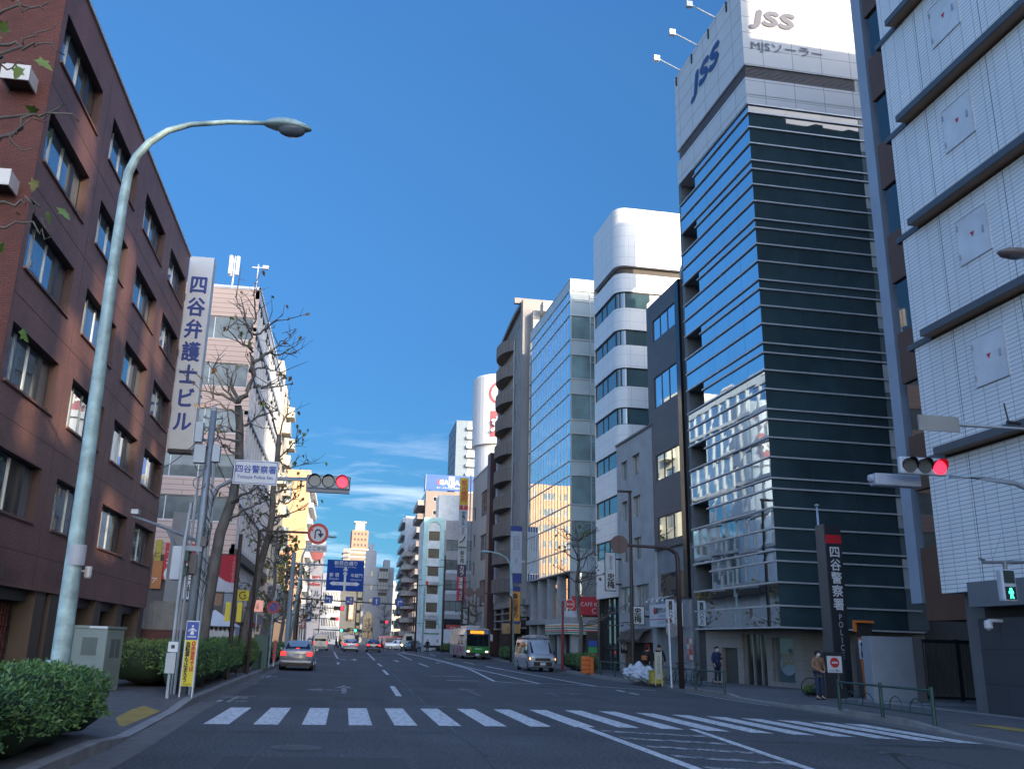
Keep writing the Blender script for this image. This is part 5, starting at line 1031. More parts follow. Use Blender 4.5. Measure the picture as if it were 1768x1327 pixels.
# ================================================================ street furniture
def at(t, p): return Vector(p) - t.location
def pole_thing(name, label, cat, x, y, h=.15, group=None): return thing(name, label, cat, (x, y, gz(y) + h), 0, group)
mint_p = M('mint_pole_paint', (.31, .43, .43), .5, .1, amt=.35, scale=3.5)
lamp_glass = M('lamp_lens', (.10, .12, .15), .15)
def sign_disc(t, c, r, mat_front, mat_back=None, ny=-1, th=.03, name='sign_plate'):
    """round plate facing -y (ny=-1)"""
    mb = MB(); pts = [(r * math.cos(k * math.pi / 16), r * math.sin(k * math.pi / 16)) for k in range(32)]
    mb.prism(pts, (c[0], c[1] + th / 2, c[2]), (1, 0, 0), (0, 0, 1), th, 0, 1); return mb.build(name, [mat_front, mat_back or alu], t)
def ring(t, c, r0, r1, mat, name='ring', a0=0, a1=2 * math.pi, n=36, dy=0):
    mb = MB()
    for k in range(n):
        a, b = a0 + (a1 - a0) * k / n, a0 + (a1 - a0) * (k + 1) / n
        mb.face([(c[0] + r * math.cos(g), c[1] + dy, c[2] + r * math.sin(g)) for r, g in ((r0, a), (r1, a), (r1, b), (r0, b))])
    return mb.build(name, mat, t)
def plate(t, x0, x1, z0, z1, y, mat, name='sign_plate', th=.03, mb2=None):
    mb = MB(); mb.box(x0, x1, y, y + th, z0, z1); return mb.build(name, mat, t)
red_s = M('sign_red', (.5, .03, .03), .5); blue_s = M('sign_blue', (.012, .06, .30), .45, amt=.05); white_s = M('sign_white2', (.58, .59, .6), .5, amt=.05); yel_s = M('sign_yel', (.62, .50, .02), .5, amt=.05)
backm = M('sign_back_brown', (.12, .075, .065), .6, amt=.15, scale=4); backg = M('sign_back_grey', (.28, .28, .28), .5, .3)
# --- big curved street lamp on the left
Lb = AX(100, 1165, -4.6); y_ = Lb[1]
t = pole_thing('street_lamp', 'tall mint grey curved street lamp rising from the near left hedge', 'street lamp', -4.72, y_)
P = [(-4.72, y_, .15)] + [tuple(AY(u, v, y_)) for u, v in ((104, 1140), (150, 800), (190, 500), (212, 350), (222, 298), (236, 270), (258, 246), (290, 226), (330, 215), (395, 211), (470, 213))]
mb = MB(); mb.tube([at(t, p) for p in P], [.165, .155, .125, .105, .092, .088, .08, .072, .062, .054, .046, .04], 16); mb.lathe([(.26, 0), (.26, .03), (.2, .05), (.19, .16)], at(t, (-4.72, y_, .15)), 16); mb.box(-.06, .06, -.19, -.14, .55, .95); mb.build('pole', mint_p, t, smooth=True)
c = AY(500, 222, y_); mb = MB()
secs = []
for k in range(13):
    s = k / 12; x = -.52 + .95 * s; r = .05 + .17 * math.sin(math.pi * min(1, s * 1.02)) ** .75 if 0 < k < 12 else .045
    secs.append([(x, r * .95 * math.cos(a), .05 + (r * .75 if math.sin(a) > 0 else r * .35) * math.sin(a) - .04 * s) for a in [2 * math.pi * j / 14 for j in range(14)]])
mb.loft([[tuple(at(t, c) + Vector(q)) for q in s_] for s_ in secs]); mb.build('lamp_head', mint_p, t, smooth=True)
mb = MB(); q = at(t, c); mb.lathe([(.01, -.14), (.10, -.125), (.16, -.08), (.185, -.02), (.19, .0)], (0, 0, 0), 20); o = mb.build('lens', lamp_glass, t, smooth=True); o.location = q + Vector((.05, 0, -.03)); o.scale = (1.45, .9, 1.0)
mb = MB(); mb.tube([q + Vector((0, 0, -.075)), q + Vector((.0, 0, -.045))], .05, 8); mb.build('bulb', M('bulb', (.6, .6, .6), .2), t)
p = at(t, AY(133, 958, y_)); mb = MB()
for k in range(9): a = -1.2 + 2.2 * k / 8 - math.pi / 2; b = -1.2 + 2.2 * (k + 1) / 8 - math.pi / 2; r = .163; mb.face([(p.x + r * math.cos(a), r * math.sin(a), p.z - .17), (p.x + r * math.cos(b), r * math.sin(b), p.z - .17), (p.x + r * math.cos(b), r * math.sin(b), p.z + .17), (p.x + r * math.cos(a), r * math.sin(a), p.z + .17)])
mb.build('sticker', M('sticker_grey', (.36, .38, .42), .5), t)
# --- utility pole
t = pole_thing('utility_pole', 'grey steel utility pole crowded with pipes, boxes and cables at the left kerb', 'utility pole', -3.86, 24.2)
stl = M('pole_steel', (.20, .23, .26), .5, .35, amt=.15, scale=3)
mb = MB(); mb.tube([(0, 0, 0), (0, 0, 4), (0, 0, 7.2)], [.125, .11, .085], 12); mb.build('pole', stl, t, smooth=True)
mb = MB()
for dx, r, z in ((-.2, .035, 5.4), (.17, .04, 5.8), (.25, .025, 4.6), (-.28, .022, 4.2)): mb.tube([(dx, -.05, 0), (dx, -.05, z), (dx * .4, 0, z + .25)], r, 6)
mb.build('conduit', M('conduit', (.28, .30, .32), .5, .3), t)
mb = MB()
for z, w_ in ((7.0, .22), (6.75, .25), (6.4, .2)): mb.tube([(-w_, 0, z), (w_, 0, z)], .02, 6); [mb.lathe([(.02, 0), (.04, .03), (.02, .07)], (s * w_, 0, z), 8) for s in (-1, 1)]
mb.box(-.06, .06, -.06, .06, 7.2, 7.32); mb.build('insulator', stl, t)
for x, z, w_, h in ((-.22, 5.75, .3, .48), (.2, 5.8, .2, .45), (-.30, 6.3, .2, .55)): mb = MB(); mb.box(x - w_ / 2, x + w_ / 2, -.2, -.0, z, z + h); mb.build('junction_box', M('box_grey', (.36, .39, .42), .5), t, bevel=.015)
mb = MB(); mb.box(-.18, .02, -.2, .0, 2.9, 3.4); mb.box(.05, .2, -.18, 0, 3.6, 3.85); mb.build('dark_box', M('box_dark', (.1, .09, .09), .6), t, bevel=.01)
mb = MB(); g_ = rnd
for k in range(9):
    a = g_.uniform(2.8, 5.6); pts = [(.12, -.1, a), (.2 + .15 * g_.random(), -.15, a - .2), (.22, -.1, a - .45 - .3 * g_.random()), (.08, -.08, a - .3)]; mb.tube(pts, .012, 5)
for k in range(5):
    cx, cz = -.25 + .1 * g_.random(), 6.2 - .25 * k * g_.random(); mb.tube([(cx + .16 * math.cos(a), -.1 + .05 * math.sin(2 * a), cz + .16 * math.sin(a)) for a in [2 * math.pi * j / 12 for j in range(13)]], .009, 5)
mb.build('cable', black, t)
A = at(t, AY(228, 890, 23.6)); B = at(t, AY(345, 935, 24.2)); mb = MB(); mb.tube([A, A * .55 + B * .45 + Vector((0, 0, .02)), B], [.03, .045, .05], 8); mb.tube([A * .45 + B * .55, at(t, AY(305, 945, 24))], .025, 6); mb.tube([A * .5 + B * .5, at(t, AY(310, 960, 24))], .025, 6); mb.build('arm', stl, t)
mb = MB(); mb.box(-.55, .1, -.12, .12, B.z - .25, B.z - .12); mb.box(-.5, 0, -.1, .1, B.z - .42, B.z - .38); mb.build('bracket', stl, t)
mb = MB(); mb.box(A.x - .02, A.x + .16, A.y - .1, A.y + .15, A.z + .04, A.z + .16); mb.build('camera', M('lamp_grey', (.4, .42, .42)), t, bevel=.01)
p = at(t, AY(306, 972, 24)); mb = MB(); mb.box(p.x - .13, p.x + .13, p.y - .18, p.y + .18, p.z - .42, p.z + .42); o = mb.build('pedestrian_signal', M('signal_grey', (.42, .45, .48), .5), t, bevel=.03)
for z in (-.22, .16): mb = MB(); mb.box(p.x + .13, p.x + .3, p.y - .17, p.y + .17, p.z + z + .12, p.z + z + .16); mb.box(p.x + .13, p.x + .28, p.y - .17, p.y - .13, p.z + z - .1, p.z + z + .14); mb.box(p.x + .125, p.x + .15, p.y - .14, p.y + .14, p.z + z - .12, p.z + z + .12); mb.build('visor', M('visor_green', (.03, .07, .05)), t)
# signal arm and traffic signal (left)
def signal(t, c, w_=1.25, back=False):
    """horizontal three-lamp signal centred at c in t's coordinates"""
    mb = MB(); mb.box(c.x - w_ / 2, c.x + w_ / 2, c.y, c.y + .16, c.z - .2, c.z + .2, 0); o = mb.build('housing', M('housing_grey', (.20, .22, .25), .45, .2), t, bevel=.04)
    mb = MB(); mb.box(c.x - w_ / 2 + .01, c.x + w_ / 2 - .01, c.y + .02, c.y + .13, c.z - .30, c.z - .2); mb.build('base_strip', M('housing_grey2', (.14, .15, .18), .45), t, bevel=.01)
    for k in (-1, 0, 1):
        x = c.x + k * .39; lit = k == 1
        mb = MB(); mb.prism([(.155 * math.cos(a), .155 * math.sin(a)) for a in [math.pi * j / 12 for j in range(24)]], (x, c.y + .0, c.z + .02), (1, 0, 0), (0, 0, 1), .025, 0)
        mb.build('lamp', M('signal_red_lit', (1.0, .012, .03), .4, emit=2.4, amt=.02) if lit else M('lens_dark', (.05, .055, .06), .12), t)
        mb = MB(); n = 20
        for j in range(n):                              # hood
            a, b = math.radians(-25 + 230 * j / n), math.radians(-25 + 230 * (j + 1) / n); r = .18
            la = .22 * max(.15, math.sin((math.radians(-25 + 230 * (j + .5) / n) + .43) / 1.0 * .78)); q = [(x + r * math.cos(a), c.y - .0, c.z + .02 + r * math.sin(a)), (x + r * math.cos(b), c.y - .0, c.z + .02 + r * math.sin(b)), (x + r * math.cos(b), c.y - la, c.z + .02 + r * math.sin(b)), (x + r * math.cos(a), c.y - la, c.z + .02 + r * math.sin(a))]
            mb.face(q, 1 if lit else 0); mb.face(q[::-1], 1 if lit else 0)
        mb.tube([(x + .17 * math.cos(a), c.y - .012, c.z + .02 + .17 * math.sin(a)) for a in [2 * math.pi * j / 24 for j in range(25)]], .012, 5); mb.build('hood', [M('hood_grey', (.10, .11, .12), .5), M('hood_glow_red', (.16, .03, .035), .5)], t)  # the lit lamp's red glow is painted into its hood colour
t = pole_thing('traffic_signal', 'horizontal traffic signal showing red on a bent pipe arm with a white station name board', 'traffic signal', -3.62, 26.0)
P = [(-3.98, 26, .15)] + [tuple(AY(u, v, 26)) for u, v in ((353, 960), (358, 900), (364, 862), (378, 840), (402, 828), (460, 826), (530, 827), (605, 831))]
mb = MB(); mb.tube([at(t, p) for p in P], .055, 10); mb.build('arm', M('arm_grey', (.22, .25, .28), .5, .3), t, smooth=True)
signal(t, at(t, AY(567, 832, 25.85)))
p0, p1 = at(t, AY(401, 834, 25.8)), at(t, AY(481, 804, 25.8)); mb = MB(); mb.box(p0.x, p1.x, p0.y, p0.y + .04, p0.z, p1.z + .12, 0); o = mb.build('name_board', [white_s], t); zc = (p0.z + p1.z + .12) / 2
mb = MB(); [mb.box(p0.x + a, p0.x + b, p0.y - .006, p0.y - .001, p0.z + c_, p0.z + d) for a, b, c_, d in ((.03, p1.x - p0.x - .03, .03, .045), (.03, p1.x - p0.x - .03, p1.z - p0.z + .075, p1.z - p0.z + .09), (.03, .045, .045, p1.z - p0.z + .075), (p1.x - p0.x - .045, p1.x - p0.x - .03, .045, p1.z - p0.z + .075))]; mb.build('border', blue_s, t)
text(t, '四谷警察署', blue_s, ((p0.x + p1.x) / 2, p0.y - .008, zc + .09), w=1.12, h=.22, bold=.02); text(t, 'Yotsuya Police Stn.', blue_s, ((p0.x + p1.x) / 2, p0.y - .008, zc - .15), w=1.02, bold=.015)
# meter pole and yellow board
t = pole_thing('sign_post', 'slim grey post with two small white notice plates at the left crossing', 'post', -3.95, 22.6)
mb = MB(); mb.tube([(0, 0, 0), (0, 0, 3.6), (.05, 0, 4.5)], .04, 8); mb.build('pole', galv, t)
mb = MB(); mb.box(-.09, .13, -.07, -.045, 1.02, 1.25, 0); mb.box(-.02, .06, -.075, -.07, 1.1, 1.18, 1); mb.build('notice', [white_s, black], t)
mb = MB(); mb.box(-.11, .11, -.07, -.045, .55, 1.0, 0); mb.build('notice', M('notice_grey', (.4, .42, .42)), t)
t = pole_thing('sign_board', 'yellow upright cyclist warning board with a blue panel on two white legs', 'sign', -3.62, 23.1)
mb = MB(); mb.box(-.13, .13, 0, .02, .25, 1.30, 0); mb.box(-.14, .14, -.002, .022, 1.30, 1.72, 1); mb.build('board', [yel_s, blue_s], t)
mb = MB(); [mb.box(x, x + .025, 0, .025, 0, 1.74) for x in (-.155, .13)]; mb.box(-.13, .13, .002, .02, 1.72, 1.745); mb.build('leg', white_s, t)
vtext(t, '◎赤信号では', red_s, (.065, -.008, .93), h=.68, w=.10, bold=.04); vtext(t, '自転車も止まろう', black, (-.06, -.008, .80), h=.92, w=.10, bold=.04)
mb = MB(); mb.lathe([(.02, 0), (.02, .01)], (0, 0, 0), 8); 
mb = MB(); mb.prism([(-.05, -.10), (-.02, .02), (-.09, -.03), (-.1, 0), (0, .07), (.1, 0), (.09, -.03), (.02, .02), (.05, -.10)], (0, -.004, 1.52), (1, 0, 0), (0, 0, 1), .004); mb.prism([(.025 * math.cos(a), .025 * math.sin(a)) for a in [math.pi * j / 6 for j in range(12)]], (0, -.004, 1.62), (1, 0, 0), (0, 0, 1), .004); mb.box(-.1, .1, -.01, -.003, 1.36, 1.385); mb.build('pictogram', white_s, t); text(t, '四谷警察署', black, (0, -.006, .29), w=.2)
# grey cabinet
t = pole_thing('power_cabinet', 'grey green steel power cabinet with louvred doors behind the near hedge', 'cabinet', -6.75, 24.6); gc = M('cabinet_green', (.20, .24, .22), .5, amt=.1)
t.rotation_euler = (0, 0, -.35)
mb = MB(); mb.box(0, .95, 0, .75, 0, 1.5); mb.build('body', gc, t, bevel=.02); mb = MB(); mb.box(-.03, .98, -.03, .78, 1.5, 1.56); mb.build('lid', gc, t)
for q in ((.28, .7, -.012, .0, .85, 1.28), (.951, .96, .2, .38, .8, 1.25), (.951, .96, .42, .6, .8, 1.25)): mb = MB(); mb.box(*q); mb.build('louvre', M('louvre_green', (.10, .12, .11)), t)
mb = MB(); mb.box(.45, .95, -.035, -.02, 1.5, 1.55); mb.build('sticker', white_s, t)
# banner pole
t = pole_thing('banner_pole', 'dark brown street pole carrying a red and white banner on its left side', 'pole', -3.86, 33)
mb = MB(); mb.tube([(0, 0, 0), (0, 0, 4.9)], [.085, .07], 10); mb.tube([(-.75, 0, 4.18), (.0, 0, 4.18)], .02, 6); mb.tube([(-.7, 0, 2.85), (.0, 0, 2.85)], .015, 6); mb.build('pole', brownp, t)
bnr = M('banner_red', (.40, .02, .04), .7, amt=.1); bw = M('banner_white2', (.45, .48, .56), .7)
mb = MB(); n = 12
for k in range(n):
    a, b = -.68 + .6 * k / n, -.68 + .6 * (k + 1) / n; f = lambda x: 3.2 + .28 * ((x + .1) / .6) ** 2; wy = lambda x: .02 * math.sin(x * 9)
    mb.face([(a, wy(a), f(a)), (b, wy(b), f(b)), (b, wy(b), 4.16), (a, wy(a), 4.16)], 0); mb.face([(a, wy(a), 2.9), (b, wy(b), 2.9), (b, wy(b), f(b)), (a, wy(a), f(a))], 1)
mb.build('banner', [bnr, bw], t); o = vtext(t, 'TOKYO2020', M('banner_letter', (.5, .3, .3)), (-.14, -.03, 3.5), h=1.15, w=.09)
mb = MB(); [mb.box(x, x + .17, -.1, -.05, 1.9, 2.55) for x in (-.27, .12)]; mb.build('yellow_plate', yel_s, t)
mb = MB(); mb.box(-.05, .07, -.13, -.06, .85, 1.05); mb.build('reflector', M('reflector_orange', (.6, .25, .02)), t)
# yellow turn sign
t = pole_thing('warning_sign', 'square yellow sign with a black turning arrow between two plane trunks', 'sign', -3.9, 36); mb = MB(); mb.tube([(.0, .04, 0), (.0, .04, 3.1)], .03, 6); mb.build('post', brownp, t)
plate(t, -.22, .2, 2.72, 3.12, -.02, yel_s); ring(t, (-.01, -.03, 2.92), .11, .15, black, 'arrow', .9, 6.0); mb = MB(); mb.prism([(-.02, -.08), (.05, .0), (-.05, .03)], (.06, -.03, 2.94), (1, 0, 0), (0, 0, 1), .004); mb.build('arrow_head', black, t)
# orange post with mirror-backed box
t = pole_thing('road_mirror', 'orange post with a square tan mirror back near the brown stone wall on the left', 'mirror', -5.3, 37.0); mb = MB(); mb.tube([(0, 0, 0), (0, 0, 2.6), (.1, 0, 2.8)], .045, 8); mb.build('post', M('post_orange', (.55, .16, .04)), t); plate(t, -.02, .48, 2.55, 3.0, -.05, M('mirror_back', (.34, .20, .13)), 'mirror', .1)
# no parking sign
t = pole_thing('parking_sign', 'round blue no parking sign with red rim on a mint post', 'sign', -3.66, 48); mb = MB(); mb.tube([(0, .05, 0), (0, .05, 3.4)], .045, 8); mb.build('post', mint_p, t)
sign_disc(t, (0, -.02, 2.9), .30, blue_s); ring(t, (0, -.055, 2.9), .22, .30, red_s); mb = MB(); mb.face([(-.19, -.056, 3.06), (-.16, -.056, 3.09), (.19, -.056, 2.74), (.16, -.056, 2.71)]); mb.build('slash', red_s, t)
t = pole_thing('shop_lantern_sign', 'small glowing pink cube sign by the mint no parking post', 'sign', -4.35, 47.5, 2.6); mb = MB(); mb.box(-.3, .2, 0, .25, .2, .75); mb.build('box', M('lantern_pink', (.75, .35, .28), emit=.25), t); mb = MB(); mb.box(-.08, -.03, .1, .14, -2.6, .2); mb.build('post', galv, t); text(t, '人\n宿', M('lettering_brown', (.12, .03, .02)), (-.05, -.02, .47), h=.32)
# green cabinet, guard rail, red marker on the left
t = pole_thing('power_cabinet', 'dark green switch cabinet between the hedge and the guard rail on the left', 'cabinet', -3.85, 44.5); mb = MB(); mb.box(-.3, .35, 0, .5, 0, 1.5); mb.build('body', M('cabinet_dark_green', (.06, .12, .10), .5), t, bevel=.02); mb = MB(); mb.box(-.33, .38, -.03, .53, 1.5, 1.55); mb.build('lid', M('cabinet_dark_green', (.06, .12, .10)), t)
grn = M('rail_green', (.012, .055, .045), .5, .0, amt=.1)
def guard(x, ya, yb, label, xb=None, tops=.78, group='green pedestrian guard rails', arcs=True):
    xb = x if xb is None else xb; t = pole_thing('guard_rail', label, 'guard rail', x, ya, .13, group); d = Vector((xb - x, yb - ya, 0)); L_ = d.length; d.normalize(); n = max(1, round(L_ / 3)); q = L_ / n
    for k in range(n + 1): p = d * (q * k); mb = MB(); mb.tube([p, p + Vector((0, 0, tops + .05))], .045, 8); mb.build('post', grn, t)
    for z, r in ((tops - .03, .028), (.22, .022)): mb = MB(); mb.tube([Vector((0, 0, z)), d * L_ + Vector((0, 0, z))], r, 8); mb.build('rail', grn, t)
    if arcs:
        for k in range(n):
            for c_ in (.3, .7): mb = MB(); o = d * (q * (k + c_)); mb.tube([o + d * (.32 * math.cos(a)) + Vector((0, 0, .24 + .3 * math.sin(a))) for a in [math.pi * j / 8 for j in range(9)]], .013, 5); mb.build('arc', grn, t)
    return t
guard(-3.75, 44, 48.5, 'short green guard rail beside the dark green cabinet at the left kerb')
t = pole_thing('marker_post', 'red and white marker post at the kerb beside the silver sedan', 'post', -3.45, 48.9); mb = MB(); mb.box(-.1, .05, 0, .05, .3, 1.3); mb.build('board', M('marker_red', (.5, .10, .12)), t); mb = MB(); mb.box(-.06, 0, .02, .06, 0, .3); mb.build('foot', galv, t)
# U-turn prohibition sign on its arm
t = pole_thing('no_u_turn_sign', 'round no U-turn sign with red rim above a text plate on a long brown arm', 'sign', -3.72, 38)
mb = MB(); mb.tube([(0, .1, 0), (0, .1, 5.6), (.25, .08, 5.62), (2.2, .06, 5.62)], [.07, .06, .05, .045], 8); mb.build('arm', brownp, t); c = at(t, AY(549, 921, 37.9))
sign_disc(t, (c.x, c.y, c.z), .43, white_s); ring(t, (c.x, c.y - .03, c.z), .31, .43, red_s)
mb = MB(); w_ = .035; R2 = .11; mb.tube([(c.x - R2, c.y - .03, c.z - .2), (c.x - R2, c.y - .03, c.z + .06)] + [(c.x + R2 * math.cos(a), c.y - .03, c.z + .06 + R2 * math.sin(a)) for a in [math.pi * (1 - k / 8) for k in range(9)]] + [(c.x + R2, c.y - .03, c.z - .02)], .03, 6); mb.prism([(-.11, .03), (0, -.15), (.13, .03)], (c.x + R2, c.y - .045, c.z - .02), (1, 0, 0), (0, 0, 1), .01); mb.build('arrow', M('arrow_navy', (.012, .02, .08)), t)
mb = MB(); mb.face([(c.x - .32, c.y - .035, c.z + .16), (c.x - .27, c.y - .035, c.z + .22), (c.x - .19, c.y - .035, c.z + .14), (c.x - .24, c.y - .035, c.z + .08)]); mb.face([(c.x + .2, c.y - .035, c.z - .26), (c.x + .27, c.y - .035, c.z - .19), (c.x + .33, c.y - .035, c.z - .25), (c.x + .26, c.y - .035, c.z - .32)]); mb.build('slash', red_s, t)
plate(t, c.x - .42, c.x + .40, c.z - .74, c.z - .46, c.y - .02, white_s); text(t, 'ここから', black, (c.x, c.y - .03, c.z - .60), w=.7, bold=.02)
# guide sign gantry
t = pole_thing('guide_sign', 'large blue road guide sign with white arrows on a grey post and two arms', 'sign', -3.55, 60)
mb = MB(); mb.tube([(0, 0, 0), (0, 0, 6.7)], [.17, .13], 12); mb.build('post', M('gantry_grey', (.24, .28, .31), .5, .3), t)
a = at(t, AY(566, 965, 59.8)); b = at(t, AY(626, 1021, 59.8))
for v in (973, 1000): q = at(t, AY(520, v, 60)); mb = MB(); mb.tube([(0, 0, q.z), (b.x, 0, q.z)], .055, 8); mb.build('arm', M('gantry_grey', (.24, .28, .31)), t)
mb = MB(); mb.box(a.x, b.x, a.y, a.y + .06, b.z, a.z); mb.build('board', M('guide_blue', (.003, .05, .27), .6, amt=.05, spec=.2), t)
cx, cz, w_, h = (a.x + b.x) / 2, (a.z + b.z) / 2, b.x - a.x, a.z - b.z; yy = a.y - .012
text(t, '新目白通り', white_s, (cx, yy, cz + .78), w=w_ * .62, bold=.01); text(t, 'Shimmejiro-dori Ave.', white_s, (cx, yy, cz + .53), w=w_ * .58); text(t, '新 宿', white_s, (cx - .7, yy, cz + .02), w=.6, bold=.01); text(t, '半蔵門', white_s, (cx + .72, yy, cz + .02), w=.75, bold=.01); text(t, 'Shinjuku', white_s, (cx - .7, yy, cz - .24), w=.6); text(t, 'Hanzomon', white_s, (cx + .72, yy, cz - .24), w=.72)
mb = MB(); mb.box(cx - .07, cx + .07, yy, yy + .008, cz - .98, cz + .1); mb.box(cx - .75, cx + .75, yy - .001, yy + .007, cz - .62, cz - .42); mb.box(cx - .06, cx + .06, yy, yy + .008, cz + .28, cz + .36)
for o, ax, ay in (((cx, yy + .008, cz + .2), (1, 0, 0), (0, 0, 1)),): mb.prism([(-.16, 0), (.16, 0), (0, .32)], (cx, yy + .006, cz + .3), (1, 0, 0), (0, 0, 1), .006)
mb.prism([(0, -.15), (0, .15), (-.25, 0)], (cx - .72, yy + .006, cz - .52), (1, 0, 0), (0, 0, 1), .006); mb.prism([(0, .15), (0, -.15), (.25, 0)], (cx + .72, yy + .006, cz - .52), (1, 0, 0), (0, 0, 1), .006); mb.prism([(.14 * math.cos(k * .52), .11 * math.sin(k * .52)) for k in range(12)], (cx, yy + .006, cz + .12), (1, 0, 0), (0, 0, 1), .008); mb.build('arrow', white_s, t)
text(t, '319', blue_s, (cx, yy - .012, cz + .12), w=.2); text(t, '20', blue_s, (cx + .45, yy - .012, cz - .52), w=.16); text(t, '414', blue_s, (cx - .45, yy - .012, cz - .52), w=.2)
# lane direction signs over the road
t = pole_thing('lane_sign_gantry', 'thin dark beam across the far lanes with four small blue lane arrow signs', 'sign gantry', -5.0, 100); 
za = at(t, AY(520, 1033, 100)).z; mb = MB(); mb.tube([(0, 0, 0), (0, 0, za + .2)], .12, 8); mb.tube([(0, 0, za), at(t, AY(708, 1044, 100))], .07, 8); mb.build('beam', dkfr, t)
for u, v, k in ((567, 1034), (603, 1037), (650, 1037), (690, 1040)) and ((567, 1034, 'l'), (603.5, 1036.5, 'sl'), (650, 1037.5, 's'), (690, 1039.5, 'r')):
    c = at(t, AY(u, v, 99.8)); plate(t, c.x - .42, c.x + .42, c.z - .42, c.z + .42, c.y, blue_s); mb = MB(); y2 = c.y - .02
    if k in 'sl' and 's' in k: mb.box(c.x + (.1 if k == 'sl' else -.05), c.x + (.2 if k == 'sl' else .05), y2, y2 + .01, c.z - .3, c.z + .1); x0 = c.x + (.15 if k == 'sl' else 0); mb.prism([(-.14, 0), (.14, 0), (0, .22)], (x0, y2 + .01, c.z + .08), (1, 0, 0), (0, 0, 1), .01)
    if 'l' in k: zz2 = c.z - .1 if k == 'sl' else c.z + .1; mb.box(c.x - .1, c.x + .2, y2, y2 + .01, zz2 - .05, zz2 + .05); mb.prism([(0, -.14), (0, .14), (-.22, 0)], (c.x - .1, y2 + .01, zz2), (1, 0, 0), (0, 0, 1), .01); mb.box(c.x + .1, c.x + .2, y2 + .001, y2 + .011, c.z - .3, zz2)
    if k == 'r': mb.box(c.x - .2, c.x + .1, y2, y2 + .01, c.z + .05, c.z + .15); mb.prism([(0, .14), (0, -.14), (.22, 0)], (c.x + .1, y2 + .01, c.z + .1), (1, 0, 0), (0, 0, 1), .01); mb.box(c.x - .2, c.x - .1, y2 + .001, y2 + .011, c.z - .3, c.z + .05)
    mb.build('arrow', white_s, t)
def small_signal(u, v, y, label, polex, green=False):
    t = pole_thing('traffic_signal', label, 'traffic signal', polex, y); c = at(t, AY(u, v, y)); mb = MB(); mb.box(c.x - .62, c.x + .62, c.y, c.y + .2, c.z - .24, c.z + .24); mb.build('housing', M('housing_dark', (.03, .03, .033), .5), t, bevel=.04)
    mb = MB(); mb.prism([(.19 * math.cos(k * .52), .19 * math.sin(k * .52)) for k in range(12)], (c.x + (-.4 if green else .4), c.y, c.z), (1, 0, 0), (0, 0, 1), .03); mb.build('lamp', M('signal_green_lit', (.05, 1.0, .65), emit=2) if green else M('signal_red_lit', (1, .012, .03), emit=2.4), t)
    mb = MB(); mb.tube([(0, .1, 0), (0, .1, c.z), (c.x, .1, c.z)], .06, 8); mb.build('pole', dkfr, t)
small_signal(585, 1049.5, 112, 'small red signal above the white van at the crossing', -5.0)
small_signal(577.5, 1067.5, 138, 'farther red signal left of the white slotted building', -6.5)
small_signal(663, 1073, 140, 'small red signal in front of the arched hall', 14.0)
small_signal(594, 1088, 150, 'small green signal low over the far street on the left', -4.9, True)
small_signal(618, 1088, 152, 'small green signal low over the middle of the far street', -4.7, True)
# right-hand far poles
def back_sign(label, px_, py, us, v, y, r, polew=.08):
    t = pole_thing('cantilever_sign', label, 'sign', px_, py); c = [at(t, AY(u, v, y)) for u in us]; zt = c[0].z
    mb = MB(); mb.tube([(0, 0, 0), (0, 0, zt - .5), (-.05, 0, zt - .25), (-.4, 0, zt - .03), (min(q.x for q in c), 0, zt)], [polew, polew * .9, polew * .8, polew * .65, polew * .5], 10); mb.build('pole', brownp, t, smooth=True)
    for q in c: sign_disc(t, (q.x, -.1, q.z), r, backm, backm); mb = MB(); mb.box(q.x - .03, q.x + .03, -.16, -.115, q.z - r * .8, q.z + r * .8); mb.build('stiffener', backm, t)
back_sign('dark brown pole and arm carrying one round sign back over the right kerb', 13.35, 36.2, (1068,), 940, 36.2, .37, .11)
back_sign('dark brown arm with two round sign backs near the bus', 13.6, 76, (809.5, 828), 1022, 76, .38, .09)
t = pole_thing('street_lamp', 'mint curved street lamp beside the balcony apartment', 'street lamp', 13.9, 76.5); yy = 76.5; P = [(13.9, yy, .15)] + [tuple(AY(u, v, yy)) for u, v in ((883, 1000), (882, 975), (874, 962), (860, 955), (842, 951))]
mb = MB(); mb.tube([at(t, p) for p in P], [.14, .11, .09, .075, .06, .05], 10); mb.build('pole', mint_p, t, smooth=True); c = at(t, AY(838, 952, yy)); mb = MB(); mb.loft([[(c.x - .45 + .9 * s, r * math.cos(a), c.z + r * .6 * math.sin(a)) for a in [2 * math.pi * j / 10 for j in range(10)]] for s, r in ((0, .05), (.2, .17), (.6, .2), (.85, .13), (1, .06))]); mb.build('lamp_head', mint_p, t, smooth=True)
t = pole_thing('street_lamp', 'mint curved street lamp behind the no U-turn sign on the left', 'street lamp', -4.1, 70); yy = 70; P = [(-4.1, yy, .15)] + [tuple(AY(u, v, yy)) for u, v in ((519, 990), (522, 960), (530, 942), (545, 930), (562, 925))]
mb = MB(); mb.tube([at(t, p) for p in P], [.13, .10, .08, .07, .055, .05], 10); mb.build('pole', mint_p, t, smooth=True); c = at(t, AY(572, 926, yy)); mb = MB(); mb.loft([[(c.x - .4 + .8 * s, r * math.cos(a), c.z + r * .6 * math.sin(a)) for a in [2 * math.pi * j / 10 for j in range(10)]] for s, r in ((0, .05), (.2, .12), (.6, .19), (.85, .15), (1, .06))]); mb.build('lamp_head', mint_p, t, smooth=True)
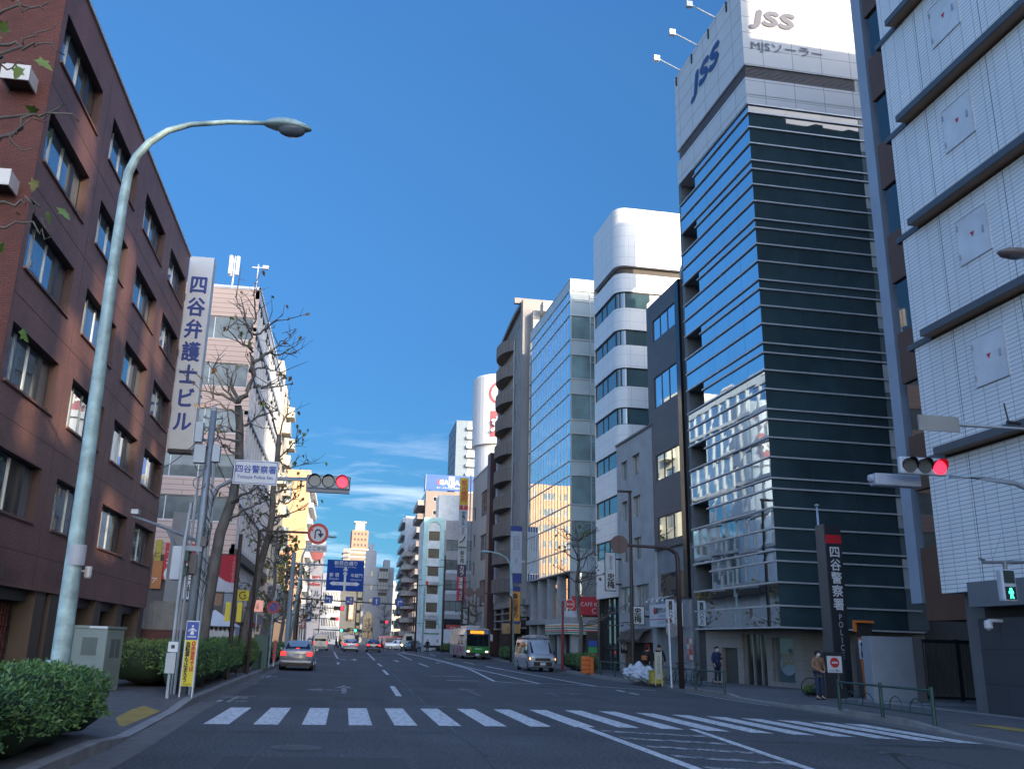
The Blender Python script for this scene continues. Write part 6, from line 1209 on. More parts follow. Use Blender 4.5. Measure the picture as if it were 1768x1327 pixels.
t = pole_thing('street_lamp', 'slim dark brown street lamp with a flat head before the low concrete building', 'street lamp', 14.36, 45.7); z = at(t, AY(1090, 850, 45.7)).z; mb = MB(); mb.tube([(0, 0, 0), (0, 0, z)], [.10, .075], 10); mb.build('pole', brownp, t); mb = MB(); mb.loft([[(.1 - .75 * s, .12 * f * q, z + d) for q, d in ((-1, 0), (1, 0), (.8, .09), (-.8, .09))] for s, f in ((0, .7), (.3, 1.2), (.8, 1.2), (1, .8))]); mb.build('lamp_head', brownp, t)
t = pole_thing('street_lamp', 'grey street lamp reaching in from the right edge of the view', 'street lamp', 15.2, 15.2); c = at(t, AY(1748, 437, 15.2)); mb = MB(); mb.tube([(0, 0, 0), (0, 0, c.z - .9), (-.1, 0, c.z - .4), (-.6, 0, c.z + .05), (c.x + .4, 0, c.z + .05)], [.15, .1, .08, .065, .05], 12); mb.build('pole', mint_p, t, smooth=True); mb = MB(); mb.loft([[(c.x + .45 - .75 * s, r * math.cos(a), c.z + (r * .5 if math.sin(a) > 0 else r * .55) * math.sin(a)) for a in [2 * math.pi * j / 14 for j in range(14)]] for s, r in ((0, .06), (.2, .15), (.5, .2), (.8, .17), (1, .06))]); mb.build('lamp_head', M('lamp_brown', (.16, .13, .12), .5), t, smooth=True); mb = MB(); mb.lathe([(.02, -.1), (.12, -.07), (.16, 0)], (0, 0, 0), 14); o = mb.build('lens', lamp_glass, t, smooth=True); o.location = (c.x + .05, 0, c.z - .03); o.scale = (1.4, .9, 1)
for i, (px_, y, hh_) in enumerate(((8.9, 118.5, 9.5), (9.9, 119, 8.0), (12.2, 117, 12.0), (14.0, 112, 9), (10.6, 146, 8), (-5.6, 112, 7.5), (-5.2, 86, 9), (-4.9, 118, 10))):
    t = pole_thing('street_pole', ('slim dark pole at the right corner of the crossing beside the box truck', 'mint lamp pole at the right corner of the crossing', 'tall dark utility pole in front of the mint building', 'thin dark pole behind the bus', 'dark pole at the foot of the mint building', 'thin grey pole among the left shop signs', 'slim pale pole beyond the guide sign post', 'tall grey pole at the left corner of the crossing')[i], 'pole', px_, y); mb = MB(); mb.tube([(0, 0, 0), (0, 0, hh_)], [.14, .09], 8); mb.build('pole', (brownp, mint_p, brownp, dkfr, dkfr, galv, mint_p, galv)[i], t); mb = MB()
    if i in (1, 6, 7): mb.tube([(0, 0, hh_ - .05), (.5 if i > 5 else -.5, 0, hh_ + .2), (1.4 if i > 5 else -1.6, 0, hh_ + .3)], .05, 6)
    else: mb.tube([(-.6, 0, hh_ - .6), (.6, 0, hh_ - .6)], .04, 6); mb.tube([(0, 0, hh_ - 1.5), (-2.4, 0, hh_ - 1.5)], .05, 6)
    mb.build('arm', (brownp, mint_p, brownp, dkfr, dkfr, galv, mint_p, galv)[i], t)
# white post with sign back, notice post
t = pole_thing('sign_post', 'white post with a grey round sign back beside the brown pole on the right', 'sign', 13.22, 37.0); mb = MB(); mb.tube([(0, 0, 0), (-.05, 0, 2.75)], .04, 8); mb.build('post', white_s, t); sign_disc(t, (.12, .05, 2.22), .28, backg, backg); sign_disc(t, (-.02, .05, 2.6), .12, backm, backm)
t = pole_thing('notice_post', 'pale upright notice board standing at the right guard rail by the rubbish bags', 'sign', 13.25, 38.6); mb = MB(); mb.box(-.14, .12, 0, .04, .25, 1.35); [mb.box(x, x + .03, 0, .04, 0, 1.4) for x in (-.16, .12)]; mb.build('board', M('notice_cream', (.5, .48, .36)), t); vtext(t, '自転車', M('lettering_grey', (.2, .22, .25)), (0, -.01, .85), h=.8, w=.14)
# hydrant sign, post box, vending signs
t = pole_thing('hydrant_sign', 'round red hydrant sign on a red post before the curtain wall shop', 'sign', 14.35, 60); mb = MB(); mb.tube([(-.2, 0, 0), (-.2, 0, 4.3)], [.1, .06], 8); mb.tube([(-.2, 0, 4.1), (.3, 0, 4.25)], .03, 6); mb.build('post', M('post_red', (.22, .02, .025)), t); sign_disc(t, (.25, -.05, 4.12), .33, red_s); ring(t, (.25, -.085, 4.12), .28, .32, white_s); text(t, '消火栓', white_s, (.25, -.09, 4.12), w=.45, bold=.02); plate(t, -.1, .8, 3.3, 3.7, -.05, M('plate_pale', (.42, .46, .5)))
t = pole_thing('letter_box', 'red street letter box by the kerb behind the silver van', 'letter box', 14.75, 74); mb = MB(); mb.box(-.4, .4, 0, .5, .25, 1.3); mb.build('box', M('post_box_red', (.45, .02, .03), .4), t, bevel=.05); mb = MB(); mb.box(-.32, .32, .05, .45, 0, .25); mb.build('foot', dkfr, t); mb = MB(); mb.box(-.3, .3, -.015, .0, 1.02, 1.1); mb.build('slot', black, t)
t = pole_thing('signboard_stack', 'dark sidewalk sign tower with blue, green and red panels by the shop entrance', 'sign', 15.6, 58); mb = MB(); mb.box(-.3, .35, 0, .3, 0, 2.4, 0); [mb.box(-.25, .3, -.02, 0, z, z + .36, k + 1) for k, z in enumerate((1.5, 1.1, .7, .35))]; mb.build('panel', [black, blue_s, M('panel_green', (.03, .25, .08)), red_s, white_s], t)
t = pole_thing('barrier_box', 'orange plastic road barrier boxes standing by the right guard rail', 'barrier', 13.95, 53); mb = MB(); mb.box(-.3, .15, 0, .4, 0, .95); mb.box(.18, .42, .05, .4, 0, .9); mb.build('barrier', M('barrier_orange', (.6, .14, .02), .5, amt=.15, scale=5), t, bevel=.03); mb = MB(); [mb.box(-.31, .16, -.012, 0, z, z + .05) for z in (.2, .45, .7)]; mb.build('groove', M('groove_dark', (.25, .05, .01)), t)
t = pole_thing('yellow_crate', 'yellow mesh crate with a net beside the white rubbish bags', 'crate', 13.75, 40.2); mb = MB(); mb.box(-.3, .3, 0, .4, .0, .55); mb.build('crate', M('crate_yellow', (.45, .36, .06), .7, amt=.3, scale=14), t, bevel=.04); mb = MB(); mb.box(-.32, .32, -.02, .42, .5, .57); mb.build('rim', M('crate_yellow2', (.38, .3, .05)), t)
bag = M('bag_white', (.50, .52, .55), .35, amt=.15, scale=6)
for i, (x, y, s) in enumerate(((13.75, 44.0, .42), (13.85, 43.1, .5), (13.65, 42.5, .36), (13.9, 41.8, .4), (13.7, 41.1, .34))):
    t = pole_thing('rubbish_bag', ('white rubbish bag at the far end of the heap by the guard rail', 'largest white rubbish bag slumped on the heap', 'small white rubbish bag in front of the largest one', 'white rubbish bag leaning against the dark sack', 'white rubbish bag nearest to the yellow crate')[i], 'bag', x, y, .15, 'rubbish bags at the right kerb'); bm = bmesh.new(); bmesh.ops.create_icosphere(bm, subdivisions=3, radius=s); r2 = random.Random(i)
    for v in bm.verts:
        n = v.co.normalized(); k = 1 + .12 * math.sin(n.x * 7 + i) * math.sin(n.y * 6 + 2 * i) + .1 * math.sin(n.z * 9 + n.x * 5); v.co *= k; v.co.z = max(v.co.z * .8 + s * .7, 0)
        if n.z > .9: v.co.z += .12 * (n.z - .9) * 10
    me = bpy.data.meshes.new('sack'); bm.to_mesh(me); bm.free(); me.materials.append(bag); o = place(me, 'sack', t, (0, 0, 0)); mb = MB(); mb.tube([(0, 0, s * 1.4), (.02, 0, s * 1.4 + .1)], [.03, .07], 6); mb.build('knot', bag, t)
# right guard rails
guard(13.78, 33.0, 57.5, 'long green guard rail along the right kerb past the rubbish bags', 14.45)
guard(13.35, 20.2, 25.0, 'short green guard rail at the right end of the crossing by the police pylon', 13.75)
# police pylon, flagpole, no-entry block, mirror
t = pole_thing('police_pylon', 'slanted black pylon with white vertical characters and a red band at the police entrance', 'sign', 18.35, 33.2); dk = M('pylon_black', (.025, .027, .032), .35, amt=.1)
mb = MB(); H_ = 6.35; o0 = [(-.22, 0), (.62, 0), (.62, 1.1), (-.22, 1.1)]; sh = lambda z: 0
mb.box(-.14, .5, 0, .7, 0, H_ - .75, 0); mb.box(-.14, .5, 0, .7, H_ - .75, H_ - .42, 1); mb.box(-.14, .5, 0, .7, H_ - .42, H_, 0); mb.box(-.18, -.14, .02, .68, 0, H_ - .02, 2); mb.build('pylon', [dk, M('pylon_red', (.45, .015, .025), .4), M('pylon_edge', (.07, .075, .08), .4)], t)
vtext(t, '四谷警察署', white_s, (.18, -.012, 4.28), h=2.35, w=.42, bold=.015, spacing=1.05); vtext(t, 'POLICE', M('pylon_letter', (.4, .42, .45)), (.2, -.012, 2.15), h=1.6, w=.17)
mb = MB(); mb.box(-1.35, 1.5, -.15, .0, 0, .0001); mb.box(-.6, .3, -.25, -.02, 0, 1.0, 0); mb.build('foot', dk, t)
t = pole_thing('flagpole', 'thin silver flagpole just left of the black police pylon', 'flagpole', 18.6, 34.4); mb = MB(); mb.tube([(0, 0, 0), (-.0, 0, 7.2)], [.06, .04], 10); mb.lathe([(.05, 0), (.09, .03), (.09, .07), (.03, .1)], (0, 0, 7.2), 10); mb.build('pole', M('flag_silver', (.5, .53, .57), .35, .6), t, smooth=True)
t = pole_thing('no_entry_sign', 'white panel with a red no entry disc on a low black block', 'sign', 16.9, 31.5); mb = MB(); mb.box(-.05, .75, .04, .5, 0, 1.55); mb.build('block', dk, t, bevel=.02); plate(t, .08, .62, .86, 1.42, 0, white_s); sign_disc(t, (.35, -.005, 1.2), .17, red_s, red_s, th=.02); mb = MB(); mb.box(.24, .46, -.025, -.016, 1.17, 1.23); mb.build('bar', white_s, t); text(t, '関係者以外進入禁止', black, (.35, -.01, .93), w=.42)
t = pole_thing('road_mirror', 'orange post with an orange rimmed mirror and a small white caution plate by the gate', 'mirror', 18.7, 32.1); og = M('post_orange2', (.58, .16, .03), .45); mb = MB(); mb.tube([(0, 0, 0), (-.1, 0, 2.35)], .05, 8); mb.tube([(-.12, 0, 2.3), (-.28, 0, 2.45), (-.28, 0, 2.62)], .03, 6); mb.build('post', og, t); mb = MB(); mb.box(-.28, .42, -.2, .0, 2.62, 2.7, 0); mb.box(-.2, .40, -.05, .0, 2.1, 2.62, 1); mb.box(-.3, -.2, -.08, .0, 2.3, 2.7, 0); mb.build('mirror', [og, M('mirror_dark', (.03, .025, .025), .4)], t); plate(t, -.16, .05, 1.35, 2.0, -.07, white_s); vtext(t, '◆注意', black, (-.055, -.08, 1.68), h=.55, w=.15, bold=.03)
mb = MB()
# right traffic signal and its poles
t = pole_thing('traffic_signal', 'pale grey traffic signal showing red on an arm from the right edge', 'traffic signal', 16.95, 20.0); c = at(t, AY(1595, 805, 19.8))
P = [(0, 0, 0), (0, 0, 4.8), tuple(at(t, AY(1790, 850, 20))), tuple(at(t, AY(1752, 834, 20))), tuple(at(t, AY(1700, 826, 20))), tuple(at(t, AY(1640, 823, 20)))]; mb = MB(); mb.tube(P, [.13, .12, .07, .06, .05, .05], 10); mb.build('arm', M('arm_pale', (.32, .35, .38), .5, .3), t, smooth=True)
mb = MB(); mb.box(c.x - .6, c.x + .62, c.y, c.y + .14, c.z - .2, c.z + .23); mb.build('housing', M('housing_pale', (.42, .45, .50), .45), t, bevel=.05)
for k in (-1, 0, 1):
    x = c.x + .02 + k * .385; lit = k == 1; mb = MB(); mb.prism([(.165 * math.cos(a), .165 * math.sin(a)) for a in [math.pi * j / 12 for j in range(24)]], (x, c.y, c.z), (1, 0, 0), (0, 0, 1), .025); mb.build('lamp', M('signal_red_lit', (1, .012, .03)) if lit else M('lens_grey', (.10, .10, .095), .12), t)
    mb = MB(); n = 20
    for j in range(n):
        a, b = math.radians(-20 + 220 * j / n), math.radians(-20 + 220 * (j + 1) / n); la = .2 * max(.1, math.sin(math.pi * (j + .5) / n)); r = .185; q = [(x + r * math.cos(a), c.y, c.z + r * math.sin(a)), (x + r * math.cos(b), c.y, c.z + r * math.sin(b)), (x + r * math.cos(b), c.y - la, c.z + r * math.sin(b)), (x + r * math.cos(a), c.y - la, c.z + r * math.sin(a))]; mb.face(q, int(lit)); mb.face(q[::-1], int(lit))
    mb.build('hood', [M('hood_dark', (.035, .035, .04), .5), M('hood_glow_red2', (.2, .015, .03), .5)], t)  # hood over the lit lamp is coloured as if red light fell on it
d = at(t, AY(1555, 826, 20.4)); mb = MB(); mb.box(d.x - .65, d.x + .55, d.y, d.y + .3, d.z - .18, d.z + .12); mb.tube([(d.x - .75, d.y + .15, d.z), (d.x - .6, d.y + .15, d.z)], .1, 8); mb.build('camera_housing', M('housing_pale2', (.36, .39, .45), .45), t, bevel=.04)
t = pole_thing('cantilever_sign', 'horizontal pipe arm with a grey board seen from behind above the right signal', 'sign', 17.3, 20.6); a = at(t, AY(1583, 727, 20.6)); b = at(t, AY(1768, 740, 20.6)); mb = MB(); mb.tube([(a.x + .1, 0, a.z - .02), (0, 0, b.z), (0, 0, 0)], [.06, .065, .1], 10); mb.build('arm', M('arm_pale', (.32, .35, .38)), t, smooth=True); mb = MB(); mb.box(a.x, a.x + 1.1, -.08, -.04, a.z - .24, a.z + .16); [mb.box(a.x + x, a.x + x + .04, -.04, .03, a.z - .22, a.z + .14) for x in (.04, .38, .72, 1.04)]; mb.build('board_back', M('board_back', (.30, .29, .27), .6, amt=.1), t); mb = MB(); mb.tube([(-.55, -.1, b.z + .1), (-.9, -.1, b.z + .12)], .05, 8); mb.tube([(-.86, -.1, b.z + .15), (-.92, -.1, b.z + .62)], .02, 6); mb.tube([(-.3, -.1, b.z - .1), (-.3, -.1, b.z + .35)], .07, 8); mb.build('antenna', black, t)
t = pole_thing('pedestrian_signal', 'white pedestrian signal with a green walking figure at the right edge', 'pedestrian signal', 16.6, 19.2); p = at(t, AY(1745, 1010, 19.2)); mb = MB(); mb.box(p.x - .2, p.x + .16, 0, .2, p.z - .36, p.z + .36); mb.build('housing', M('housing_pale', (.42, .45, .5)), t, bevel=.05)
for z, m_ in ((.19, M('lens_off', (.03, .045, .04), .3)), (-.17, M('lens_off2', (.02, .03, .03), .3))): mb = MB(); mb.box(p.x - .15, p.x + .11, -.012, .01, p.z + z - .14, p.z + z + .14); mb.build('lens', m_, t)
mb = MB(); fig = [(-.035, -.12), (-.02, -.02), (-.06, -.01), (-.05, .05), (.05, .05), (.06, -.01), (.02, -.02), (.06, -.12), (.03, -.12), (0, -.05), (-.01, -.12)]; mb.prism(fig, (p.x - .02, -.014, p.z - .17), (1, 0, 0), (0, 0, 1), .008); mb.prism([(.03 * math.cos(k * .52), .03 * math.sin(k * .52)) for k in range(12)], (p.x - .02, -.014, p.z - .085), (1, 0, 0), (0, 0, 1), .008); mb.build('walking_figure', M('figure_green', (.05, 1.0, .45), emit=1.6), t)
q = p.z + .55; mb = MB(); mb.tube([(0, .1, 0), (0, .1, q)], .07, 8); mb.tube([(p.x - .55, .1, q - .05), (0, .1, q + .05)], .04, 8); mb.tube([(p.x, .1, q - .2), (p.x, .1, q)], .05, 8); mb.tube([(p.x - .5, .1, q), (p.x - .65, .05, q + .03)], .035, 6); mb.tube([(p.x - .3, .1, q), (p.x + .0, .1, q + .6)], .006, 4); mb.build('arm', M('arm_grey2', (.2, .22, .24), .5, .3), t)
# shop signs hung along the far left pavement
for i, (u0, u1, v0, v1, yy, c, tx, lab) in enumerate(((481, 490, 975, 1008, 98, (.55, .42, .05), '英会話', 'yellow vertical school sign behind the mint post on the left'), (476, 487, 1010, 1062, 98, (.45, .45, .45), 'ビル4F', 'white vertical sign below the yellow school sign'), (489, 500, 1020, 1066, 108, (.50, .38, .06), '定食屋', 'yellow restaurant sign far down the left pavement'), (461, 470, 1008, 1042, 86, (.42, .42, .44), '美容院', 'narrow white hair salon sign beside the plane trunk'), (531, 537, 1040, 1072, 112, (.03, .06, .25), '駐車', 'blue vertical sign far down the left pavement'), (521, 526, 1060, 1085, 112, (.40, .05, .05), '薬', 'red pharmacy sign at the left corner of the crossing'))):
    a, b = AY(u0, v0, yy), AY(u1, v1, yy); w_, h = b[0] - a[0], a[2] - b[2]
    t = thing('blade_sign', lab, 'sign', ((a[0] + b[0]) / 2, yy, b[2]), 0); mb = MB(); mb.box(-w_ / 2, w_ / 2, 0, .2, 0, h); mb.box(-w_ / 2 - 1.2, -w_ / 2, .08, .12, h * .8, h * .8 + .08); mb.box(-w_ / 2 - 1.2, -w_ / 2, .08, .12, h * .2, h * .2 + .08); mb.build('board', M('hang%d' % i, c), t); vtext(t, tx, black if sum(c) > .8 else whfr, (0, -.015, h / 2), h=h * .85, w=w_ * .7, bold=.02)
t = thing('shop_row', 'row of small awnings and shop fronts under the white glass side of the beige block', 'shop front', (-9, 74, .15)); mb = MB(); mb.box(0, .35, 0, 27, 2.7, 3.6, 0); [mb.box(0, .1, .5 + 4.5 * k, 4.2 + 4.5 * k, 0, 2.6, 1) for k in range(6)]; mb.box(0, 1.1, 10, 13.5, 2.3, 2.6, 2); mb.build('shop_front', [M('fascia_grey', (.3, .3, .3)), g_win, M('awning_red', (.25, .03, .04))], t); mb = MB(); mb.face([(0, .2, 2.6), (0, 4, 2.6), (1.0, 4, 2.0), (1.0, .2, 2.0)]); mb.face([(0, .2, 2.6), (1, .2, 2.0), (1.0, .2, 1.8), (0, .2, 1.8)]); mb.build('awning', M('awning_brown2', (.10, .065, .055)), t)
for i, (p, q, sag, lab) in enumerate((((-3.9, 24.2, 6.9), (-9.0, 41, 8.5), .3, 'thin service wire from the utility pole to the brick building'), ((-3.9, 24.2, 7.1), (-4.3, 62, 7.6), .6, 'upper street wire running from the utility pole past the plane trees'), ((-3.9, 24.2, 6.4), (-4.3, 62, 6.6), .7, 'lower street wire running from the utility pole past the plane trees'))):
    t = thing('overhead_wire', lab, 'wire', p); mb = MB(); a, b = Vector((0, 0, 0)), Vector(q) - Vector(p); mb.tube([a.lerp(b, k / 10) - Vector((0, 0, sag * 4 * (k / 10) * (1 - k / 10))) for k in range(11)], .012, 5); mb.build('wire', black, t)
# overhead wire over the road
t = thing('overhead_wire', 'thin black wire strung across the road above the lane signs', 'wire', (0, 95, 6.6)); mb = MB(); mb.tube([(-9, 0, 1.0), (-3, 0, .55), (4, 0, .45), (12, 0, .9)], .025, 5); mb.build('wire', black, t)
# ================================================================ vehicles
tyre = M('tyre', (.018, .018, .02), .8); rimm = M('rim', (.32, .33, .34), .35, .7); carglass = MGLASS('car_glass', (.012, .018, .022), ior=1.6, wav=0)
tail = M('tail_lit', (1.0, .03, .03), .3, emit=.8); tail_off = M('tail_red', (.35, .015, .02), .25); headl = M('headlight', (.55, .58, .6), .1); amber = M('amber_lit', (1, .30, .04), emit=2.5); platew = M('number_plate', (.5, .52, .5), .5)
def paintm(n, c): return M('paint_' + n, c, .28, .35, amt=.03, coat=.6)
def wheel(t, x, y, r, w_=.2):
    s = 1 if x > 0 else -1
    mb = MB(); mb.lathe([(r * .62, -w_ / 2), (r * .93, -w_ / 2), (r, -w_ / 2 + .03), (r, w_ / 2 - .03), (r * .93, w_ / 2), (r * .62, w_ / 2)], (0, 0, 0), 20); o = mb.build('wheel', tyre, t, smooth=False); o.rotation_euler = (0, math.pi / 2, 0); o.location = (x, y, r)
    mb = MB(); mb.lathe([(.03, -.02), (r * .62, 0), (r * .62, .05)], (0, 0, 0), 14); q = mb.build('rim', rimm, o); q.location = (0, 0, s * (w_ / 2 - .01)); q.rotation_euler = (0, 0 if s > 0 else math.pi, 0)
def shellbody(t, st, mat, name='body'):
    """stations: y, half widths at sill/mid/belt/roof and z at sill/mid/belt/roof"""
    secs = []
    for y, w0, w1, w2, w3, z0, z1, z2, z3 in st:
        h = [(w0, z0), (w1, z1), (w2, z2), (w3, z3), (w3 * .6, z3 + .025)]
        secs.append([(x, y, z) for x, z in h] + [(-x, y, z) for x, z in h[::-1]])
    mb = MB(); mb.loft(secs); o = mb.build(name, mat, t, smooth=True)
    e = o.modifiers.new('split', 'EDGE_SPLIT'); e.split_angle = math.radians(38); return o
def quad(t, pts, mat, name):
    mb = MB(); mb.face(pts); mb.face(pts[::-1]); return mb.build(name, mat, t)
def sedan(label, x, y, rz, mat, lit=True, group=None, cat='car', L_=4.4):
    t = thing('sedan', label, cat, (x, y, gz(y)), rz, group)      # rear at local y=0, drives towards +y
    k = L_ / 4.4
    st = [(0, .62, .78, .74, .66, .36, .58, .84, .93), (.06, .74, .84, .80, .72, .28, .58, .9, .99), (.45, .80, .86, .82, .74, .22, .58, .93, 1.02), (.95, .82, .87, .83, .73, .2, .58, .94, 1.03), (1.55, .83, .875, .84, .56, .2, .58, .95, 1.42), (2.0, .83, .88, .84, .58, .2, .58, .95, 1.45), (2.55, .83, .88, .84, .57, .2, .58, .95, 1.42), (3.25, .83, .87, .82, .70, .2, .58, .92, .97), (3.9, .80, .85, .78, .66, .22, .56, .82, .88), (4.28, .72, .80, .70, .58, .26, .52, .70, .76), (4.4, .6, .68, .6, .5, .32, .5, .62, .66)]
    st = [(s[0] * k,) + s[1:] for s in st]; shellbody(t, st, mat)
    quad(t, [(-.66, .93 * k - .012, 1.045), (.66, .93 * k - .012, 1.045), (.53, 1.50 * k - .012, 1.385), (-.53, 1.50 * k - .012, 1.385)], carglass, 'rear_window')
    quad(t, [(.63, 3.22 * k + .012, .995), (-.63, 3.22 * k + .012, .995), (-.53, 2.62 * k + .012, 1.39), (.53, 2.62 * k + .012, 1.39)], carglass, 'windscreen')
    for s in (1, -1):
        quad(t, [(s * .832, 1.15 * k, .985), (s * .832, 2.1 * k, .975), (s * .605, 2.05 * k, 1.37), (s * .625, 1.6 * k, 1.34)], carglass, 'side_window'); quad(t, [(s * .832, 2.15 * k, .975), (s * .82, 3.05 * k, .97), (s * .615, 2.55 * k, 1.36), (s * .605, 2.1 * k, 1.37)], carglass, 'side_window')
        mb = MB(); mb.box(.52, .80, -.02, .1, .72, .93); o = mb.build('tail_light', tail if lit else tail_off, t, bevel=.02); o.scale = (s, 1, 1)
        mb = MB(); mb.box(.5, .72, 4.18 * k, 4.36 * k, .56, .70); o = mb.build('headlight', headl, t, bevel=.02); o.scale = (s, 1, 1)
        mb = MB(); mb.box(.86, 1.02, 2.75 * k, 2.9 * k, .95, 1.08); o = mb.build('mirror', mat, t, bevel=.03); o.scale = (s, 1, 1)
        for yy in (.82, 3.5): wheel(t, s * .76, yy * k, .31)
    mb = MB(); mb.box(-.78, .78, -.05, .12, .36, .50); mb.build('bumper', mat, t, bevel=.04)
    mb = MB(); mb.box(-.74, .74, -.04, .3, .2, .36); mb.build('underside', black, t)
    if lit: mb = MB(); mb.box(-.09, .09, .98 * k - .04, .98 * k, 1.06, 1.10); mb.build('brake_light', tail, t)
    mb = MB(); mb.box(-.17, .17, -.035, -.01, .66, .82); mb.build('plate', platew, t); mb = MB(); mb.box(-.45, .45, -.03, .02, .84, .88); mb.build('garnish', M('chrome', (.6, .6, .6), .15, 1), t)
    return t
silver = paintm('silver', (.36, .36, .37)); whitep = paintm('white', (.58, .58, .57)); navy = paintm('navy', (.06, .07, .11)); dgrey = paintm('slate', (.10, .13, .16)); redp = paintm('red', (.30, .03, .03))
sedan('silver sedan with red brake lights stopped at the left kerb', -2.35, 48.6, 0, silver, L_=4.5)
sedan('white sedan with brake lights on in the second queue lane', .85, 110, 0, whitep)
sedan('dark blue sedan with brake lights on in the third queue lane', 2.95 + .6, 112, 0, navy)
sedan('pale sedan parked far along the left kerb before the crossing', -5.0, 150, 0.0, paintm('pale', (.45, .45, .46)), lit=False)
sedan('dark teal taxi turning at the right side of the crossing', 10.4, 134, math.pi - .3, dgrey, lit=False)
sedan('white sedan crossing in front of the arched hall', 6.0, 140, -math.pi / 2, whitep, lit=False)
def boxvan(label, x, y, rz, mat, facing=False, cat='van', name='van', H_=1.95, L_=4.6, front=True):
    t = thing(name, label, cat, (x, y, gz(y)), rz)          # front at local y=0 facing -y
    h = H_; st = [(0, .68, .78, .74, .66, .34, .6, .80, .86), (.07, .76, .83, .81, .72, .26, .6, .92, .99), (.32, .80, .85, .84, .74, .22, .62, 1.0, 1.07), (.98, .82, .855, .85, .70, .2, .62, 1.02, h - .06), (1.3, .82, .855, .85, .71, .2, .62, 1.02, h - .01), (2.6, .82, .855, .85, .72, .2, .62, 1.02, h), (L_ - .25, .82, .855, .85, .71, .2, .62, 1.02, h - .02), (L_, .80, .83, .82, .66, .28, .62, 1.0, h - .12)]
    shellbody(t, st, mat)
    quad(t, [(-.70, .36 - .015, 1.12), (.70, .36 - .015, 1.12), (.66, .93 - .015, h - .13), (-.66, .93 - .015, h - .13)], carglass, 'windscreen')
    quad(t, [(.66, L_ + .012, 1.08), (-.66, L_ + .012, 1.08), (-.62, L_ + .012 - .03, h - .2), (.62, L_ + .012 - .03, h - .2)], carglass, 'rear_window')
    for s in (1, -1):
        quad(t, [(s * .858, .75, 1.08), (s * .858, 1.7, 1.06), (s * .755, 1.7, h - .2), (s * .765, 1.08, h - .24)], carglass, 'side_window')
        quad(t, [(s * .858, 1.8, 1.06), (s * .858, 3.0, 1.06), (s * .752, 3.0, h - .2), (s * .752, 1.8, h - .2)], carglass, 'side_window'); quad(t, [(s * .858, 3.1, 1.06), (s * .852, L_ - .3, 1.06), (s * .752, L_ - .35, h - .2), (s * .752, 3.1, h - .2)], carglass, 'side_window')
        mb = MB(); mb.box(.48, .80, -.03, .12, .70, .86); o = mb.build('headlight', headl, t, bevel=.03); o.scale = (s, 1, 1)
        mb = MB(); mb.box(.68, .835, L_ - .1, L_ + .02, .72, 1.02); o = mb.build('tail_light', tail_off if facing else tail, t, bevel=.02); o.scale = (s, 1, 1)
        mb = MB(); mb.box(.9, 1.08, .55, .68, 1.05, 1.3); o = mb.build('mirror', black, t, bevel=.04); o.scale = (s, 1, 1)
        for yy in (.85, L_ - 1.1): wheel(t, s * .76, yy, .33)
    mb = MB(); mb.box(-.5, .5, -.03, .08, .66, .82, 0); mb.box(-.6, .6, -.03, .05, .36, .60, 0); mb.build('grille', black, t, bevel=.02); mb = MB(); mb.box(-.5, .5, -.045, -.02, .73, .76); mb.box(-.5, .5, -.045, -.02, .655, .68); mb.build('chrome_bar', M('chrome', (.6, .6, .6), .15, 1), t)
    mb = MB(); mb.box(-.17, .17, -.06, -.03, .40, .56); mb.build('plate', platew, t); mb = MB(); mb.box(-.17, .17, L_ + .0, L_ + .02, .72, .88); mb.build('plate', platew, t)
    mb = MB(); mb.box(-.76, .76, L_ - .2, L_ + .04, .34, .5); mb.build('bumper', mat if facing else M('bumper_grey', (.25, .25, .25)), t, bevel=.03)
    if not facing: mb = MB(); mb.box(-.1, .1, L_ - .02, L_ + .015, h - .19, h - .15); mb.build('brake_light', tail, t)
    return t
t = boxvan('silver van with hazard lights and a loaded roof rack at the right kerb', 12.55, 58.6, .04, paintm('van_silver', (.33, .36, .40)), True)
for s in (1, -1): mb = MB(); mb.box(.70, .84, -.015, .16, .72, .84); o = mb.build('hazard_light', amber, t, bevel=.02); o.scale = (s, 1, 1)
mb = MB(); [mb.tube([(s * .66, .9, 2.05), (s * .66, 4.4, 2.05)], .02, 6) for s in (1, -1)]; [mb.tube([(-.66, y, 2.05), (.66, y, 2.05)], .02, 6) for y in (1.0, 1.8, 2.6, 3.4, 4.3)]; [mb.tube([(s * .66, y, 1.92), (s * .66, y, 2.05)], .02, 6) for s in (1, -1) for y in (1.0, 2.6, 4.3)]; mb.build('roof_rack', galv, t)
mb = MB(); [mb.tube([(x, .8, 2.22), (x, 4.2, 2.22)], .03, 6) for x in (-.1, .3)]; [mb.tube([(-.1, 1 + .3 * k, 2.22), (.3, 1 + .3 * k, 2.22)], .015, 5) for k in range(11)]; mb.tube([(.45, .7, 2.12), (.45, 4.3, 2.12)], .06, 8); mb.box(-.5, -.2, 1.2, 3.8, 2.08, 2.2); mb.build('ladder', alu, t)
L4 = 4.6
boxvan('white van with brake lights on in the left queue lane', -3.05 + .3, 112 + L4, math.pi, whitep)
boxvan('white minivan waiting ahead of the white sedan', .6, 121 + L4, math.pi, paintm('white2', (.5, .5, .49)))
boxvan('dark red van passing behind the queue of cars', 4.3, 141, -math.pi / 2, paintm('red', (.18, .03, .03)), True)
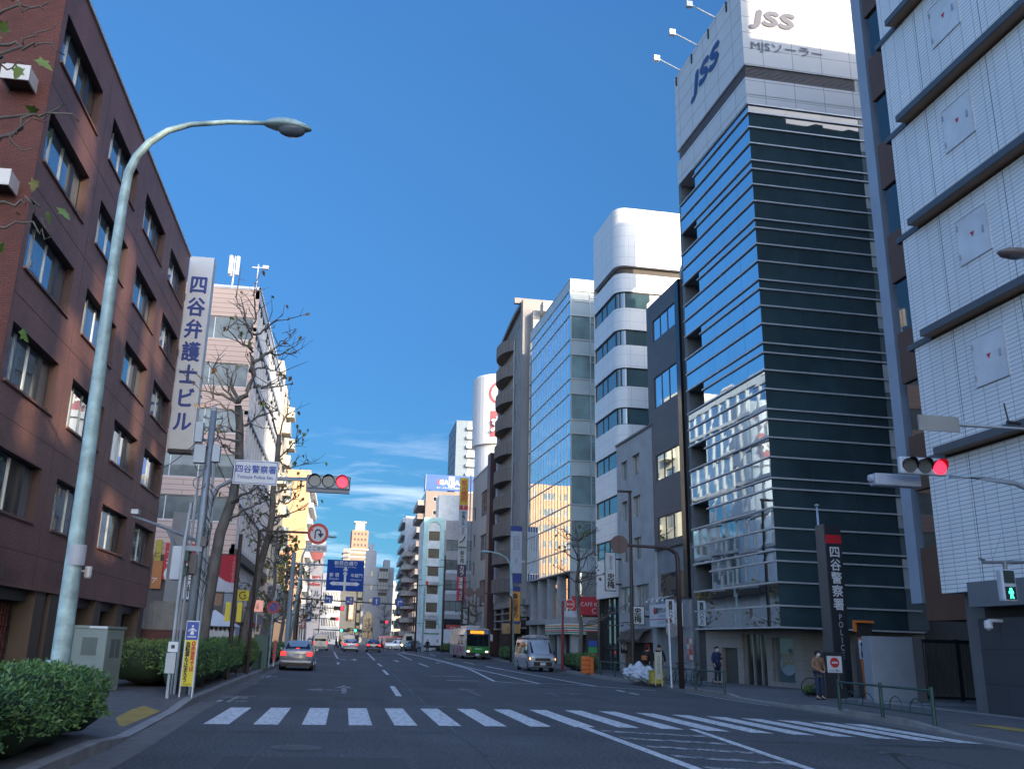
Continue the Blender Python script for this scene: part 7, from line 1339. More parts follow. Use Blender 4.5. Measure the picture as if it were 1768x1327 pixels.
# bus
t = thing('city_bus', 'city bus with a green front, orange destination display and pink side advert', 'bus', (12.9, 90.5, gz(90)), .035)
W_, L_, H_ = 1.22, 10.2, 2.95; gr_ = paintm('bus_green', (.03, .27, .06)); bw_ = paintm('bus_cream', (.52, .51, .49))
secs = []
for y, w_, zt in ((0, 1.12, H_ - .16), (.12, W_, H_ - .05), (.5, W_, H_), (L_ - .2, W_, H_), (L_, 1.15, H_ - .1)): secs.append([(w_, y, .3), (w_, y, 1.05), (w_, y, zt - .25), (w_ * .93, y, zt - .06), (w_ * .75, y, zt), (-w_ * .75, y, zt), (-w_ * .93, y, zt - .06), (-w_, y, zt - .25), (-w_, y, 1.05), (-w_, y, .3)])
mb = MB(); mb.loft(secs); o = mb.build('body', bw_, t, smooth=True); e = o.modifiers.new('s', 'EDGE_SPLIT'); e.split_angle = .5
mb = MB(); mb.box(-1.13, 1.13, -.03, .02, .62, 1.22, 0); mb.box(-1.12, 1.12, -.035, .02, .32, .62, 1); mb.box(-.95, -.62, -.036, .0, .66, 1.1, 2); mb.build('front_panel', [gr_, black, M('bus_tan', (.4, .25, .08))], t, bevel=.01)
mb = MB(); mb.box(-1.1, 1.1, -.03, .02, 1.23, 2.32); mb.build('windscreen', carglass, t)
mb = MB(); mb.box(-1.12, 1.12, -.025, .02, 2.33, 2.75); mb.build('display_box', black, t); mb = MB(); mb.box(-.75, .62, -.04, -.026, 2.4, 2.68); mb.build('destination_display', M('display_orange', (.9, .28, .02), emit=.7, amt=.5, scale=25), t); mb = MB(); mb.box(.72, 1.02, -.04, -.026, 2.42, 2.68); mb.build('number_display', M('display_blue', (.1, .25, .6)), t)
for s in (1, -1): mb = MB(); mb.box(.78, 1.05, -.05, -.03, .66, .82); o = mb.build('headlight', M('headlight_lit', (.9, .85, .7), emit=.8), t); o.scale = (s, 1, 1); mb = MB(); mb.box(1.2, 1.42, -.35, -.2, 1.75, 2.35); mb.box(1.1, 1.3, -.3, 0, 2.35, 2.4); o = mb.build('mirror', M('mirror_white', (.5, .5, .5)), t, bevel=.03); o.scale = (s, 1, 1)
mb = MB(); mb.box(-.2, .2, -.06, -.036, .36, .54); mb.build('plate', platew, t); mb = MB(); mb.box(-.25, .45, -.045, -.03, .95, 1.03); mb.build('emblem', white_s, t)
for s in (1, -1):
    mb = MB(); mb.box(W_ - .0, W_ + .012, .3, L_ - .2, .35, 1.2, 0); mb.box(W_ + .004, W_ + .016, 1.6, 5.0, .38, 1.19, 1); o = mb.build('side_advert', [M('advert_grey', (.28, .28, .32), amt=.2), M('advert_pink', (.42, .16, .2), amt=.3, scale=1.5)], t); o.scale = (s, 1, 1)
    for k in range(6): mb = MB(); mb.box(W_, W_ + .015, .5 + 1.6 * k, 1.95 + 1.6 * k, 1.35, 2.3); o = mb.build('side_window', carglass, t); o.scale = (s, 1, 1)
    for yy in (2.3, 7.6): wheel(t, s * 1.1, yy, .47, .28)
mb = MB(); mb.box(-.7, .7, 2.5, 6.5, H_, H_ + .25); mb.build('roof_unit', bw_, t, bevel=.05)
# trucks on the cross street
def truck(label, x, y, rz, L_, mat, hh=3.2):
    t = thing('box_truck', label, 'truck', (x, y, gz(y)), rz); mb = MB(); mb.box(2.1, L_, -1.1, 1.1, .85, hh); mb.build('cargo_box', mat, t, bevel=.03); mb = MB(); mb.loft([[(x_, -1.0 * f, .45), (x_, 1.0 * f, .45), (x_, 1.0 * f, zt * .6), (x_, .9 * f, zt), (x_, -.9 * f, zt), (x_, -1.0 * f, zt * .6)] for x_, zt, f in ((0, 1.3, .95), (.25, 1.6, 1), (.7, 2.35, 1), (1.95, 2.45, 1), (2.05, 2.4, 1))]); mb.build('cab', M('cab_cream', (.5, .48, .38), .4), t); mb = MB(); mb.box(.75, 1.6, -1.02, 1.02, 1.4, 2.05); mb.build('cab_window', carglass, t); mb = MB(); mb.box(2.0, L_ - .1, -.9, .9, .5, .85); mb.build('chassis', black, t)
    for xx in (.9, L_ - 2.3, L_ - 1.2):
        for s in (1, -1): mb = MB(); mb.lathe([(.2, -.14), (.45, -.14), (.45, .14), (.2, .14)], (0, 0, 0), 16); o = mb.build('wheel', tyre, t); o.rotation_euler = (math.pi / 2, 0, 0); o.location = (xx, s * .95, .45)
    mb = MB(); mb.box(3.2, 5.6, -1.112, -1.1, 2.4, 2.6); mb.build('stripe', M('stripe_green2', (.05, .2, .1)), t); mb = MB(); mb.prism([(0, 0), (.35, .3), (.2, 0), (.35, -.3)], (5.2, -1.104, 1.5), (1, 0, 0), (0, 0, 1), .01); mb.build('emblem', black, t); return t
truck('white box truck standing across the far side of the crossing', 8.3, 139, 0, 8.6, M('truck_white', (.50, .53, .56), .5))
truck('second white box truck behind the bus at the crossing', 13.6, 143.5, 0, 8, M('truck_grey', (.45, .46, .48), .5), 3.0)
t = thing('motorcycle', 'motorcycle with a bright headlight waiting in the middle of the crossing', 'motorcycle', (7.9, 129, gz(129)), 0)
for yy in (0, 1.3): mb = MB(); mb.tube([(0, yy + .3 * math.cos(a), .3 + .3 * math.sin(a)) for a in [2 * math.pi * j / 16 for j in range(17)]], .05, 6); mb.build('wheel', tyre, t)
mb = MB(); mb.tube([(0, 0, .3), (0, .15, .9), (0, .5, .75), (0, 1.0, .8), (0, 1.3, .3)], [.05, .08, .14, .14, .06], 8); mb.build('frame', dkfr, t); mb = MB(); mb.lathe([(.05, 0), (.12, .05), (.12, .1)], (0, 0, 0), 12); o = mb.build('headlight', M('headlight_warm', (1, .8, .45), emit=6), t); o.rotation_euler = (math.pi / 2, 0, 0); o.location = (0, .02, .85); mb = MB(); mb.tube([(-.35, .2, 1.0), (.35, .2, 1.0)], .02, 6); mb.build('handlebar', dkfr, t)
# bicycles leaning behind the right rail
def bike(x, y, rz, label):
    t = thing('bicycle', label, 'bicycle', (x, y, .15), rz); t.rotation_euler = (.0, .12, rz)
    for yy in (0, 1.05): mb = MB(); mb.tube([(0, yy + .32 * math.cos(a), .33 + .32 * math.sin(a)) for a in [2 * math.pi * j / 24 for j in range(25)]], .018, 5); [mb.tube([(0, yy, .33), (0, yy + .31 * math.cos(a), .33 + .31 * math.sin(a))], .003, 3) for a in [math.pi * j / 5 for j in range(10)]]; mb.build('wheel', tyre, t)
    mb = MB(); [mb.tube([(0,) + a, (0,) + b], .016, 5) for a, b in (((0, .33), (.12, .85)), ((.12, .75), (.5, .4)), ((.5, .4), (.65, .85)), ((.5, .4), (1.05, .33)), ((1.05, .33), (.65, .75)))]; mb.tube([(-.25, .1, .95), (0, .1, .9), (.25, .1, .95)], .012, 5); mb.build('frame', M('bike_paint', (.05, .055, .06), .4, .3), t); mb = MB(); mb.box(-.07, .07, .55, .78, .86, .92); mb.build('saddle', black, t, bevel=.02)
bike(17.4, 31.4, .9, 'dark bicycle parked before the police pylon'); bike(14.8, 40.0, .1, 'bicycle parked behind the right rail by the shop'); bike(15.0, 38.6, -.1, 'bicycle with thin wheels near the brown sign pole')
# ================================================================ people
skin_m = M('skin', (.42, .25, .18), .6, amt=.05); hairm = M('hair_black', (.012, .010, .009), .6); maskm = M('face_mask', (.6, .61, .63), .8)
def skinned(name, pts, edges, rad, mat, t, sub=1):
    me = bpy.data.meshes.new('tmp'); me.from_pydata([tuple(p) for p in pts], edges, []); o = bpy.data.objects.new('tmp', me); COL.objects.link(o)
    o.modifiers.new('skin', 'SKIN'); s = o.modifiers.new('sub', 'SUBSURF'); s.levels = sub; s.render_levels = sub
    for i, r in enumerate(rad): me.skin_vertices[0].data[i].radius = r if isinstance(r, tuple) else (r, r)
    me.skin_vertices[0].data[0].use_root = True
    dg = bpy.context.evaluated_depsgraph_get(); m2 = bpy.data.meshes.new_from_object(o.evaluated_get(dg)); bpy.data.objects.remove(o)
    m2.materials.clear(); m2.materials.append(mat); m2.polygons.foreach_set('use_smooth', [True] * len(m2.polygons)); return place(m2, name, t, (0, 0, 0))
def person(label, x, y, rz, h=1.7, coat=(.03, .04, .1), legs=(.03, .03, .04), pose='stand', coatlen=.0, hair='short', hood=False, mask=True, z=.15, simple=False):
    t = thing('person', label, 'person', (x, y, gz(y) + z), rz); k = h / 1.7; V = lambda *p: Vector(p) * k
    st = .0; A = {}
    lk, rk = V(-.10, -.01, .50), V(.10, -.01, .50); la, ra = V(-.11, .02, .08), V(.11, .02, .08)
    if pose == 'walk': lk, la = V(-.10, -.14, .52), V(-.10, -.22, .10); rk, ra = V(.10, .05, .50), V(.10, .26, .12)
    lt, rt = la + V(0, -.15, -.04), ra + V(0, -.15, -.04)
    le, lw, lh = V(-.26, .02, 1.13), V(-.25, -.10, .92), V(-.24, -.13, .84); re, rw, rh = V(.26, .02, 1.13), V(.25, -.10, .92), V(.24, -.13, .84)
    if pose == 'phone': re, rw, rh = V(.25, .02, 1.14), V(.10, -.22, 1.20), V(.05, -.27, 1.24)
    if pose == 'clasp': le, lw, lh = V(-.25, .03, 1.13), V(-.08, -.2, .98), V(-.01, -.24, .95); re, rw, rh = V(.25, .03, 1.13), V(.1, -.2, .98), V(.03, -.24, .95)
    if pose == 'walk': lw, lh = V(-.25, .12, .9), V(-.25, .15, .82)
    pts = [V(0, 0, .93), V(0, .01, 1.12), V(0, .01, 1.33), V(0, .0, 1.45), V(0, -.01, 1.52), V(0, -.02, 1.60), V(0, -.01, 1.67), V(-.17, .01, 1.38), le, lw, lh, V(.17, .01, 1.38), re, rw, rh, V(-.09, 0, .88), lk, la, lt, V(.09, 0, .88), rk, ra, rt, V(0, -.115, 1.585)]
    E_ = [(0, 1), (1, 2), (2, 3), (3, 4), (4, 5), (5, 6), (2, 7), (7, 8), (8, 9), (9, 10), (2, 11), (11, 12), (12, 13), (13, 14), (0, 15), (15, 16), (16, 17), (17, 18), (0, 19), (19, 20), (20, 21), (21, 22), (5, 23)]
    R_ = [(.13, .10), (.12, .09), (.14, .10), .05, .07, (.078, .095), (.05, .06), .06, .042, .03, .035, .06, .042, .03, .035, .08, .055, .04, .035, .08, .055, .04, .035, .012]
    skinned('body', pts, E_, [tuple(q * k for q in r) if isinstance(r, tuple) else r * k for r in R_], skin_m, t)
    cm = M('cloth_%02d%02d%02d' % tuple(int(c * 99) for c in coat), coat, .85, amt=.15, scale=8); lm_ = M('cloth_%02d%02d%02d' % tuple(int(c * 99) for c in legs), legs, .85, amt=.15, scale=8)
    cp = [V(0, 0, .95), pts[1], pts[2], V(0, .0, 1.44), pts[7], pts[8], pts[9], pts[11], pts[12], pts[13], V(0, 0, .86 - coatlen)]
    skinned('jacket', cp, [(0, 1), (1, 2), (2, 3), (2, 4), (4, 5), (5, 6), (2, 7), (7, 8), (8, 9), (0, 10)], [(.17 * k, .13 * k), (.17 * k, .13 * k), (.175 * k, .13 * k), .075 * k, .085 * k, .068 * k, .055 * k, .085 * k, .068 * k, .055 * k, (.18 * k, .14 * k)], cm, t)
    skinned('trousers', [V(0, 0, .92), pts[15], lk, la + V(0, 0, .04), pts[19], rk, ra + V(0, 0, .04)], [(0, 1), (1, 2), (2, 3), (0, 4), (4, 5), (5, 6)], [.13 * k, .10 * k, .075 * k, .062 * k, .10 * k, .075 * k, .062 * k], lm_, t)
    for a, b in ((la, lt), (ra, rt)): skinned('shoe', [a + V(0, .05, -.045), a * .5 + b * .5 + V(0, 0, -.02), b], [(0, 1), (1, 2)], [.045 * k, .05 * k, .04 * k], M('shoe_dark', (.02, .02, .02), .5), t)
    mb = MB(); n = 12; rows = []
    for j in range(7):
        a = math.radians(95 - (105 if hair == 'short' else 150) * j / 6)
        rows.append([(.098 * k * math.cos(a) * math.cos(b) if math.cos(a) > 0 else 0, (.118 * k * max(0, math.cos(a)) * math.sin(b)) + .015, 1.605 * k + .105 * k * math.sin(a) - (.0 if math.sin(b) > -.3 else -.05 * (j / 6) * k)) for b in [2 * math.pi * q / n for q in range(n)]])
    mb.loft(rows); mb.build('hair', hairm if not hood else cm, t, smooth=True)
    for s in (-1, 1): mb = MB(); mb.lathe([(.002, -.012), (.012, 0), (.002, .012)], (s * .032 * k, -.108 * k, 1.612 * k), 6); mb.build('eye', black, t)
    if mask: mb = MB(); mb.loft([[(-.065 * k, -.07 * k, 1.575 * k), (0, -.128 * k, 1.585 * k), (.065 * k, -.07 * k, 1.575 * k), (0, -.06 * k, 1.58 * k)], [(-.06 * k, -.07 * k, 1.51 * k), (0, -.118 * k, 1.505 * k), (.06 * k, -.07 * k, 1.51 * k), (0, -.06 * k, 1.51 * k)]]); mb.build('face_mask', maskm, t)
    if not simple:
        for hp, wp, s in ((lh, lw, -1), (rh, rw, 1)):
            d = (hp - wp).normalized(); sd = Vector((1, 0, 0)); mb = MB()
            for f in range(4): o = hp + sd * ((f - 1.5) * .019 * k); L2 = (.06, .068, .064, .05)[f] * k; mb.tube([o, o + d * L2 * .55, o + d * L2 * .9 + Vector((0, .012, 0))], [.009 * k, .0085 * k, .007 * k], 6)
            o = hp - d * .03 * k + sd * (-s * .035 * k); mb.tube([o, o + d * .04 * k + sd * (-s * .015 * k)], [.010 * k, .008 * k], 6); mb.build('finger', skin_m, t)
    return t
person('man in a navy padded jacket and white mask standing by the glass tower entrance', 17.35, 42.3, .25, 1.68, (.012, .022, .075), (.012, .014, .03), 'phone')
t = person('woman in a tan coat, dark hair and white mask waiting behind the guard rail', 16.0, 30.3, .2, 1.6, (.24, .13, .075), (.02, .035, .075), 'clasp', .12, 'long')
mb = MB(); mb.tube([(-.12, -.14, 1.32), (-.05, -.2, 1.1), (.12, -.17, .92)], .012, 6); mb.build('bag_strap', black, t)
person('person in black with a cap seen from behind near the white notice post', 14.9, 43.3, 2.6, 1.68, (.012, .012, .014), (.012, .012, .014), 'stand')
t = person('hooded person in a black coat with an orange bag beside the worn awning', 15.3, 46.3, 2.2, 1.6, (.014, .013, .014), (.015, .015, .017), 'walk', .1, 'long'); mb = MB(); mb.box(-.15, .15, .16, .3, .92, 1.15); mb.build('bag', M('bag_orange', (.45, .15, .05)), t, bevel=.03)
person('person in a black coat and pale mask walking behind the left hedge', -4.75, 31.0, .2, 1.68, (.012, .012, .014), (.012, .012, .014), 'walk')
for i, (u, y, c, l) in enumerate(((580, 126, (.03, .035, .04), 'dark clothed walker crossing left of the white sedan'), (586, 128, (.16, .05, .05), 'walker in a maroon top crossing beside the white sedan'), (644, 127, (.02, .02, .025), 'walker in black crossing right of the dark blue sedan'), (652, 128, (.05, .05, .055), 'second walker in grey crossing in front of the motorcycle'), (659, 127.5, (.03, .03, .04), 'walker farthest right of the pair before the motorcycle'), (738, 118, (.02, .02, .02), 'pedestrian in black waiting at the right corner of the crossing'), (712, 121, (.12, .10, .08), 'pedestrian in brown before the dark teal taxi'), (541, 124, (.04, .04, .05), 'walker in dark clothes at the left end of the far crossing'))):
    p = AY(u, 1115, y); person(l, p[0], y, (1.5 if i < 5 else .3), 1.68, c, (.02, .02, .03), 'walk' if i < 5 else 'stand', simple=True, mask=False, z=.01)
# ================================================================ vegetation
def leafmat(name, c0, c1, rough=.55):
    m, nt, b = newmat(name); g = nt.nodes.new('ShaderNodeNewGeometry'); r = nt.nodes.new('ShaderNodeValToRGB'); r.color_ramp.elements[0].color = (*c0, 1); r.color_ramp.elements[1].color = (*c1, 1)
    nt.links.new(g.outputs['Random Per Island'], r.inputs[0]); nt.links.new(r.outputs[0], b.inputs['Base Color']); b.inputs['Roughness'].default_value = rough; b.inputs['Subsurface Weight'].default_value = 0
    b.inputs['Transmission Weight'].default_value = 0; return m
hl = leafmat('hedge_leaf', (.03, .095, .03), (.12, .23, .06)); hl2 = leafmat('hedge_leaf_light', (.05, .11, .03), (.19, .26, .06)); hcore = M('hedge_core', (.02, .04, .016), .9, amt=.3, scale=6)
barkm = M('bark', (.125, .112, .098), .85, amt=.35, scale=6, bump=.6, bscale=14, stretch=(1, 1, .4)); twigm = M('twig', (.075, .062, .056), .85, amt=.2)
def hedge(label, path, wd, h, n, leaf, mat, seed, z0=.15, round_=.5):
    """path: list of (x, y) centre points; lumpy hedge of small leaves"""
    r = random.Random(seed); x0, y0 = path[0]; t = thing('hedge', label, 'hedge', (x0, y0, gz(y0) + z0))
    segs = []; tot = 0
    for a, b in zip(path, path[1:]): l = math.dist(a, b); segs.append((a, b, l)); tot += l
    def lump(s, a): return 1 + .09 * math.sin(s * 2.1 + seed) + .07 * math.sin(s * 4.7 + a * 2 + seed) + .05 * math.sin(a * 5 + s * 3.1)
    def pt(s, a, f):
        q = s
        for A, B, l in segs:
            if q <= l or (A, B, l) == segs[-1]: break
            q -= l
        q = min(max(q, 0), l); d = Vector((B[0] - A[0], B[1] - A[1], 0)) / l; nrm = Vector((d.y, -d.x, 0)); c = Vector((A[0], A[1], 0)) + d * q - Vector((x0, y0, 0))
        e = min(1, (s / (wd * .45)) if s < wd * .45 else 1, ((tot - s) / (wd * .45)) if tot - s < wd * .45 else 1); e = math.sqrt(max(0, 1 - (1 - e) ** 2)) * .75 + .25 if e < 1 else 1
        ca, sa = math.cos(a), math.sin(a); rr = (abs(ca) ** (2 / .55) + abs(sa) ** (2 / .55)) ** (-.55 / 2) if False else 1 / max((abs(ca) ** 3.2 + abs(sa) ** 3.2) ** (1 / 3.2), 1e-6)
        k = lump(s, a) * f * e
        return c + nrm * (ca * rr * wd / 2 * k) + Vector((0, 0, h * .52 + sa * rr * h * .48 * k * (1 if sa > 0 else 1)))
    mb = MB(); ns = max(8, int(tot / .22))
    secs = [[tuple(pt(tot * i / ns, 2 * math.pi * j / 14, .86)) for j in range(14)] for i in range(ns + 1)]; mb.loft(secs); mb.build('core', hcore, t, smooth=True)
    V, Fc = [], []
    for k in range(n):
        s = r.random() * tot; a = r.uniform(-.35, math.pi + .35); p = pt(s, a, r.uniform(.84, 1.05) + (.07 if r.random() < .06 else 0)); q = pt(s, a, 1.3); nr = (q - p).normalized()
        d = (nr * r.uniform(.2, 1) + Vector((r.gauss(0, .6), r.gauss(0, .6), r.gauss(.35, .6)))).normalized(); sd = d.cross(Vector((r.gauss(0, 1), r.gauss(0, 1), r.gauss(0, 1)))).normalized(); l = leaf * r.uniform(.7, 1.3); w_ = l * .42
        i = len(V); V += [tuple(p), tuple(p + d * l * .45 + sd * w_ * .5), tuple(p + d * l), tuple(p + d * l * .45 - sd * w_ * .5)]; Fc.append((i, i + 1, i + 2, i + 3))
    me = bpy.data.meshes.new('leaves'); me.from_pydata(V, [], Fc); me.materials.append(mat); me.update(); place(me, 'leaves', t, (0, 0, 0)); return t
hedge('near clipped green hedge filling the lower left corner below the street lamp', [(-4.2, .8), (-4.2, 8), (-4.1, 14.9)], 1.6, 1.02, 34000, .06, hl, 3, .06)
hedge('yellow green rounded hedge behind the utility pole at the left crossing', [(-5.6, 26.5), (-5.4, 33.5)], 1.5, 1.15, 9000, .075, hl2, 5)
hedge('long dark hedge along the left kerb behind the yellow board', [(-4.1, 24.3), (-4.3, 37.5)], .95, 1.25, 11000, .075, hl, 9)
hedge('farther green hedge before the dark green cabinet on the left', [(-4.3, 39), (-4.4, 44)], 1.0, 1.3, 4500, .085, hl2, 12)
hedge('low hedge between the left kerb and the guide sign post', [(-4.3, 53), (-4.5, 75)], 1.0, 1.0, 4500, .11, hl, 15)
hedge('small dense shrub at the right kerb behind the silver van', [(14.7, 54.5), (14.9, 61.5)], .9, 1.0, 4000, .09, hl, 17)
hedge('shrub strip on the right kerb beside the bus stop', [(14.9, 76), (15.0, 88)], 1.0, 1.1, 3000, .12, hl, 19)
hedge('low planting under the guard rail at the right corner of the crossing', [(13.6, 112), (12.6, 118)], 1.1, 1.1, 2500, .12, hl2, 21)
hedge('low green ground plants beside the tan coated woman at the wall foot', [(17.3, 33.2), (19.2, 36.0)], .9, .3, 3500, .08, hl2, 23, .13)
LEAF = [(0, 0), (.25, .05), (.5, -.05), (.42, .25), (.72, .45), (.38, .5), (.3, .72), (0, 1), (-.3, .72), (-.38, .5), (-.72, .45), (-.42, .25), (-.5, -.05), (-.25, .05)]
lgreen = leafmat('plane_leaf_green', (.035, .10, .02), (.16, .22, .04)); lbrown = leafmat('plane_leaf_brown', (.09, .045, .02), (.22, .14, .04))
def add_leaf(mb, p, size, r, mi):
    d = Vector((r.gauss(0, .5), r.gauss(0, .5), -1 + r.gauss(0, .5))).normalized(); s = d.cross(Vector((r.gauss(0, 1), r.gauss(0, 1), r.gauss(0, .3)))).normalized(); n = d.cross(s)
    mb.face([Vector(p) + s * (a * size * .6) + d * (b * size) + n * (abs(a) * size * .15) for a, b in LEAF], mi)
def tree(label, base, trunk, limbs, seed, tr=(.2, .1), leaves=60, lsize=.16, twigs=5, name='plane_tree', depth=.9, green=.4, knob=True):
    r = random.Random(seed); t = thing(name, label, 'tree', base); bl_ = Vector(base); mb, tw, lf = MB(), MB(), MB()
    L_ = len(trunk); P = [Vector(p) - bl_ for p in trunk]; mb.tube(P, [tr[0] + (tr[1] - tr[0]) * i / (L_ - 1) for i in range(L_)], 12)
    tips = []
    for pts, r0 in limbs:
        Q = [Vector(p) - bl_ for p in pts]; m_ = []
        for a, b in zip(Q, Q[1:]):
            for k in range(3): q = a.lerp(b, k / 3); m_.append(q + (Vector((r.gauss(0, .035), r.gauss(0, .03), r.gauss(0, .035))) if (k or m_) else Vector()))
        m_.append(Q[-1]); n = len(m_); rad = [r0 * (1 - .72 * i / (n - 1)) * (1.0 + (.35 if knob and r.random() < .22 and i > 1 else 0)) for i in range(n)]; mb.tube(m_, rad, 7)
        if knob: c = m_[-1]; mb.tube([c + Vector((-.03, 0, -.05)), c, c + Vector((.02, 0, .06))], [r0 * .3, r0 * .75, r0 * .3], 7)
        for k in range(max(0, twigs + r.randint(0, 2))):
            i = min(n - 1, int(n * (.25 + .8 * r.random()))); a = m_[i]; d = (m_[-1] - m_[0]).normalized() * .5 + Vector((r.gauss(0, .55), r.gauss(0, .55), r.gauss(.35, .5))); d.normalize(); l = r.uniform(.35, 1.1) * (1.0 if r0 < .1 else 1.3); b = a + d * l * .5 + Vector((r.gauss(0, .05), r.gauss(0, .05), .03)); c = b + (d + Vector((r.gauss(0, .4), r.gauss(0, .3), r.gauss(.2, .4)))).normalized() * l * .5
            tw.tube([a, b, c], [.016, .011, .005], 5); tips += [c, b, c]
            if r.random() < .6: e = b + Vector((r.gauss(0, .25), r.gauss(0, .2), r.uniform(.1, .35))); tw.tube([b, e], [.009, .004], 4); tips.append(e)
    for k in range(leaves):
        p = r.choice(tips); add_leaf(lf, p + Vector((r.gauss(0, .03), r.gauss(0, .03), -.02)), lsize * r.uniform(.6, 1.15), r, 0 if r.random() < green else 1)
    mb.build('trunk', barkm, t, smooth=True)
    if tw.v: tag(tw.build('twigs', twigm, t), kind='stuff')
    if leaves: lf.build('crown', [lgreen, lbrown], t)
    return t
def PX_(y, *uv):
    r = random.Random(len(uv) * 7 + int(uv[0][0])); out = []; o = 0
    for i, (u, v) in enumerate(uv): out.append(tuple(AY(u, v, y + o))); o += r.uniform(-.35, .35)
    return out
Y1 = 27.5
z4 = lambda x, y: (260 + x / 3.317, 430 + y / 3.317)
def Z4(y, *p): return PX_(y, *[z4(*q) for q in p])
b1 = AY(338, 1190, Y1)
tree('knobbly bare plane tree with a forked trunk behind the utility pole', (b1[0], Y1, .15), [(b1[0], Y1, .1)] + PX_(Y1, (352, 1080), (366, 1000), (380, 920), (402, 860), (413, 790), (414, 735), (411, 700)),
     [(Z4(Y1, (500, 880), (560, 810), (590, 720), (580, 620), (575, 560), (570, 470)), .085), (Z4(Y1, (500, 880), (460, 780), (440, 690)), .06), (Z4(Y1, (500, 870), (420, 790), (330, 650)), .045), (Z4(Y1, (490, 880), (410, 840), (320, 815), (250, 770)), .05), (Z4(Y1, (510, 950), (430, 910), (360, 860)), .045), (Z4(Y1, (590, 790), (650, 780), (720, 790), (810, 770)), .05), (Z4(Y1, (590, 650), (640, 620), (690, 595), (760, 600), (830, 590)), .055), (Z4(Y1, (580, 570), (530, 550), (440, 460)), .045), (Z4(Y1, (580, 480), (640, 470), (700, 420), (790, 400)), .045), (Z4(Y1, (575, 470), (610, 380), (590, 260)), .04), (Z4(Y1, (570, 470), (540, 380), (490, 270)), .04), (Z4(Y1, (690, 590), (740, 530), (800, 500)), .03), (Z4(Y1, (540, 1010), (620, 960), (720, 920)), .05), (Z4(Y1, (530, 1060), (440, 1030), (390, 1040)), .045), (Z4(Y1, (520, 1100), (450, 1090), (380, 1080)), .045), (Z4(Y1, (510, 1180), (430, 1140), (360, 1130)), .045), (Z4(Y1, (600, 690), (660, 680), (740, 710)), .035), (PX_(Y1, (398, 868), (440, 845), (470, 830)), .05), (PX_(Y1, (390, 900), (420, 880), (450, 868)), .05)], 41, (.19, .11), 46, .19, 5, green=.3)
Y2 = 39.5; z5 = lambda x, y: (395 + x / 8.036, 790 + y / 8.036)
def Z5(*p): return PX_(Y2, *[z5(*q) for q in p])
b2 = AY(416, 1150, Y2)
tree('leaning bare plane tree with brown leaves by the banner pole', (b2[0], Y2, .15), [(b2[0], Y2, .1)] + PX_(Y2, (420, 1110), (432, 1050), (444, 1000), (453, 960), (464, 925), (470, 890), (471, 850), (478, 800), (482, 750)),
     [(Z5((600, 850), (540, 790), (450, 770), (330, 740)), .05), (Z5((620, 640), (700, 600), (790, 640), (910, 560), (970, 520)), .05), (Z5((640, 480), (740, 450), (900, 440), (1040, 390)), .05), (Z5((640, 830), (740, 800), (830, 770), (960, 740), (1050, 710)), .05), (Z5((590, 960), (680, 900), (640, 870)), .04), (Z5((600, 600), (520, 580), (400, 500), (300, 570), (60, 560)), .05), (Z5((560, 1010), (450, 930), (420, 890), (280, 910)), .045), (Z5((530, 1120), (640, 1060), (720, 1040), (850, 1080)), .045), (Z5((620, 560), (540, 470), (460, 450)), .045), (Z5((560, 1190), (640, 1150), (740, 1180)), .04), (PX_(Y2, (478, 800), (500, 770), (515, 760)), .045), (PX_(Y2, (482, 760), (470, 720), (455, 690)), .045), (PX_(Y2, (480, 790), (500, 810), (525, 800)), .04), (PX_(Y2, (482, 755), (492, 720), (500, 700)), .04), (Z5((500, 1250), (400, 1180), (250, 1090)), .05)], 43, (.19, .10), 150, .2, 6, green=.45)
def auto_tree(label, x, y, h, seed, leaves=60, ls=.22):
    r = random.Random(seed); b = (x, y, gz(y) + .15); tr_ = [(x, y, gz(y) + .1)]; lx = r.uniform(-.2, .2)
    for i in range(1, 8): tr_.append((x + lx * i / 3 + r.gauss(0, .08), y + r.gauss(0, .08), b[2] + h * i / 7))
    lim = []
    for i in range(18):
        f = r.uniform(.3, 1); q = Vector(tr_[0]).lerp(Vector(tr_[-1]), f); q = Vector(tr_[min(7, int(f * 7))]); a = r.uniform(0, 6.28); l = (1.35 - f) * h * .28 + .4; p = [tuple(q)]
        for k in range(3): q = q + Vector((math.cos(a + r.gauss(0, .3)) * l / 3, math.sin(a) * l / 3, l / 3 * r.uniform(.1, .8))); p.append(tuple(q))
        lim.append((p, .05))
    tree(label, b, tr_, lim, seed, (.17, .06), leaves, ls, 5)
auto_tree('bare plane tree in front of the pale curtain wall building', 15.3, 59.5, 9.6, 51, 60, .26)
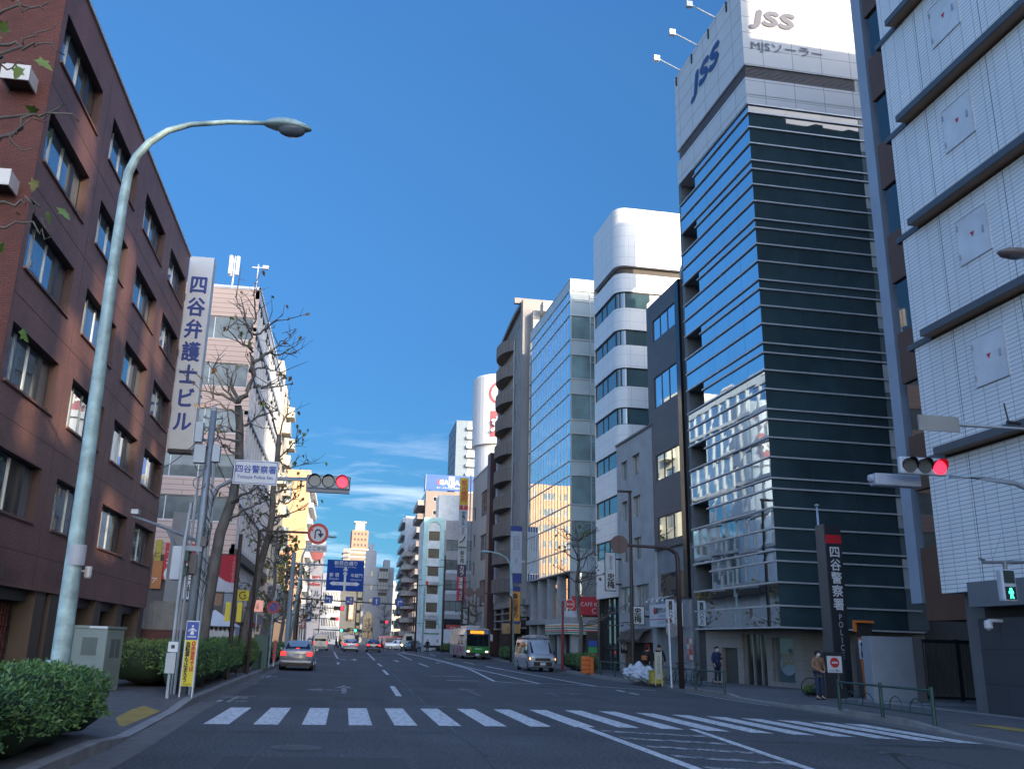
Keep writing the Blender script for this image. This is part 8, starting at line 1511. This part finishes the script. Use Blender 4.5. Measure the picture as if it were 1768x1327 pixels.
for i, (x, y, h, n) in enumerate(((-4.7, 62, 8.5, 220), (-4.9, 76, 8.5, 220), (-5.0, 93, 8.5, 180), (15.2, 108, 7.5, 60), (6.6, 160, 7, 20))): auto_tree(('plane tree with sparse leaves behind the guide sign post', 'leafy plane tree second behind the guide sign', 'plane tree nearest the left corner of the crossing', 'thin bare tree behind the bus at the crossing', 'bare young tree before the arched hall')[i], x, y, h, 60 + i, n, .32)
# the plane tree beside the camera: its outer branches hang into the top left corner
yb = 8.2
def B(*uv): return [tuple(AY(u, v, yb)) for u, v in uv]
limbs = [(B((-60, 40), (-10, 22), (45, 22), (85, 4)), .022), (B((-60, 20), (10, -8), (40, 10), (75, 18)), .02), (B((-60, 90), (0, 80), (45, 80), (72, 78), (112, 96)), .022), (B((40, 80), (70, 55), (98, 40)), .012), (B((-60, 100), (-5, 100), (15, 116), (45, 112)), .018), (B((-60, 260), (0, 236), (20, 232), (55, 198), (80, 195), (136, 210)), .026), (B((55, 198), (90, 190), (114, 178)), .012), (B((20, 236), (35, 215), (80, 212)), .014), (B((-60, 230), (10, 240), (60, 256)), .02), (B((-60, 360), (0, 354), (35, 346), (52, 344), (70, 362), (90, 408)), .018), (B((-60, 390), (0, 387), (45, 390), (62, 400), (88, 408)), .016)]
t = tree('plane tree beside the camera whose thin leafy branches hang across the top left corner', (-6.3, 7.2, .15), [(-6.3, 7.2, .1), (-6.2, 7.3, 3), (-6.1, 7.5, 6), (-6.0, 7.6, 9)], [([(-6.15, 7.4, 4), (-6.0, 7.8, 5.2), l[0][0]], .05) for l in limbs[::3]] + limbs, 77, (.2, .12), 0, .15, -2, knob=False)
mb = MB(); r = random.Random(5)
for u, v, s, g_ in ((14, 58, .17, 0), (63, 115, .19, 0), (35, 128, .15, 0), (82, 238, .18, 0), (65, 205, .13, 0), (106, 370, .17, 0), (80, 378, .13, 0), (62, 322, .13, 1), (38, 580, .15, 0), (0, 430, .15, 0), (38, 385, .12, 1), (78, 280, .1, 1), (-15, 70, .18, 0)):
    p = AY(u, v - 12, yb); add_leaf(mb, p, s, r, g_)
o = mb.build('crown', [leafmat('near_leaf_green', (.06, .14, .02), (.17, .24, .05)), leafmat('near_leaf_yellow', (.2, .2, .07), (.3, .28, .1))], t)
o.location = Vector((0, 0, 0)) - t.location
# loose fallen leaves are too small to show; nothing else stands outside the frame
